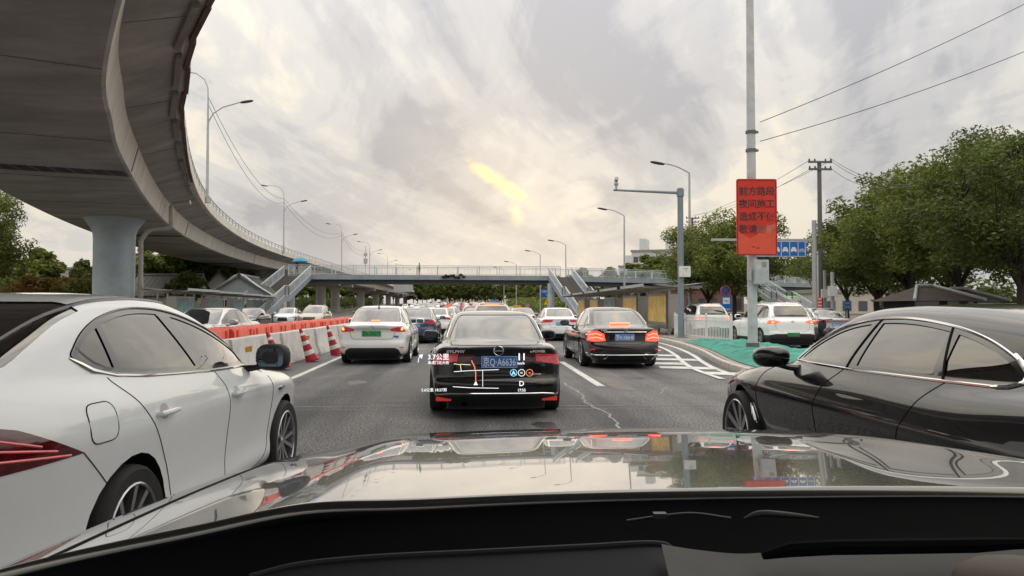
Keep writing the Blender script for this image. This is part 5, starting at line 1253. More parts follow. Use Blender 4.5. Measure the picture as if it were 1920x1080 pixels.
# camera pole
cp = thing('camera_pole', 'grey blue pole with a long arm carrying a camera, by the white fence', 'camera pole', (8.95, 31.6, 0.13))
b = MB(); b.tube([(0,0,0), (0,0,6.45)], [0.135, 0.125], 8); b.cyl((0,0,0), (0,0,0.05), 0.26, 8); b.build('post', M_POLE_D, cp)
b = MB(); b.tube([(0,0,6.25), (-2.9,0,6.35)], [0.07, 0.045], 8); b.cyl((0,0,6.1), (0,0,6.4), 0.16, 8); b.build('arm', M_POLE_D, cp)
b = MB(); b.cyl((-2.78,0,6.38), (-2.78,0,6.55), 0.05, 8); b.blob((-2.78,0,6.62), (0.2,0.2,0.2), 2.2, 10); b.obox((-2.78,-0.02,6.80), (0.13,0.3,0.13), (R(-12),0,0)); b.build('camera', M_GALV, cp, smooth=True, sharp=30)
b = MB(); b.box(-0.12, 0.36, -0.25, -0.13, 2.62, 3.08); o = b.build('control_box', M_WHITE, cp, bevel=0.01)
b = MB(); b.box(0.05, 0.09, -0.254, -0.246, 2.96, 3.0); b.box(0.11, 0.24, -0.254, -0.246, 2.97, 2.99); b.box(0.16, 0.18, -0.254, -0.246, 2.86, 2.92); b.box(0.03, 0.08, -0.254, -0.246, 2.68, 2.70); b.build('printing', M_SIGNTXT, o)
# tall pole with the red notice
tp = thing('tall_pole', 'tall pale pole in front of the green net carrying the red notice', 'pole', (8.33, 21.8, 0.1))
b = MB(); b.tube([(0,0,0), (0,0,5), (0,0,12.5)], [0.145, 0.135, 0.10], 16); b.build('post', M_POLE, tp, smooth=True)
b = MB(); b.cyl((0,0,0.02), (0,0,0.30), 0.19, 14); b.tube([(0.17*math.cos(t*0.5), 0.17*math.sin(t*0.5), 0.22) for t in range(13)], 0.02, 6); b.build('base_collar', M_UTIL, tp, smooth=True)
for z in (6.55, 6.0):
    b = MB(); b.cyl((0,0,z), (0,0,z+0.08), 0.16, 14); b.obox((0.16,0,z+0.04), (0.12,0.06,0.06)); b.build('clamp_band', M_UTIL, tp)
cb = thing('meter_box', 'pale ribbed meter box strapped to the tall pole below the red notice', 'meter box', (8.55, 21.6, 2.13))
b = MB(); b.box(-0.26, 0.16, -0.14, 0.12, 0, 0.72); b.build('case', M_POLE, cb, bevel=0.012)
for k in range(11): b = MB(); b.box(-0.24+k*0.035, -0.228+k*0.035, -0.15, -0.138, 0.03, 0.46); b.build('rib', M_POLE, cb)
b = MB(); b.box(-0.05, 0.08, -0.15, -0.138, 0.50, 0.66); b.build('meter_window', mat('meter_glass', (0.25, 0.30, 0.26), rough=0.3), cb)
b = MB(); b.box(-0.42, -0.33, -0.05, 0.1, 0.1, 0.5); b.build('side_box', M_GALV, cb, bevel=0.01)
sg = thing('warning_board', 'red notice board with four lines of dark Chinese lettering on the tall pole', 'sign', (8.38, 21.55, 2.98), R(-2))
SWD, SHT = 1.20, 2.26
Mx = Matrix.Rotation(R(90), 4, 'X')
b = MB(); b.prism(rpoly([(-SWD/2, 0), (SWD/2, 0), (SWD/2, SHT), (-SWD/2, SHT)], 0.07, 5), Mx, 0.03); b.build('board', M_SIGNRED, sg)
b = MB(); b.tube([(x, -0.032, z) for x, z in rpoly([(-SWD/2+0.03, 0.03), (SWD/2-0.03, 0.03), (SWD/2-0.03, SHT-0.03), (-SWD/2+0.03, SHT-0.03)], 0.06, 5)], 0.012, 6, closed=True); b.build('border', M_SIGNEDGE, sg)
fade = [(-0.58, 0.04), (0.57, 0.04), (0.58, 0.98), (0.40, 0.86), (0.22, 0.80), (0.0, 0.60), (-0.2, 0.50), (-0.42, 0.62), (-0.58, 0.72)]
b = MB(); b.prism(fade, Matrix.Translation((0, -0.0305, 0)) @ Mx, 0.001); b.build('faded_patch', M_SIGNFADE, sg)
for i, line in enumerate(('前方路段', '夜间施工', '造成不便', '敬请理解')):
    for j, chx in enumerate(line):
        mm = M_SIGNTXT if not (i == 3 and j >= 2) else mat('half_faded_letter', (0.28, 0.09, 0.06) if j == 2 else (0.5, 0.2, 0.14), rough=0.5)
        lettering(chx, 0.275, (-0.40+j*0.268, -0.0335, 1.90-i*0.375), sg, mm, bold=0.0035)
b = MB(); b.box(-0.16, -0.06, -0.0335, -0.031, 0.235, 0.262); b.box(-0.03, 0.07, -0.0335, -0.031, 0.20, 0.225); b.box(0.02, 0.06, -0.0335, -0.031, 0.235, 0.25); b.build('stain', M_SIGNEDGE, sg)
wire([P(1425, 229, 21.8), P(1920, 8, 24.0), P(2400, -230, 26)], 0.012, 'upper black cable running from the tall pole to the right edge', 0.12)
wire([P(1425, 265, 21.8), P(1920, 97, 24.0), P(2400, -90, 26)], 0.012, 'lower black cable running from the tall pole to the right edge', 0.14)
# utility poles
def util_pole(px, y, h, label):
    t = thing('utility_pole', label, 'utility pole', (X(px, y), y, 0)); b = MB(); b.tube([(0,0,0), (0,0,h)], [0.165, 0.12], 12); b.build('post', M_UTIL, t, smooth=True)
    for dz, w in ((0.05, 0.75), (0.5, 0.72)):
        b = MB(); b.beam((-w, -0.12, h-dz), (w, -0.12, h-dz), 0.10, 0.12); b.build('crossarm', M_UTIL, t)
        for s in (-0.92, -0.45, 0.45, 0.92):
            b = MB(); b.lathe([(0.03,0), (0.07,0.03), (0.035,0.07), (0.06,0.10), (0.02,0.16)], 8, Matrix.Translation((w*s, -0.12, h-dz+0.05))); b.build('insulator', M_DARK, t)
    return t
util_pole(1539, 45, 10.5, 'tall utility pole with two crossarms rising out of the right-hand trees')
util_pole(1299, 83, 11.6, 'thin distant utility pole left of the red notice')
for k, (a, c) in enumerate((((1300, 404, 83), (1518, 300, 45)), ((1300, 411, 83), (1518, 318, 45)), ((1303, 404, 83), (1560, 300, 45)), ((1556, 296, 45), (1760, 352, 30)), ((1556, 300, 45), (1720, 345, 30)), ((1556, 314, 45), (1700, 350, 30)), ((1245, 450, 95), (1300, 406, 83)))):
    wire([P(a[0], a[1], a[2]), P(c[0], c[1], c[2])], 0.014, ['upper wire left of the tall utility pole', 'lower wire left of the tall utility pole', 'long wire between the two utility poles', 'topmost wire right of the tall utility pole', 'middle wire right of the tall utility pole', 'lowest wire right of the tall utility pole', 'wire falling left from the distant utility pole'][k], 0.5)
# blue lane sign on its arm
ls = thing('lane_sign', 'blue lane sign with white car and bicycle symbols behind the red notice', 'sign', (X(1528, 33), 33, 0))
b = MB(); b.tube([(0,0,0), (0,0,5.4)], [0.12, 0.10], 10); b.build('post', M_GALV, ls, smooth=True)
sx0, sx1 = X(1395, 33)-ls.location.x, X(1512, 33)-ls.location.x; z0, z1 = P(1450, 482, 33).z, P(1450, 452, 33).z
b = MB(); b.beam((0,0,z1+0.05), (X(1335, 33)-ls.location.x, 0, z1+0.05), 0.10, 0.10); b.build('arm', M_GALV, ls)
b = MB(); b.box(sx0, sx1, -0.10, -0.06, z0, z1); o = b.build('panel', M_BLUE, ls, bevel=0.01)
b = MB(); wP = sx1-sx0
for u in (0.035, 0.17, 0.31, 0.45, 0.59, 0.725, 0.86, 0.975): b.box(sx0+wP*u-0.012, sx0+wP*u+0.012, -0.106, -0.10, z0+0.05, z1-0.05)
b.box(sx0+0.03, sx1-0.03, -0.106, -0.10, z1-0.04, z1-0.02); b.box(sx0+0.03, sx1-0.03, -0.106, -0.10, z0+0.02, z0+0.04); b.build('sign_lines', M_SIGNW, o)
for u in (0.10, 0.24, 0.38, 0.52, 0.655, 0.79):
    b = MB(); cx = sx0+wP*u; cz = (z0+z1)/2-0.05
    b.box(cx-0.13, cx+0.13, -0.106, -0.10, cz-0.05, cz+0.04); b.add([(cx-0.11,-0.106,cz+0.05), (cx+0.11,-0.106,cz+0.05), (cx+0.07,-0.106,cz+0.13), (cx-0.07,-0.106,cz+0.13)], [(0,1,2,3)])
    b.box(cx-0.12, cx-0.07, -0.106, -0.10, cz-0.09, cz-0.05); b.box(cx+0.07, cx+0.12, -0.106, -0.10, cz-0.09, cz-0.05); b.build('car_symbol', M_SIGNW, o)
b = MB(); cx = sx0+wP*0.918; cz = (z0+z1)/2-0.05
for s in (-0.08, 0.08): b.tube([(cx+s+0.055*math.cos(k*0.52), -0.105, cz-0.03+0.055*math.sin(k*0.52)) for k in range(12)], 0.009, 5, closed=True)
b.tube([(cx-0.08,-0.105,cz-0.03), (cx-0.03,-0.105,cz+0.05), (cx+0.05,-0.105,cz+0.05), (cx+0.08,-0.105,cz-0.03)], 0.009, 5); b.tube([(cx-0.03,-0.105,cz+0.05), (cx+0.01,-0.105,cz-0.04), (cx+0.05,-0.105,cz+0.05), (cx+0.04,-0.105,cz+0.09)], 0.009, 5)
b.build('bicycle_symbol', M_SIGNW, o)
def post_sign(name, px, y, ztop, shape, label, cat='sign', h=None, w=0.6, m=None, txt=None, extra=None):
    t = thing(name, label, cat, (X(px, y), y, gz(y))); ztop -= gz(y)
    b = MB(); b.cyl((0,0,0), (0,0,ztop), 0.04, 8); b.build('post', M_GALV, t)
    if shape == 'round': p = [(w/2*math.cos(i*0.2618), w/2*math.sin(i*0.2618)+ztop-w/2) for i in range(24)]
    elif shape == 'tri': p = [(-w/2, ztop-w*0.87), (w/2, ztop-w*0.87), (0, ztop)]
    else: hh = h or w; p = [(-w/2, ztop-hh), (w/2, ztop-hh), (w/2, ztop), (-w/2, ztop)]
    b = MB(); b.prism(p, Matrix.Translation((0,-0.05,0)) @ Matrix.Rotation(R(90), 4, 'X'), 0.03); o = b.build('plate', m or M_BLUE, t)
    if extra: extra(o, ztop, w)
    if txt:
        for s_, sz, dx, dz, mm in txt: lettering(s_, sz, (dx, -0.084, ztop-dz), o, mm)
    return t
def nopark(o, z, w):
    b = MB(); b.tube([(w*0.45*math.cos(i*0.2618), -0.085, z-w/2+w*0.45*math.sin(i*0.2618)) for i in range(24)], w*0.05, 6, closed=True)
    b.beam((-w*0.3,-0.085,z-w/2+w*0.3), (w*0.3,-0.085,z-w*0.8), w*0.09, 0.01); b.beam((w*0.3,-0.085,z-w/2+w*0.3), (-w*0.3,-0.085,z-w*0.8), w*0.09, 0.01); b.build('red_ring', CMAT['lamp_red'], o)
post_sign('no_stopping_sign', 1360, 40, P(1360, 535, 40).z, 'round', 'round blue no stopping sign with red cross above the white SUVs', w=0.60, extra=nopark)
def fish(o, z, w):
    b = MB(); b.box(-w*0.36, w*0.36, -0.086, -0.082, z-w*0.75, z-w*0.12); q = b.build('white_panel', M_SIGNW, o)
    b = MB(); b.beam((-w*0.2,-0.09,z-w*0.35), (w*0.1,-0.09,z-w*0.5), 0.05, 0.01); b.beam((w*0.05,-0.09,z-w*0.42), (w*0.25,-0.09,z-w*0.42), 0.03, 0.01); b.build('camera_symbol', M_SIGNTXT, q)
post_sign('camera_notice_sign', 1361, 39, P(1361, 556, 39).z, 'sq', 'small blue square camera notice on a post under the round sign', w=0.52, h=0.78, extra=fish, txt=[('电子警察', 0.11, 0, 0.68, M_SIGNW)])
post_sign('direction_sign', 1027, 96, P(1027, 542, 96).z, 'sq', 'blue direction sign with white writing just left of the middle stairs', w=1.8, h=1.05, txt=[('出口', 0.34, -0.5, 0.3, M_SIGNW), ('西直门 阜成门', 0.26, 0.1, 0.32, M_SIGNW), ('↑  →', 0.34, 0.1, 0.75, M_SIGNW)])
def excl(o, z, w):
    b = MB(); b.box(-0.04, 0.04, -0.086, -0.082, z-w*0.6, z-w*0.3); b.box(-0.04, 0.04, -0.086, -0.082, z-w*0.76, z-w*0.67); b.build('exclamation_mark', M_SIGNTXT, o)
post_sign('warning_triangle', 1026, 80, P(1026, 560, 80).z, 'tri', 'orange warning triangle below the blue direction sign', w=0.72, m=M_YELLOW, extra=excl)
post_sign('speed_sign', 989, 92, P(989, 568, 92).z, 'round', 'small round pale road sign between the black saloon and the triangle', w=0.62, m=M_SIGNW, extra=nopark)
post_sign('route_sign', 926, 150, P(926, 561, 150).z, 'sq', 'small blue road name sign above the stretched white roof ahead', w=1.5, h=0.75, txt=[('出口 217', 0.42, 0, 0.37, M_SIGNW)])
post_sign('overhead_sign_back', 756, 180, P(756, 529, 180).z, 'sq', 'grey back of an overhead sign beside the far flyover', w=4.6, h=2.3, m=M_GALV)
# red-white signal post and small boxes at the right
t = thing('striped_post', 'slim white post with a red striped box left of the utility pole', 'post', (X(1533, 38), 38, 0))
b = MB(); b.cyl((0,0,0), (0,0,4.2), 0.06, 8); b.build('post', M_WHITE, t)
b = MB(); b.box(-0.13, 0.13, -0.2, 0.0, 1.45, 2.0); o = b.build('red_box', CMAT['reflector'], t)
for k in range(3): b = MB(); b.box(-0.13, 0.13, -0.206, -0.199, 1.52+k*0.17, 1.58+k*0.17); b.build('white_band', M_WHITE, o)
for px, y, h, lab in ((1547, 42, 3.6, 'grey box post among the poles at the right'), (1561, 36, 3.2, 'slim grey post next to the striped post')):
    t = thing('service_post', lab, 'post', (X(px, y), y, 0)); b = MB(); b.cyl((0,0,0), (0,0,h), 0.09, 8); b.build('post', M_GALV, t); b = MB(); b.box(-0.3, 0.1, -0.3, -0.1, 2.0, 2.5); b.build('box', M_WHITE, t, bevel=0.01)
post_sign('bus_lane_sign', 1588, 40, P(1588, 563, 40).z, 'sq', 'narrow upright blue sign with white writing under the right-hand trees', w=0.28, h=0.55, txt=[('公交', 0.12, 0, 0.15, M_SIGNW), ('车站', 0.12, 0, 0.36, M_SIGNW)])
# ================================================================ fence
def picket_fence(pts, label):
    t = thing('picket_fence', label, 'fence', (pts[0][0], pts[0][1], 0.13)); base = Vector(t.location)
    pb = MB(); pb.box(-0.016, 0.016, -0.012, 0.012, 0.05, 0.98); pb.add([(-0.016,-0.012,0.98), (0.016,-0.012,0.98), (0.016,0.012,0.98), (-0.016,0.012,0.98), (0,0,1.04)], [(0,1,4), (1,2,4), (2,3,4), (3,0,4)]); pm = pb.mesh('picket', M_WHITE)
    po = MB(); po.box(-0.04, 0.04, -0.04, 0.04, 0, 1.0); po.blob((0,0,1.04), (0.09,0.09,0.09), 2, 8); pom = po.mesh('fence_post', M_WHITE, smooth=True, sharp=30)
    for a, c in zip(pts[:-1], pts[1:]):
        a = Vector((*a, 0.13)); c = Vector((*c, 0.13)); L_ = (c-a).length; d = (c-a)/L_; ang = math.atan2(d.y, d.x)
        n = max(1, round(L_/2.3))
        for i in range(n):
            p = a+d*(L_*i/n); q = a+d*(L_*(i+1)/n)
            ob('fence_post', pom, t, p-base, (0,0,ang))
            b = MB()
            for h in (0.14, 0.80, 0.92): b.beam(p+Vector((0,0,h)), q+Vector((0,0,h)), 0.03, 0.035)
            r_ = b.build('fence_rail', M_WHITE, t); r_.location = -base
            k = 16
            for j in range(1, k): ob('picket', pm, t, p.lerp(q, j/k)-base, (0,0,ang))
        ob('fence_post', pom, t, c-base, (0,0,ang))
picket_fence([(9.62, 27.3), (9.14, 31.7), (9.35, 34.0)], 'white picket fence along the right side of the kerbed island')
picket_fence([(10.3, 35.2), (10.35, 40), (10.45, 51.0)], 'white picket fence running behind the bus shelter')
# ================================================================ bus shelters
def shelter(x, y, face, label, group=None, ad=None, z=0.13):
    t = thing('bus_shelter', label, 'bus shelter', (x, y, z), 0, group)
    for yy in (0.25, 4.35):
        for xx in (0, face*0.55): b = MB(); b.box(xx-0.05, xx+0.05, yy-0.06, yy+0.06, 0, 2.15); b.build('column', M_STEEL, t, bevel=0.01)
    b = MB()
    def rf(u, v): return (face*(-1.35+u*2.9), -0.3+v*5.3, 2.2+0.30*abs(u-0.45)*1.2+0.02*math.sin(v*6))
    n0 = len(b.v); b.grid(rf, 8, 4); nn = len(b.v); b.add([(a, c_, z_+0.07) for a, c_, z_ in b.v[n0:nn]], [tuple(i for i in f) for f in b.f[:]]); b.build('roof', M_CANOPY, t)
    for yy in (0.0, 2.3, 4.7): b = MB(); b.beam((face*-1.3, yy, 2.28), (face*1.5, yy, 2.30), 0.06, 0.10); b.build('roof_beam', M_STEEL, t)
    b = MB(); b.beam((face*-1.35,-0.3,2.36), (face*-1.35,5.0,2.36), 0.05, 0.14); b.build('fascia', M_GALV, t)
    b = MB(); b.box(-0.08, 0.08, 0.45, 4.15, 0.30, 2.0); o = b.build('advert_case', M_STEEL, t, bevel=0.015)
    b = MB(); sx = -face*0.086; b.box(min(sx, sx+0.006), max(sx, sx+0.006), 0.6, 4.0, 0.62, 1.88); b.build('poster', ad or M_AD, o)
    # the end panel seen by approaching traffic
    b = MB(); b.box(face*0.02-0.03, face*0.02+0.03+0.5, 0.18, 0.24, 0.35, 1.95); b.build('end_panel', M_STEEL, t)
    b = MB(); b.box(-1.0 if face > 0 else 0.3, -0.3 if face > 0 else 1.0, 0.9, 4.0, 0.42, 0.47); b.box(-0.7, -0.6, 1.2, 1.3, 0, 0.42); b.box(-0.7, -0.6, 3.6, 3.7, 0, 0.42); b.build('bench', M_STEEL, t)
    return t
slab = ['bus shelter with yellow posters nearest the camera pole', 'second bus shelter with a yellow poster, behind the first', 'third bus shelter in the row, mostly beyond the dark saloon', 'fourth bus shelter in the row, near the middle stairs', 'last bus shelter at the far end of the right-hand row']
for k in range(5): shelter(9.25, 34.4+k*6.4, 1, slab[k], None, M_AD if k != 2 else M_AD2)
for k in range(4): shelter(-17.6-k*0.7, 44+k*7.5, -1, ['left-hand bus shelter beside the big pier', 'left-hand bus shelter with a poster behind the oncoming silver car', 'left-hand bus shelter with blue poster near the brick gable', 'last left-hand bus shelter close to the footbridge stairs'][k], None, M_AD2)
# ================================================================ barriers and cones
bb = MB(); prof = [(-0.29, 0), (-0.29, 0.08), (-0.20, 0.30), (-0.13, 0.80), (0.13, 0.80), (0.20, 0.30), (0.29, 0.08), (0.29, 0)]
bb.prism([(x, z) for x, z in prof], Matrix.Translation((0, 1.0, 0)) @ Matrix.Rotation(R(90), 4, 'X'), 1.985)
bm_ = bb.mesh('concrete_barrier', M_BARR, bevel=0.012)
def hatch_tag(parent):
    o = ob('hazard_plate', MB().box(0.168, 0.176, -0.22, 0.22, 0.50, 0.62).mesh('hazard_plate', M_YELLOW), parent); 
    b = MB()
    for k in range(5): b.add([(0.178, -0.20+k*0.09, 0.505), (0.178, -0.165+k*0.09, 0.505), (0.178, -0.13+k*0.09, 0.615), (0.178, -0.165+k*0.09, 0.615)], [(0,1,2,3)])
    b.build('hazard_stripes', M_SIGNTXT, o); o.rotation_euler = (0, 0, 0)
for k in range(-4, 24):
    y = 12.2+k*2.0; r_ = random.Random(k+40)
    e = thing('concrete_barrier', '', 'barrier', (-4.92-0.05*(k % 2)+r_.uniform(-.015, .015), y, 0), r_.uniform(-.008, .008))
    o = ob('barrier_body', bm_, e)
    if k in (2, 5, 8, 11): hatch_tag(e); e['label'] = {2: 'white concrete barrier with a yellow black hazard tag, nearest the white fastback', 5: 'white concrete barrier with a hazard tag between two leaning cones', 8: 'white concrete barrier with a hazard tag beside the white saloon', 11: 'farther white concrete barrier with a hazard tag beyond the white saloon'}[k]
    else: e['label'] = 'plain white concrete barrier block in the median line' ; e['group'] = 'plain concrete barrier blocks'
# orange water-filled units
wb = MB(); n = 14
def wave(y): return 0.98+0.035*math.sin(y*2*math.pi/0.33)
top = [(-0.72+1.44*i/n) for i in range(n+1)]
vs = []
for y in top:
    for x, z in ((-0.25, 0.0), (-0.25, 0.15), (-0.15, 0.42), (-0.13, wave(y)-0.08), (-0.08, wave(y)), (0.08, wave(y)), (0.13, wave(y)-0.08), (0.15, 0.42), (0.25, 0.15), (0.25, 0.0)): vs.append((x, y, z))
q = 10
wb.add(vs, [(i*q+j, i*q+j+1, (i+1)*q+j+1, (i+1)*q+j) for i in range(n) for j in range(q-1)]+[tuple(range(q))[::-1], tuple(n*q+j for j in range(q))])
wm = wb.mesh('water_barrier', M_ORANGE, smooth=True, sharp=35)
pk = MB(); pk.box(-0.168, 0.168, -0.17, 0.17, 0.50, 0.68); pk_m = pk.mesh('pale_slot', M_BARR, bevel=0.01)
rb_ = MB(); 
for s in (-0.5, 0.5): rb_.box(-0.16, 0.16, s-0.05, s+0.05, 0.3, 0.93)
rbm = rb_.mesh('rib', M_ORANGE, bevel=0.01)
for k in range(-6, 54):
    y = 13.5+k*1.5; r_ = random.Random(100+k)
    if y > 88: y = 88+(k-50)*1.5
    e = thing('water_barrier', 'orange plastic water-filled barrier unit in the wavy-topped row behind the white blocks', 'barrier', (-5.55-(y-13)*0.004+r_.uniform(-.06, .06), y, 0), r_.uniform(-.05, .05), 'orange barrier units in the median row')
    ob('barrier_body', wm, e); ob('side_rib', rbm, e)
    if k % 1 == 0 and y < 60: ob('pale_slot', pk_m, e)
# cones leaning on the barrier
def cone(x, y, lean, label):
    t = thing('traffic_cone', label, 'cone', (x, y, 0.02)); t.rotation_euler = (R(3), R(lean), R(8)); h = 0.92
    def rr(z): return 0.165-0.13*z/h
    b = MB(); b.box(-0.21, 0.21, -0.21, 0.21, 0, 0.035); b.build('base', M_CONE_R, t, bevel=0.01)
    zz = [0.035, 0.19, 0.31, 0.47, 0.57, 0.73, 0.80, 0.92]
    for k in range(7):
        b = MB(); b.lathe([(rr(zz[k])+(0.003 if k % 2 else 0), zz[k]), (rr(zz[k+1])+(0.003 if k % 2 else 0), zz[k+1])], 20, cap=(k == 6)); b.build('white_sleeve' if k % 2 else 'cone_body', M_CONE_W if k % 2 else M_CONE_R, t, smooth=True)
cone(-4.38, 17.6, -22, 'red and white cone leaning on the barrier, nearest the mirror of the white fastback')
cone(-4.25, 20.2, -20, 'middle red and white cone leaning on the white barrier')
cone(-4.10, 22.9, -17, 'red and white cone tucked beside the tail of the white saloon')
# far orange barrier row on the slope
for k in range(28):
    y = 132+k*9; e = ob('water_barrier', wm, None, (-5.9-(y-132)*0.012, y, gz(y))); e.scale = (1.6, 6, 1.1); tag(e, 'distant orange barrier unit on the rising road', 'barrier', 'distant orange barrier units')
# ================================================================ trees
def leaf_mesh(name, centers, radii, n, size, seed, m, flat=0.75):
    g = np.random.default_rng(seed); centers = np.array(centers); radii = np.array(radii); w = radii**2.2; w /= w.sum()
    k = g.choice(len(centers), n, p=w); d = g.normal(size=(n, 3)); d /= np.linalg.norm(d, axis=1)[:, None]; rr = g.random(n)**0.42
    p = centers[k]+d*(rr*radii[k])[:, None]*np.array([1, 1, flat])
    a = g.normal(size=(n, 3)); a[:, 2] *= 0.5; a /= np.linalg.norm(a, axis=1)[:, None]
    b = np.cross(a, g.normal(size=(n, 3))); b /= np.linalg.norm(b, axis=1)[:, None]; s = size*g.uniform(0.6, 1.4, n)[:, None]
    v = np.stack([p-a*s, p-b*s*0.42, p+a*s, p+b*s*0.42], 1).reshape(-1, 3)
    me = bpy.data.meshes.new(name); me.vertices.add(4*n); me.vertices.foreach_set('co', v.ravel()); me.loops.add(4*n); me.loops.foreach_set('vertex_index', np.arange(4*n))
    me.polygons.add(n); me.polygons.foreach_set('loop_start', np.arange(0, 4*n, 4)); me.materials.append(m); me.update(calc_edges=True); me.validate(); return me
def tree_meshes(seed, h, rad, trunk_h, n, size, m, squash=0.7, clumps=34, tr=0.16):
    g = random.Random(seed); b = MB(); cz = trunk_h+(h-trunk_h)*0.5; rz = (h-trunk_h)*0.5
    pts = [Vector((0,0,0))]; x = y = 0
    for i in range(1, 5): x += g.uniform(-.12, .12); y += g.uniform(-.12, .12); pts.append(Vector((x, y, trunk_h*i/4)))
    b.tube(pts, [tr*1.25, tr*1.05, tr, tr*0.95, tr*0.85], 9); top = pts[-1]; C = []; Rr = []
    mains = []
    for i in range(6):
        a = i*1.047+g.uniform(-.4, .4); e = Vector((math.cos(a)*rad*0.5, math.sin(a)*rad*0.5, cz-rz*0.15+g.uniform(-.4, .6)*rz*0.5)); mid = top.lerp(e, 0.5)+Vector((g.uniform(-.2, .2), g.uniform(-.2, .2), 0.3))
        b.tube([top-Vector((0,0,0.2)), mid, e], [tr*0.62, tr*0.4, tr*0.22], 6); mains.append(e)
    e = Vector((x, y, cz+rz*0.4)); b.tube([top, top.lerp(e, 0.5), e], [tr*0.7, tr*0.4, tr*0.15], 6); mains.append(e)
    for i in range(clumps):
        th = g.uniform(0, 6.283); u = g.uniform(-0.95, 1); rr = math.sqrt(1-min(1, u*u*0.9))*g.uniform(0.45, 1.22)
        c = Vector((math.cos(th)*rr*rad*0.84, math.sin(th)*rr*rad*0.84, cz+u*rz*0.82+g.uniform(-.2, .22)*rz)); r_ = rad*g.uniform(0.09, 0.27)
        C.append(tuple(c)); Rr.append(r_); s_ = min(mains, key=lambda q: (q-c).length); b.tube([s_, s_.lerp(c, 0.55)+Vector((0,0,0.15)), c], [tr*0.2, tr*0.12, tr*0.05], 5)
    for i in range(7): C.append((g.uniform(-.4, .4)*rad, g.uniform(-.4, .4)*rad, cz+g.uniform(-.5, .5)*rz)); Rr.append(rad*0.38)
    return b.mesh('trunk', M_BARK, smooth=True), leaf_mesh('crown', C, Rr, n, size, seed, m, squash)
TREES = {}
def add_tree(key, loc, rz, sc, label, group=None, name='tree'):
    tm, cm = TREES[key]; t = thing(name, label, 'tree', loc, rz, group); t.scale = (sc if hasattr(sc, '__len__') else (sc,)*3)
    ob('trunk', tm, t); ob('crown', cm, t); return t
TREES['a'] = tree_meshes(1, 7.6, 4.3, 2.3, 30000, 0.10, M_LEAF, clumps=84)
TREES['b'] = tree_meshes(2, 10.0, 4.6, 2.8, 34000, 0.105, M_LEAF2, clumps=100, tr=0.2)
TREES['c'] = tree_meshes(3, 8.6, 4.4, 2.4, 30000, 0.10, M_LEAF, clumps=80)
TREES['y'] = tree_meshes(4, 6.0, 3.2, 1.6, 9000, 0.2, M_LEAF3, clumps=26)
TREES['far'] = tree_meshes(5, 8.0, 4.2, 1.6, 7000, 0.30, M_LEAF2, clumps=26)
TREES['far2'] = tree_meshes(6, 9.0, 4.0, 1.6, 7000, 0.30, M_LEAF, clumps=26)
TREES['sh'] = tree_meshes(7, 2.6, 1.9, 0.3, 6000, 0.085, M_LEAFR, clumps=18, tr=0.05)
TREES['shg'] = tree_meshes(8, 2.8, 2.0, 0.3, 6000, 0.10, M_LEAF3, clumps=18, tr=0.05)
# right-hand trees
add_tree('a', (X(1378, 41), 41, 0.2), 0.4, (0.76, 0.76, 0.87), 'locust tree spreading behind the red notice, trunk between the two white SUVs')
add_tree('c', (X(1325, 45), 45, 0.2), 2.2, (0.72, 0.72, 0.74), 'locust tree left of the red notice reaching over the bus shelter')
add_tree('b', (X(1645, 47), 47, 0), 1.0, (1.0, 1.0, 0.78), 'dark low-branched tree right of the utility pole')
add_tree('a', (X(1705, 40), 40, 0), 3.0, (1.08, 1.0, 1.16), 'tall bushy tree in the middle of the right-hand tree mass')
add_tree('c', (X(1800, 34), 34, 0), 4.2, (0.95, 0.95, 1.07), 'full green tree behind the brown hut roofs')
add_tree('b', (X(1910, 28), 28, 0), 5.0, (0.85, 0.85, 0.84), 'tallest yellowish green tree at the right edge')
add_tree('c', (X(1590, 58), 58, 0), 0.7, (0.95, 0.95, 0.95), 'tree standing farther back between the utility pole and the big tree')
add_tree('a', (X(1780, 52), 52, 0), 2.6, (1.2, 1.1, 1.26), 'back-row tree filling the gap behind the brown hut roofs')
add_tree('b', (X(1975, 44), 44, 0), 1.6, (1.2, 1.1, 1.10), 'back-row tree beyond the right edge of the picture')
for k, (px, y, s) in enumerate(((1215, 112, 1.05), (1265, 118, 1.1), (1150, 125, 0.9), (1440, 125, 1.1), (1495, 132, 1.2), (1340, 120, 1.2))):
    add_tree('far' if k % 2 else 'far2', (X(px, y), y, 0), k*1.3, s, 'distant green tree in the row seen over the right-hand shelters and bridge', 'trees behind the right end of the footbridge')
rg = random.Random(11)
for k in range(16):                       # right roadside beyond the bridge
    y = 125+k*11; px = 1052-k*6.5+rg.uniform(-5, 5); key = ('far2', 'far', 'y')[k % 3]; s = rg.uniform(0.75, 1.05)*(1.25 if key == 'y' else 1)
    add_tree(key, (X(px, y)+3, y, gz(y)-0.2), rg.uniform(0, 6), s, 'roadside tree in the green row right of the far traffic', 'roadside trees right of the far traffic')
for k in range(26):
    y = 330+rg.uniform(0, 70); px = 775+k*8.5; s = rg.uniform(1.0, 1.45)
    add_tree(('far', 'far2')[k % 2], (X(px, y), y, 3.3), rg.uniform(0, 6), s, 'far tree in the dark belt closing the road under the footbridge', 'far tree belt at the end of the road')
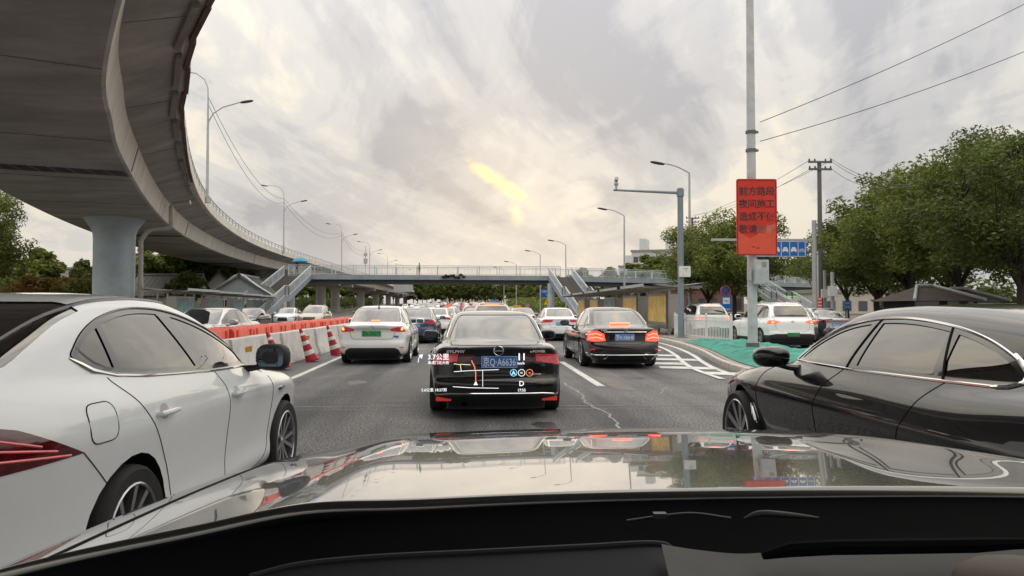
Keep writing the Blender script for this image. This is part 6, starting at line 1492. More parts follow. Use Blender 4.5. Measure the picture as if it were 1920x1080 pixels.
# left-hand greenery
add_tree('a', (X(-60, 52), 52, 0), 1.2, (0.9, 0.9, 1.25), 'dark tree at the left edge under the flyover')
add_tree('far2', (X(62, 70), 70, 0), 0.2, (0.8, 0.8, 0.76), 'round bright green tree between the left edge and the big pier')
add_tree('far', (X(160, 72), 72, 0), 2.2, (0.55, 0.55, 0.72), 'small dark tree just left of the big pier')
add_tree('far2', (X(10, 84), 84, 0), 3.2, (1.0, 1.0, 0.85), 'pale green tree behind the hedge at the far left')
for k, (px, y, s, key) in enumerate(((330, 92, 1.15, 'far'), (375, 98, 1.1, 'far2'), (300, 88, 0.95, 'far2'), (420, 104, 1.05, 'far'), (455, 110, 0.95, 'far'), (280, 82, 0.8, 'y'), (250, 96, 1.0, 'far'), (345, 76, 0.62, 'far'), (385, 112, 1.2, 'far'))):
    add_tree(key, (X(px, y), y, 0), k*0.9, s, 'tree in the green clump under the flyover behind the grey roofs', 'trees behind the grey roofs under the flyover')
for k, (px, y) in enumerate(((20, 58), (70, 56), (120, 59), (165, 57), (45, 62), (95, 63), (145, 63), (-10, 60), (190, 60))):
    add_tree('sh' if k % 3 else 'shg', (X(px, y), y, 0), k*0.7, 1.55, 'rusty autumn shrub in the hedge left of the big pier' if k % 3 else 'yellow green shrub in the hedge left of the big pier', 'rusty shrubs of the left hedge' if k % 3 else 'green shrubs of the left hedge', 'shrub')
for k, (px, y, s) in enumerate(((590, 122, 0.8), (615, 128, 0.9), (655, 150, 0.95), (685, 160, 0.9), (640, 135, 0.8), (705, 190, 1.0), (560, 118, 0.8), (540, 112, 0.7), (735, 230, 1.1), (720, 215, 1.0), (760, 290, 1.2), (575, 140, 1.0))):
    add_tree('far' if k % 2 else 'far2', (X(px, y+90)-6, y+90, gz(y+90)), k*0.9, s*1.15, 'green tree standing among the flyover piers beyond the footbridge', 'trees among the far flyover piers')
# hedges: one leafy mass each
def hedge(pts, h, n, seed, label, m, sz=0.16):
    g = random.Random(seed); C = []; Rr = []
    for a, c in zip(pts[:-1], pts[1:]):
        a = Vector(a); c = Vector(c); k = int((c-a).length/0.9)
        for i in range(k): p = a.lerp(c, i/k); C.append((p.x+g.uniform(-.6, .6), p.y+g.uniform(-.6, .6), p.z+h*g.uniform(0.3, 0.72))); Rr.append(h*g.uniform(0.35, 0.55))
    o = ob('hedge', leaf_mesh('hedge', C, Rr, n, sz, seed, m, 0.9)); tag(o, label, 'hedge', None, 'stuff')
hedge([(-33, 55, 0), (-36, 100, 0), (-37, 160, 0.4), (-38, 240, 1.3), (-40, 330, 2.5)], 3.4, 26000, 41, 'dark green hedge behind the flyover piers on the left', M_LEAF2, 0.26)
hedge([(33, 58, 0), (46, 56, 0), (62, 52, 0)], 3.6, 12000, 42, 'dark shrubbery under the right-hand trees behind the parked cars', M_LEAF2, 0.22)
hedge([(14, 120, 0), (15, 170, 0.5), (13, 260, 1.6)], 3.2, 9000, 43, 'green shrub belt right of the far queue of cars', M_LEAF, 0.28)
# ================================================================ houses
def gable_house(name, c, w, d, h, rh, rz, label, wall, roof=None, windows=(), z=0):
    t = thing(name, label, 'house', (c[0], c[1], z), rz)
    b = MB(); b.box(-w/2, w/2, -d/2, d/2, 0, h); b.build('wall', wall, t)
    for s in (-1, 1):
        b = MB(); b.prism([(-w/2, h), (w/2, h), (w*0.06, h+rh*0.96), (0, h+rh), (-w*0.06, h+rh*0.96)], Matrix.Translation((0, s*(d/2-0.1)+0.1, 0)) @ Matrix.Rotation(R(90), 4, 'X'), 0.2); b.build('gable', wall, t)
    for s in (-1, 1):
        b = MB(); b.beam((s*w*0.25, -d/2-0.3, h+rh*0.5+0.08), (s*w*0.25, d/2+0.3, h+rh*0.5+0.08), math.hypot(w/2+0.4, rh*1.1), 0.16, up=(s*rh, 0, w/2)); rf = b.build('roof', roof or M_ROOFT, t)
        b = MB(); n = int(d/0.5)
        for i in range(n):                     # rows of rounded tile channels
            y = -d/2+(i+0.5)*d/n; b.beam((s*0.05, y, h+rh+0.12), (s*(w/2+0.35), y, h-rh*0.1+0.10), 0.12, 0.09)
        stuff(b.build('roof_tiles', roof or M_ROOFT, rf if False else t))
    b = MB(); b.beam((0, -d/2-0.3, h+rh+0.2), (0, d/2+0.3, h+rh+0.2), 0.25, 0.3); b.build('ridge', roof or M_ROOFT, t)
    for x, zz, ww, hh, side in windows:
        b = MB(); b.box(x-ww/2, x+ww/2, -d/2-0.05, -d/2+0.03, zz, zz+hh); o = b.build('window', M_WIN, t)
        b = MB(); b.box(x-ww/2-0.08, x+ww/2+0.08, -d/2-0.09, -d/2-0.02, zz+hh, zz+hh+0.1); b.box(x-0.03, x+0.03, -d/2-0.07, -d/2-0.045, zz, zz+hh); b.build('window_frame', M_WHITE, o)
    return t
gh = gable_house('brick_gable_house', (X(455, 76), 78), 5.6, 8, 2.7, 1.75, R(4), 'pale blue brick house with a curved gable behind the left bus shelters', M_BRICKB, windows=((-1.4, 1.0, 1.0, 1.2, 0), (1.4, 1.0, 1.0, 1.2, 0)))
bk = MB()
for r_ in range(20):
    z = 0.15+r_*0.22; hw_ = 2.8 if z < 2.7 else 2.8*(1-(z-2.7)/1.75)
    x = -hw_+(0.25 if r_ % 2 else 0)
    while x < hw_-0.5:
        if not (z < 2.3 and z > 0.8 and abs(abs(x+0.25)-1.4) < 0.8): bk.box(x, x+0.47, -4.03, -3.99, z, z+0.19)
        x += 0.5
stuff(bk.build('bricks', M_BRICKB, gh))
tr = MB(); tr.tube([(-3.1, -4.05, 2.6), (-2.0, -4.05, 3.3), (-1.1, -4.05, 3.95), (-0.5, -4.05, 4.45), (0, -4.05, 4.65), (0.5, -4.05, 4.45), (1.1, -4.05, 3.95), (2.0, -4.05, 3.3), (3.1, -4.05, 2.6)], 0.16, 6); tr.build('gable_coping', M_BRIDGE_L, gh)
gable_house('tiled_house', (X(305, 76), 78), 6, 6, 2.6, 2.0, R(88), 'low house with a long grey tiled roof right of the big pier', M_PLASTER)
gable_house('tiled_house', (X(398, 90), 92), 4.5, 4, 3.0, 2.6, R(20), 'small house with a steep pale roof left of the brick gable', M_PLASTER)
gable_house('tiled_house', (X(145, 78), 80), 7, 7, 2.9, 2.4, R(86), 'dark roofed house between the round tree and the big pier', M_BRICKB)
gable_house('tiled_house', (X(478, 92), 97), 6, 5, 3.4, 1.8, R(80), 'grey roofed house just behind the brick gable', M_PLASTER)
# brown hut roofs on the right
def hip(c, w, d, h, rh, label, rz=0):
    t = thing('park_hut', label, 'hut', (c[0], c[1], 0), rz); b = MB(); b.box(-w/2+0.4, w/2-0.4, -d/2+0.4, d/2-0.4, 0, h); b.build('wall', mat('hut_wall', (0.04, 0.035, 0.03), rough=0.9), t)
    b = MB(); b.add([(-w/2,-d/2,h), (w/2,-d/2,h), (w/2,d/2,h), (-w/2,d/2,h), (-w*0.12,0,h+rh), (w*0.12,0,h+rh)], [(0,1,5,4), (1,2,5), (2,3,4,5), (3,0,4), (3,2,1,0)]); b.build('roof', mat('hut_roof', (0.055, 0.042, 0.036), rough=0.9, var=0.3), t)
    for a, c_ in (((-w/2,-d/2,h), (-w*0.12,0,h+rh)), ((w/2,-d/2,h), (w*0.12,0,h+rh)), ((-w*0.12,0,h+rh), (w*0.12,0,h+rh))): b = MB(); b.tube([Vector(a)+Vector((0,0,0.05)), Vector(c_)+Vector((0,0,0.05))], 0.07, 6); b.build('ridge', M_GALV, t)
    for x in (-w*0.25, w*0.2): b = MB(); b.box(x-0.5, x+0.5, -d/2+0.36, -d/2+0.42, 0.9, 1.7); b.build('window', M_WIN, t)
hip((X(1735, 31), 31), 3.0, 3.4, 1.72, 0.62, 'dark hut with a brown hipped roof under the trees, left one of the two')
hip((X(1822, 32), 33), 2.6, 3.4, 1.7, 0.58, 'dark hut with a brown hipped roof, right one of the two')
# low buildings behind the right-hand street
def block(name, px, y, w, d, h, label, wall, nx, nz, z0=1.0, cat='building', rz=0, zb=0, extra=None, ww=0.55, wh=0.55):
    t = thing(name, label, cat, (X(px, y), y, zb), rz); b = MB(); b.box(-w/2, w/2, -d/2, d/2, 0, h); b.build('wall', wall, t)
    b = MB(); b.box(-w/2-0.2, w/2+0.2, -d/2-0.2, d/2+0.2, h, h+0.5); b.build('roof_edge', M_CONC, t)
    cw = w/nx; chh = (h-z0)/nz; big = nx*nz <= 60
    wm_ = MB().box(-cw*ww/2, cw*ww/2, -0.04, 0.02, 0, chh*wh).mesh('window', M_WIN)
    if big:
        for i in range(nx):
            for j in range(nz): ob('window', wm_, t, (-w/2+(i+0.5)*cw, -d/2, z0+j*chh))
    else:
        b = MB()
        for i in range(nx):
            for j in range(nz): x = -w/2+(i+0.5)*cw; z = z0+j*chh; b.box(x-cw*ww/2, x+cw*ww/2, -d/2-0.04, -d/2+0.02, z, z+chh*wh)
        stuff(b.build('windows', M_WIN, t))
    b = MB()
    for j in range(nz): b.box(-w/2-0.1, w/2+0.1, -d/2-0.12, -d/2-0.0, z0+j*chh-chh*0.16, z0+j*chh-chh*0.10)
    stuff(b.build('sill_bands', M_PLASTER, t))
    for x, hh in (((-w*0.3, 3), (w*0.2, 4)) if h > 6 else ()): b = MB(); b.box(x-w*0.07, x+w*0.07, -d*0.3, d*0.2, h+0.5, h+0.5+hh); b.build('roof_hut', wall, t)
    return t
block('apartment_block', 882, 760, 58, 20, 26, 'beige slab block above the far trees seen under the footbridge', M_APT, 18, 8, 2, zb=2)
block('apartment_block', 846, 800, 22, 20, 25, 'narrow grey tower left of the beige slab under the footbridge', M_APT, 8, 8, 2, zb=2)
block('apartment_block', 923, 820, 22, 20, 27, 'pale tower at the right end of the far blocks', M_APT2, 8, 9, 2, zb=2)
block('apartment_block', 858, 700, 12, 16, 20, 'cream block with a stepped top in front of the far slab', M_PLASTER, 5, 6, 2, zb=2)
block('white_apartment_block', 1238, 190, 13, 12, 15.5, 'white block with terraces rising behind the trees left of the red notice', M_APT2, 6, 5, 2, rz=R(-20))
block('white_apartment_block', 1205, 215, 12, 12, 13.0, 'lower white block stepping down beside the terraced one', M_APT2, 6, 4, 2, rz=R(-20))
block('low_shop', 1300, 80, 9, 6, 3.4, 'brown low shop behind the white fence with red window strips', mat('brick_shop', (0.17, 0.09, 0.07), rough=0.85, var=0.25, scale=2), 7, 1, 1.2)
block('low_shop', 1690, 100, 26, 8, 3.4, 'long grey low building behind the bus under the trees', M_PLASTER, 12, 1, 1.0)
# mast
t = thing('radio_mast', 'thin radio mast with a drum cluster above the footbridge', 'mast', (X(685, 300), 300, 2)); b = MB(); b.cyl((0,0,0), (0,0,24), 0.25, 6, 0.12); b.build('mast_tube', M_GALV, t)
b = MB(); b.cyl((0,0,17), (0,0,19), 0.8, 8); b.cyl((0,0,20), (0,0,21.2), 0.7, 8); b.build('aerial_drums', M_GALV, t)
# ================================================================ street seller's umbrella and people on the bridge
u = thing('umbrella', 'bright blue umbrella open at the top of the left stairs', 'umbrella', (X(562, 87.2), 87.2, DZ)); b = MB(); n = 8
ring = [(1.0*math.cos(i*math.pi/4), 1.0*math.sin(i*math.pi/4), 1.62) for i in range(n)]; mid = [(0.6*math.cos(i*math.pi/4+0.0), 0.6*math.sin(i*math.pi/4), 1.98) for i in range(n)]
b.add(ring+mid+[(0,0,2.12)], [(i, (i+1) % n, n+(i+1) % n, n+i) for i in range(n)]+[(n+i, n+(i+1) % n, 2*n) for i in range(n)]); b.build('canopy', M_TEALC, u)
b = MB(); b.cyl((0,0,0), (0,0,2.2), 0.02, 6); b.build('shaft', M_DARK, u)
def person(loc, label, rz=0, sc=1.0, top=None):
    v = [(0,0,0.95), (0,0,1.15), (0,0.0,1.38), (0,0.0,1.50), (0,0.01,1.60), (0,0.02,1.70), (-0.18,0,1.38), (-0.23,0.02,1.12), (-0.22,0.10,0.90), (0.18,0,1.38), (0.23,0.02,1.12), (0.22,0.12,0.92), (-0.09,0,0.90), (-0.10,0.02,0.50), (-0.10,0,0.08), (-0.10,0.12,0.04), (0.09,0,0.90), (0.10,0.04,0.50), (0.10,-0.04,0.08), (0.10,0.08,0.04)]
    e = [(0,1), (1,2), (2,3), (3,4), (4,5), (2,6), (6,7), (7,8), (2,9), (9,10), (10,11), (0,12), (12,13), (13,14), (14,15), (0,16), (16,17), (17,18), (18,19)]
    rad = [0.15, 0.14, 0.15, 0.055, 0.095, 0.08, 0.06, 0.045, 0.035, 0.06, 0.045, 0.035, 0.09, 0.065, 0.045, 0.04, 0.09, 0.065, 0.045, 0.04]
    me = bpy.data.meshes.new('body'); me.from_pydata(v, e, []); o = bpy.data.objects.new('person_body', me); COL.objects.link(o)
    md = o.modifiers.new('skin', 'SKIN'); o.modifiers.new('sub', 'SUBSURF').levels = 1
    for i, r_ in enumerate(rad): me.skin_vertices[0].data[i].radius = (r_, r_*0.8)
    me.skin_vertices[0].data[0].use_root = True
    bpy.context.view_layer.update(); dg = bpy.context.evaluated_depsgraph_get(); m2 = bpy.data.meshes.new_from_object(o.evaluated_get(dg)); bpy.data.objects.remove(o)
    m2.materials.clear()
    for mm in (top or M_CLOTH, M_SKIN, M_HAIR): m2.materials.append(mm)
    for p in m2.polygons:
        c = p.center; p.material_index = 0
        if c.z > 1.5 or (abs(c.x) > 0.19 and c.z < 0.98 and c.z > 0.8): p.material_index = 1
        if c.z > 1.66 or (c.z > 1.56 and c.y < -0.01): p.material_index = 2
        p.use_smooth = True
    t = thing('person', label, 'person', loc, rz); t.scale = (sc,)*3; ob('body', m2, t)
person((X(786, 89)+0, 89, DZ+0.0), 'small dark figure walking across the footbridge above the far traffic', R(80))
person((X(556, 87.6), 87.6, DZ), 'dark figure beside the blue umbrella on the footbridge', R(180))
b = MB(); g_ = random.Random(3)
vn = leaf_mesh('vine', [(x, 0, g_.uniform(-.1, .3)) for x in np.linspace(-1.2, 1.2, 9)], [0.22]*9, 500, 0.12, 9, M_DARK); o = ob('hanging_vine', vn, None, (X(850, 87.1), 87.1, DZ-0.1)); tag(o, 'withered dark climber hanging on the footbridge beam', 'plant')
# ================================================================ traffic
def place(key, x, yrear, rz=0.0, **k):
    s = dict(SPECS[key]); s.update(k); L = s['L']; a = rz
    s['loc'] = (x-math.sin(a)*L/2, yrear+math.cos(a)*L/2, gz(yrear+L/2)); s['rz'] = a
    root, api = make_car(s, CMAT)
    if key in DETAIL: DETAIL[key](api, CMAT)
    return root
CAR_A = place('near_left', -2.60, 2.61, -R(2.3))
CAR_B = place('near_right', 3.24, 2.35, R(0.0))
CAR_C = place('ahead', 0.325, 9.62, R(0.4)); CAR_C.scale = (1, 1, 0.965)
CAR_D = place('right_ahead', 3.60, 17.3, R(0.3))
CAR_E = place('left_ahead', -2.50, 18.9, R(0))
base = place('mid', -2.28, 29.9, 0, label='dark blue saloon just beyond the white saloon in the left lane', paint=P_BLUE)
suv0 = place('suv', 11.25, 25.6, R(0), label='white small SUV with green plate right of the tall pole')
def swapm(frm, to): return {frm: to}
def park(src, x, yr, label, paint_from, paint_to, rz=0.0, group=None, face=1):
    L = src['Lc']; y = yr+L/2
    c = dup(src, (x, y, gz(y)), rz if face > 0 else rz+math.pi, label, group, {paint_from: paint_to} if paint_to else None)
    for q in children_of(c):
        if q.name.startswith(('tail_lamp',)) and paint_from is P_BLUE and group is None: pass
    return c
park(suv0, 11.0, 33.4, 'white SUV seen through the white picket fence', P_WHITE, None)
park(base, 3.85, 32.0, 'white saloon with blue plate between the two black saloons', P_BLUE, P_WHITE)
park(base, 2.9, 42.0, 'grey saloon partly hidden behind the black saloon on its right side', P_BLUE, P_TAN)
park(suv0, 0.75, 27.5, 'pale SUV whose roof shows just above the black saloon ahead', P_WHITE, P_TAN)
park(base, -1.95, 40.0, 'white saloon two cars beyond the white electric saloon', P_BLUE, P_WHITE)
park(base, -1.75, 48.5, 'light blue grey saloon in the left lane under the footbridge stairs line', P_BLUE, P_SILVER)
park(base, -1.6, 57.0, 'black saloon in the left lane before the footbridge', P_BLUE, P_BLACK)
park(base, 14.8, 29.5, 'silver saloon beside the white small SUV on the far right lane', P_BLUE, P_SILVER)
park(base, 14.0, 20.0, 'silver saloon whose roof peeks over the black limousine', P_BLUE, P_SILVER)
park(base, 12.3, 39.0, 'beige saloon between the two white SUVs', P_BLUE, P_TAN)
park(base, -7.9, 20.8, 'silver saloon driving towards us behind the orange barriers', P_BLUE, P_SILVER, R(-3), None, -1)
park(suv0, -11.2, 52.0, 'champagne SUV coming towards us past the stairs column', P_WHITE, P_TAN, 0, None, -1)
park(base, -15.2, 50.0, 'dark oncoming saloon at the foot of the left stairs', P_BLUE, P_BLACK, 0, None, -1)
park(base, -15.5, 62.0, 'white oncoming saloon behind the left stairs', P_BLUE, P_WHITE, 0, None, -1)
park(base, -9.6, 66.0, 'grey oncoming saloon beyond the champagne SUV', P_BLUE, P_GREY, 0, None, -1)
# taxi with roof sign
tx = park(base, 3.3, 52.0, 'taxi with a yellow roof sign in the lane right of the black saloon', P_BLUE, P_GREY)
b = MB(); b.box(-0.32, 0.32, -0.10, 0.10, 1.45, 1.60); b.build('taxi_sign', M_YELLOW, tx, bevel=0.04)
# simple far cars: body, glass and lamps in one mesh each, as they are a few pixels wide
def far_mesh(key, paint_m, front):
    s = SPECS[key]; F = implicit(s); hw = s['W']/2; v, q = surf_net(F, (-hw-0.1, -0.1, 0.1), (hw+0.1, s['L']+0.1, s['H']+0.1), 0.13)
    S_ = Shell(v, q)
    dl = [(p[0], p[1]) for p in s['dlo']]
    for sd in (-1, 1): S_.carve(0, 1, planes_of(dl, 0)+[lim(0, sd*0.3, sd), lim(2, 0.8, 1)])
    S_.carve(0, 1, planes_of(s['rear_glass'], 1)+[lim(1, s['L']*0.4, -1)]); S_.carve(0, 1, planes_of(s['front_glass'], 1)+[lim(1, s['L']*0.5, 1)])
    for sd in (-1, 1):
        S_.carve(0, 2, planes_of([(sd*0.5, 0.80), (sd*1.0, 0.80), (sd*1.0, 0.95), (sd*0.5, 0.93)], 1)+[lim(1, 0.4, -1)])
    S_.carve(0, 3, [lim(2, 0.27, -1)])
    me = bpy.data.meshes.new('far_car'); vv = np.array(S_.v)-np.array((0, s['L']/2, 0)); me.from_pydata(vv.tolist(), [], [list(f) for f in S_.f])
    for m in (paint_m, CMAT['glass'], CMAT['lamp_lit'], CMAT['liner']): me.materials.append(m)
    me.polygons.foreach_set('material_index', S_.t); me.polygons.foreach_set('use_smooth', [True]*len(S_.f)); me.update(); return me
FM = {}
cols = [('white', P_WHITE), ('silver', P_SILVER), ('black', P_BLACK), ('grey', P_GREY), ('blue', P_BLUE), ('tan', P_TAN), ('red', P_RED)]
for nm_, pm_ in cols:
    for key in ('mid', 'suv'): FM[(nm_, key)] = far_mesh(key, pm_, 0)
rc = random.Random(77)
def far_lane(x, y0, y1, gap, oncoming=False, drift=0.0):
    y = y0
    while y < y1:
        nm_ = rc.choice(['white', 'white', 'silver', 'black', 'grey', 'black', 'blue', 'tan', 'red', 'white']); key = rc.choice(['mid', 'mid', 'suv'])
        xx = x+drift*(y-y0)+rc.uniform(-.15, .15); o = ob('distant_car', FM[(nm_, key)], None, (xx, y, gz(y)-0.02), (math.atan(0.0125) if y > 150 else 0, 0, math.pi if oncoming else 0))
        kind = 'SUV' if key == 'suv' else 'saloon'
        tag(o, 'small distant %s %s %s' % (nm_, kind, 'coming down the far left carriageway' if oncoming else 'queueing up the far road'), 'car', '%s %ss %s' % (nm_, kind, 'in the far oncoming lanes' if oncoming else 'in the far queue'))
        y += gap*rc.uniform(0.85, 1.25)
far_lane(-2.6, 66, 380, 7.2, drift=-0.012); far_lane(0.3, 44, 380, 7.6, drift=-0.012); far_lane(3.5, 62, 380, 7.4, drift=-0.012); far_lane(6.7, 96, 380, 8.0, drift=-0.012)
far_lane(-8.6, 100, 360, 18, True, -0.012); far_lane(-12.0, 90, 360, 22, True, -0.012); far_lane(-15.5, 110, 360, 26, True, -0.012)
# green bus at the right
def bus(x, y, rz, label):
    t = thing('bus', label, 'bus', (x, y, 0), rz); L, Wd, H = 11.5, 2.5, 3.1
    b = MB(); b.prism(rpoly([(-Wd/2, 0.35), (Wd/2, 0.35), (Wd/2, H), (-Wd/2, H)], 0.22, 5), Matrix.Translation((0, L/2, 0)) @ Matrix.Rotation(R(90), 4, 'X'), L); b.build('body', M_BUSG, t, smooth=True, sharp=30)
    b = MB(); b.box(-Wd/2-0.012, Wd/2+0.012, -L/2+0.3, L/2-0.2, 2.45, 2.95); b.build('roof_band', M_BUSP, t)
    for s in (-1, 1):
        for k in range(7):
            b = MB(); y0 = -L/2+0.5+k*1.5; b.box(s*(Wd/2+0.005)-0.012, s*(Wd/2+0.005)+0.012, y0, y0+1.38, 1.25, 2.38); b.build('side_window', M_WIN, t)
        for yy in (-3.3, 3.2):
            w = MB(); w.lathe([(0.0, -0.14), (0.48, -0.14), (0.5, -0.1), (0.5, 0.1), (0.48, 0.14), (0.28, 0.14), (0.26, 0.05), (0, 0.05)], 22, Matrix.Translation((s*(Wd/2-0.12), yy, 0.5)) @ Matrix.Rotation(R(90)*s, 4, 'Y')); w.build('wheel', CMAT['tyre'], t, smooth=True, sharp=40)
    for s in (-1, 1): b = MB(); b.box(-1.1, 1.1, s*(L/2+0.004)-0.015, s*(L/2+0.004)+0.015, 1.2, 2.5); b.build('end_window', M_WIN, t)
    for s in (-0.95, 0.95): b = MB(); b.box(s-0.15, s+0.15, -L/2-0.03, -L/2+0.02, 0.7, 1.05); b.build('tail_lamp', CMAT['lamp_red'], t)
bus(47.2, 103.5, R(76), 'bright green bus turning behind the right end of the footbridge')
bus(26, 30, R(8), 'green bus') if False else None
# scooter riders' helmets and mirrors near the right
def scooter(px, y, label):
    t = thing('scooter', label, 'scooter', (X(px, y), y, 0), R(10))
    for yy in (-0.6, 0.6):
        w = MB(); w.lathe([(0.0, -0.04), (0.2, -0.05), (0.24, 0), (0.2, 0.05), (0, 0.04)], 16, Matrix.Translation((0, yy, 0.24)) @ Matrix.Rotation(R(90), 4, 'Y')); w.build('wheel', CMAT['tyre'], t, smooth=True)
    b = MB(); b.blob((0, -0.25, 0.6), (0.3, 0.8, 0.4), 3, 12); b.obox((0, 0.3, 0.35), (0.28, 0.5, 0.08)); b.build('body', P_GREY, t, smooth=True, sharp=30)
    b = MB(); b.tube([(0,0.6,0.24), (0,0.45,0.75), (0,0.38,1.0)], 0.03, 8); b.tube([(-0.3,0.3,1.02), (0,0.4,1.0), (0.3,0.3,1.02)], 0.018, 8); b.blob((0, 0.48, 0.75), (0.3, 0.2, 0.5), 3, 10); b.build('fork_and_bars', CMAT['matt_black'], t, smooth=True)
    for s in (-1, 1): b = MB(); b.tube([(s*0.25,0.34,1.02), (s*0.3,0.34,1.2)], 0.01, 5); b.blob((s*0.3,0.34,1.24), (0.15,0.06,0.12), 2.4, 10); b.build('mirror', M_WHITE, t, smooth=True)
scooter(1527, 27, 'parked scooter with white mirrors behind the black limousine, left one')
scooter(1557, 26, 'parked scooter with white mirrors behind the black limousine, right one')
# ================================================================ the car the photograph is taken from
own = thing('own_car', 'glossy grey bonnet, wiper cowl and black dashboard of the car we sit in', 'car', (0.42, 0, 0))
HW = 1.04
prof_ = tab([(0.2, 1.23), (0.9, 1.195), (1.0, 1.19), (1.5, 1.153), (2.0, 1.108), (2.5, 1.040), (2.75, 0.995), (3.0, 0.93), (3.2, 0.84), (3.35, 0.70), (3.5, 0.5)], 0.10)
def hood(u, v):
    x = (u*2-1); a = abs(x); y0 = 1.03-0.05*x*x; y = y0+(3.38-0.50*a**2.6-y0)*v
    xx = x*HW*(1-0.035*v*v)
    z = float(prof_(y+0.10*a**2.6))
    z -= 0.082*a**2.9
    z += 0.010*math.exp(-((a-0.62)/0.10)**2)*(1-0.3*v)           # raised line along each side
    z -= 0.004*math.exp(-(a/0.42)**4)*0.8
    z -= 0.55*max(0.0, v-0.90)**1.5*4
    return (xx, y, z)
b = MB(); b.grid(hood, 110, 70)
M_HOOD = mat('bonnet_paint', (0.085, 0.082, 0.078), rough=0.2, metal=0.9, coat=1.0, var=0.05, scale=6, coatrough=0.015)
ho = b.build('bonnet', M_HOOD, own, smooth=True, sharp=80)
md = ho.modifiers.new('thick', 'SOLIDIFY'); md.thickness = 0.02; md.offset = -1
for s in (-1, 1):                                        # crease between bonnet and wing
    b = MB(); pts = [Vector(hood(0.5+s*0.462, v))+Vector((0,0,0.001)) for v in np.linspace(0.0, 0.9, 30)]; b.tube(pts, 0.0016, 5); b.build('panel_gap', CMAT['gap'], own)
M_COWL = mat('cowl_plastic', (0.002, 0.002, 0.0024), rough=0.8, spec=0.05, var=0.3, scale=8)
def cowl(u, v):
    x = u*2-1; y1 = 1.035-0.05*x*x; y = y1-0.34*(1-v); z = 1.176-0.082*abs(x)**2.9-0.055*math.sin((1-v)*math.pi*0.9)
    return (x*HW*1.0, y, z)
b = MB(); b.grid(cowl, 50, 10); b.build('wiper_cowl', M_COWL, own, smooth=True)
def dash(u, v):
    x = (u*2-1)*1.25; y = 0.80-0.12*(u*2-1)**2-v*0.7; z = 1.115+0.03*math.sin(v*2.5)-0.02*(u*2-1)**2-(0.06 if v > 0.9 else 0)
    return (x, y, z)
M_DASH = mat('shaded_dashboard_skin', (0.0015, 0.0015, 0.0018), rough=0.9, spec=0.04, var=0.3, scale=30, bump=0.1)  # near-black base puts the shade of the unbuilt cabin roof into the colour
b = MB(); b.grid(dash, 40, 20); b.build('dashboard', M_DASH, own, smooth=True)
# wiper arm glimpsed at the foot of the glass
b = MB(); wp = [P(x, y, 0.93)-Vector((0.42,0,0)) for x, y in ((1175, 977), (1240, 968), (1300, 963), (1370, 972))]
wp = smooth_path(wp, 6); b.tube(wp, [0.0018]*len(wp), 8); b.obox(P(1237, 966, 0.92)-Vector((0.42,0,0)), (0.016, 0.01, 0.006)); b.build('wiper_arm', mat('worn_metal', (0.045, 0.045, 0.045), rough=0.4, metal=0.6), own, smooth=True)
b = MB(); wp = [P(x, y, 0.93)-Vector((0.42,0,0)) for x, y in ((1395, 972), (1425, 963), (1470, 965), (1535, 971))]; wp = smooth_path(wp, 6); b.tube(wp, [0.0012+0.0032*math.sin(math.pi*i/(len(wp)-1))**0.8 for i in range(len(wp))], 10); b.build('wiper_blade', mat('wiper_rubber', (0.012, 0.012, 0.014), rough=0.5), own, smooth=True)
# pale lower dash pad with rounded edge in the bottom right corner
off = Vector((0.42, 0, 0))
def pad(pts, y, d, name, m):
    b = MB(); a = [P(px, py, y)-off for px, py in pts]; c = [q+Vector((0, -d, -d*0.35)) for q in a]; n = len(a)
    b.add(a+c, [(i, i+1, n+i+1, n+i) for i in range(n-1)]); return b.build(name, m, own, smooth=True)
b = MB(); ln = [P(x, y, 0.64)-off for x, y in ((470, 1082), (560, 1060), (700, 1046), (900, 1036), (1100, 1026), (1225, 1020), (1262, 1034), (1290, 1085))]; ln = smooth_path(ln, 6); b.tube(ln, 0.003, 8); b.add([tuple(p) for p in ln]+[(p.x, p.y-0.10, p.z-0.035) for p in ln], [(i, i+1, len(ln)+i+1, len(ln)+i) for i in range(len(ln)-1)]); b.build('binnacle_rim', mat('blue_black_sheen', (0.007, 0.008, 0.012), rough=0.6, spec=0.3), own, smooth=True)  # bluish sheen along the dash edge put into the surface colour
M_PAD = mat('pale_dash_pad', (0.10, 0.098, 0.095), rough=0.9, var=0.08, scale=20)
a_ = [(1240, 1020), (1300, 1030), (1380, 1038), (1450, 1036), (1600, 1036), (1760, 1034), (1925, 1030), (2000, 1030)]
b = MB(); A0 = smooth_path([P(px, py, 0.62)-off for px, py in a_], 5); A1 = smooth_path([P(px+30, py+130, 0.50)-off for px, py in a_], 5); n_ = len(A0); b.add([tuple(p) for p in A0+A1], [(i, i+1, n_+i+1, n_+i) for i in range(n_-1)]); b.build('dash_pad', M_PAD, own, smooth=True)
b = MB(); ln = [P(x, y, 0.58)-off for x, y in ((1430, 1042), (1480, 1030), (1560, 1026), (1700, 1024), (1830, 1022), (1930, 1018))]; b.tube(ln, [0.003]+[0.006]*4+[0.004], 8); b.build('dash_seam', M_COWL, own, smooth=True)
b = MB(); b.blob(P(1900, 1098, 0.53)-off, (0.085, 0.06, 0.04), 2.2, 18); b.build('beige_rounded_object', mat('pale_brown_shape', (0.12, 0.095, 0.08), rough=0.7), own, smooth=True)  # plain rounded stand-in for an unidentified tan shape
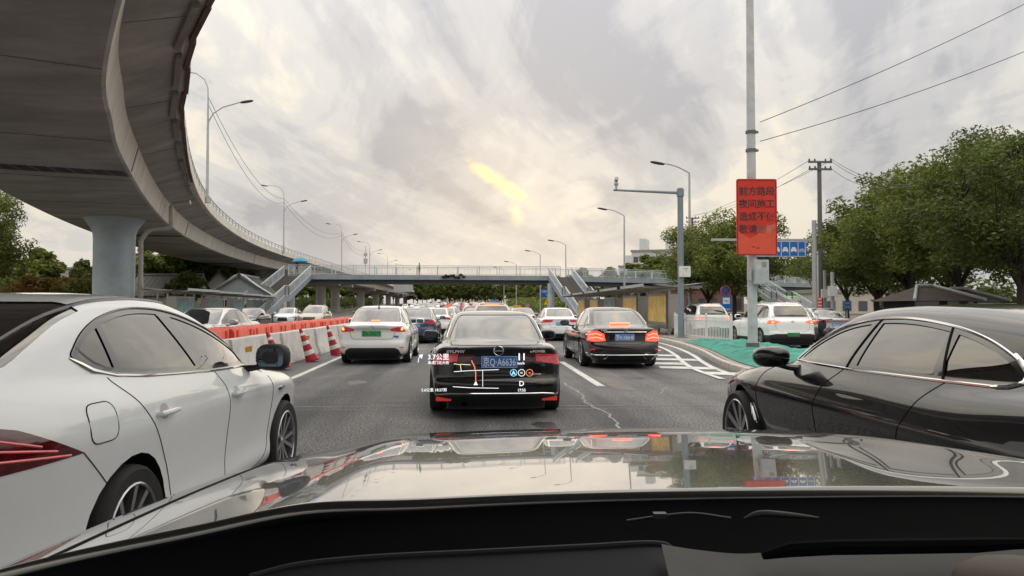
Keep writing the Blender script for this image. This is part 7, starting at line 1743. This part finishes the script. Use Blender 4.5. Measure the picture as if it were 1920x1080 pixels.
# head-up display: glowing symbols thrown on the inside of the windscreen
HY = 0.97; hud = thing('head_up_display', 'glowing head-up display figures and route map on the windscreen', 'display', (0, HY, CAMZ-0.1))
HB = Vector(hud.location)
M_HUDW = mat('hud_white', (0.8, 0.8, 0.8), emit=(0.9, 0.95, 1.0), estr=0.6); M_HUDR = mat('hud_red', (0.8, 0.2, 0.1), emit=(1.0, 0.28, 0.12), estr=0.6)
M_HUDY = mat('hud_yellow', (0.8, 0.7, 0.4), emit=(1.0, 0.88, 0.5), estr=0.6); M_HUDB = mat('hud_blue', (0.2, 0.5, 0.8), emit=(0.35, 0.75, 1.0), estr=0.6)
K_ = HY/FPX
def ht(s, px, py, size, m, bold=0.0): return lettering(s, size*K_*0.78, P(px, py, HY)-HB, hud, m, bold=bold*0.4*K_, depth=0.0002, name='display_lettering')
ht('3.7公里', 822, 669, 16, M_HUDW, 0.2); ht('阜成门北大街', 822, 680, 8.5, M_HUDW, 0.1); ht('5.6公里 18:27到', 814, 731, 9, M_HUDW, 0.1)
ht('11', 978, 669, 23, M_HUDW, 0.9); ht('km/h', 977, 681, 8.5, M_HUDW, 0.2); ht('D', 978, 719, 17, M_HUDW, 0.4); ht('17:55', 978, 731.5, 9, M_HUDW, 0.2)
def hl(pts, m, w, name='route_line'): b = MB(); b.tube([P(x, y, HY)-HB for x, y in pts], w*0.42*K_, 6); b.build(name, m, hud)
def hring(px, py, r, m):
    b = MB(); b.tube([P(px+r*math.cos(i*0.3927), py+r*math.sin(i*0.3927), HY)-HB for i in range(16)], 0.55*K_, 5, closed=True); b.build('ring_symbol', m, hud)
hring(963, 699, 6.3, M_HUDB); hring(978, 699, 6.3, M_HUDW); hring(993, 699, 6.3, M_HUDR); ht('80', 978, 699, 5.5, M_HUDW); ht('80', 993, 699, 5.5, M_HUDR)
b = MB(); b.add([P(x, y, HY)-HB for x, y in ((963, 694), (968, 704), (963, 701), (958, 704))], [(0,1,2), (0,2,3)]); b.build('arrow_symbol', M_HUDB, hud)
hl([(851, 682), (863, 684), (865, 696), (865, 694)], M_HUDY, 1.5); hl([(863, 683), (882, 684)], M_HUDY, 1.3); hl([(851, 697), (880, 695), (935, 693)], M_HUDW, 1.4)
hl([(884, 676), (890, 688), (892, 700), (892, 716)], M_HUDR, 1.9); hl([(905, 694), (905, 725)], M_HUDW, 1.2); hl([(849, 725), (880, 727), (935, 728)], M_HUDW, 1.4)
b = MB(); b.add([P(x, y, HY)-HB for x, y in ((892, 714), (896, 722), (888, 722))], [(0,1,2)]); b.build('position_marker', M_HUDW, hud)
hl([(784, 680), (785, 672), (789, 667)], M_HUDW, 1.5, 'turn_arrow'); b = MB(); b.add([P(x, y, HY)-HB for x, y in ((785, 666), (793, 664), (791, 673))], [(0,1,2)]); b.build('turn_arrow_head', M_HUDW, hud)
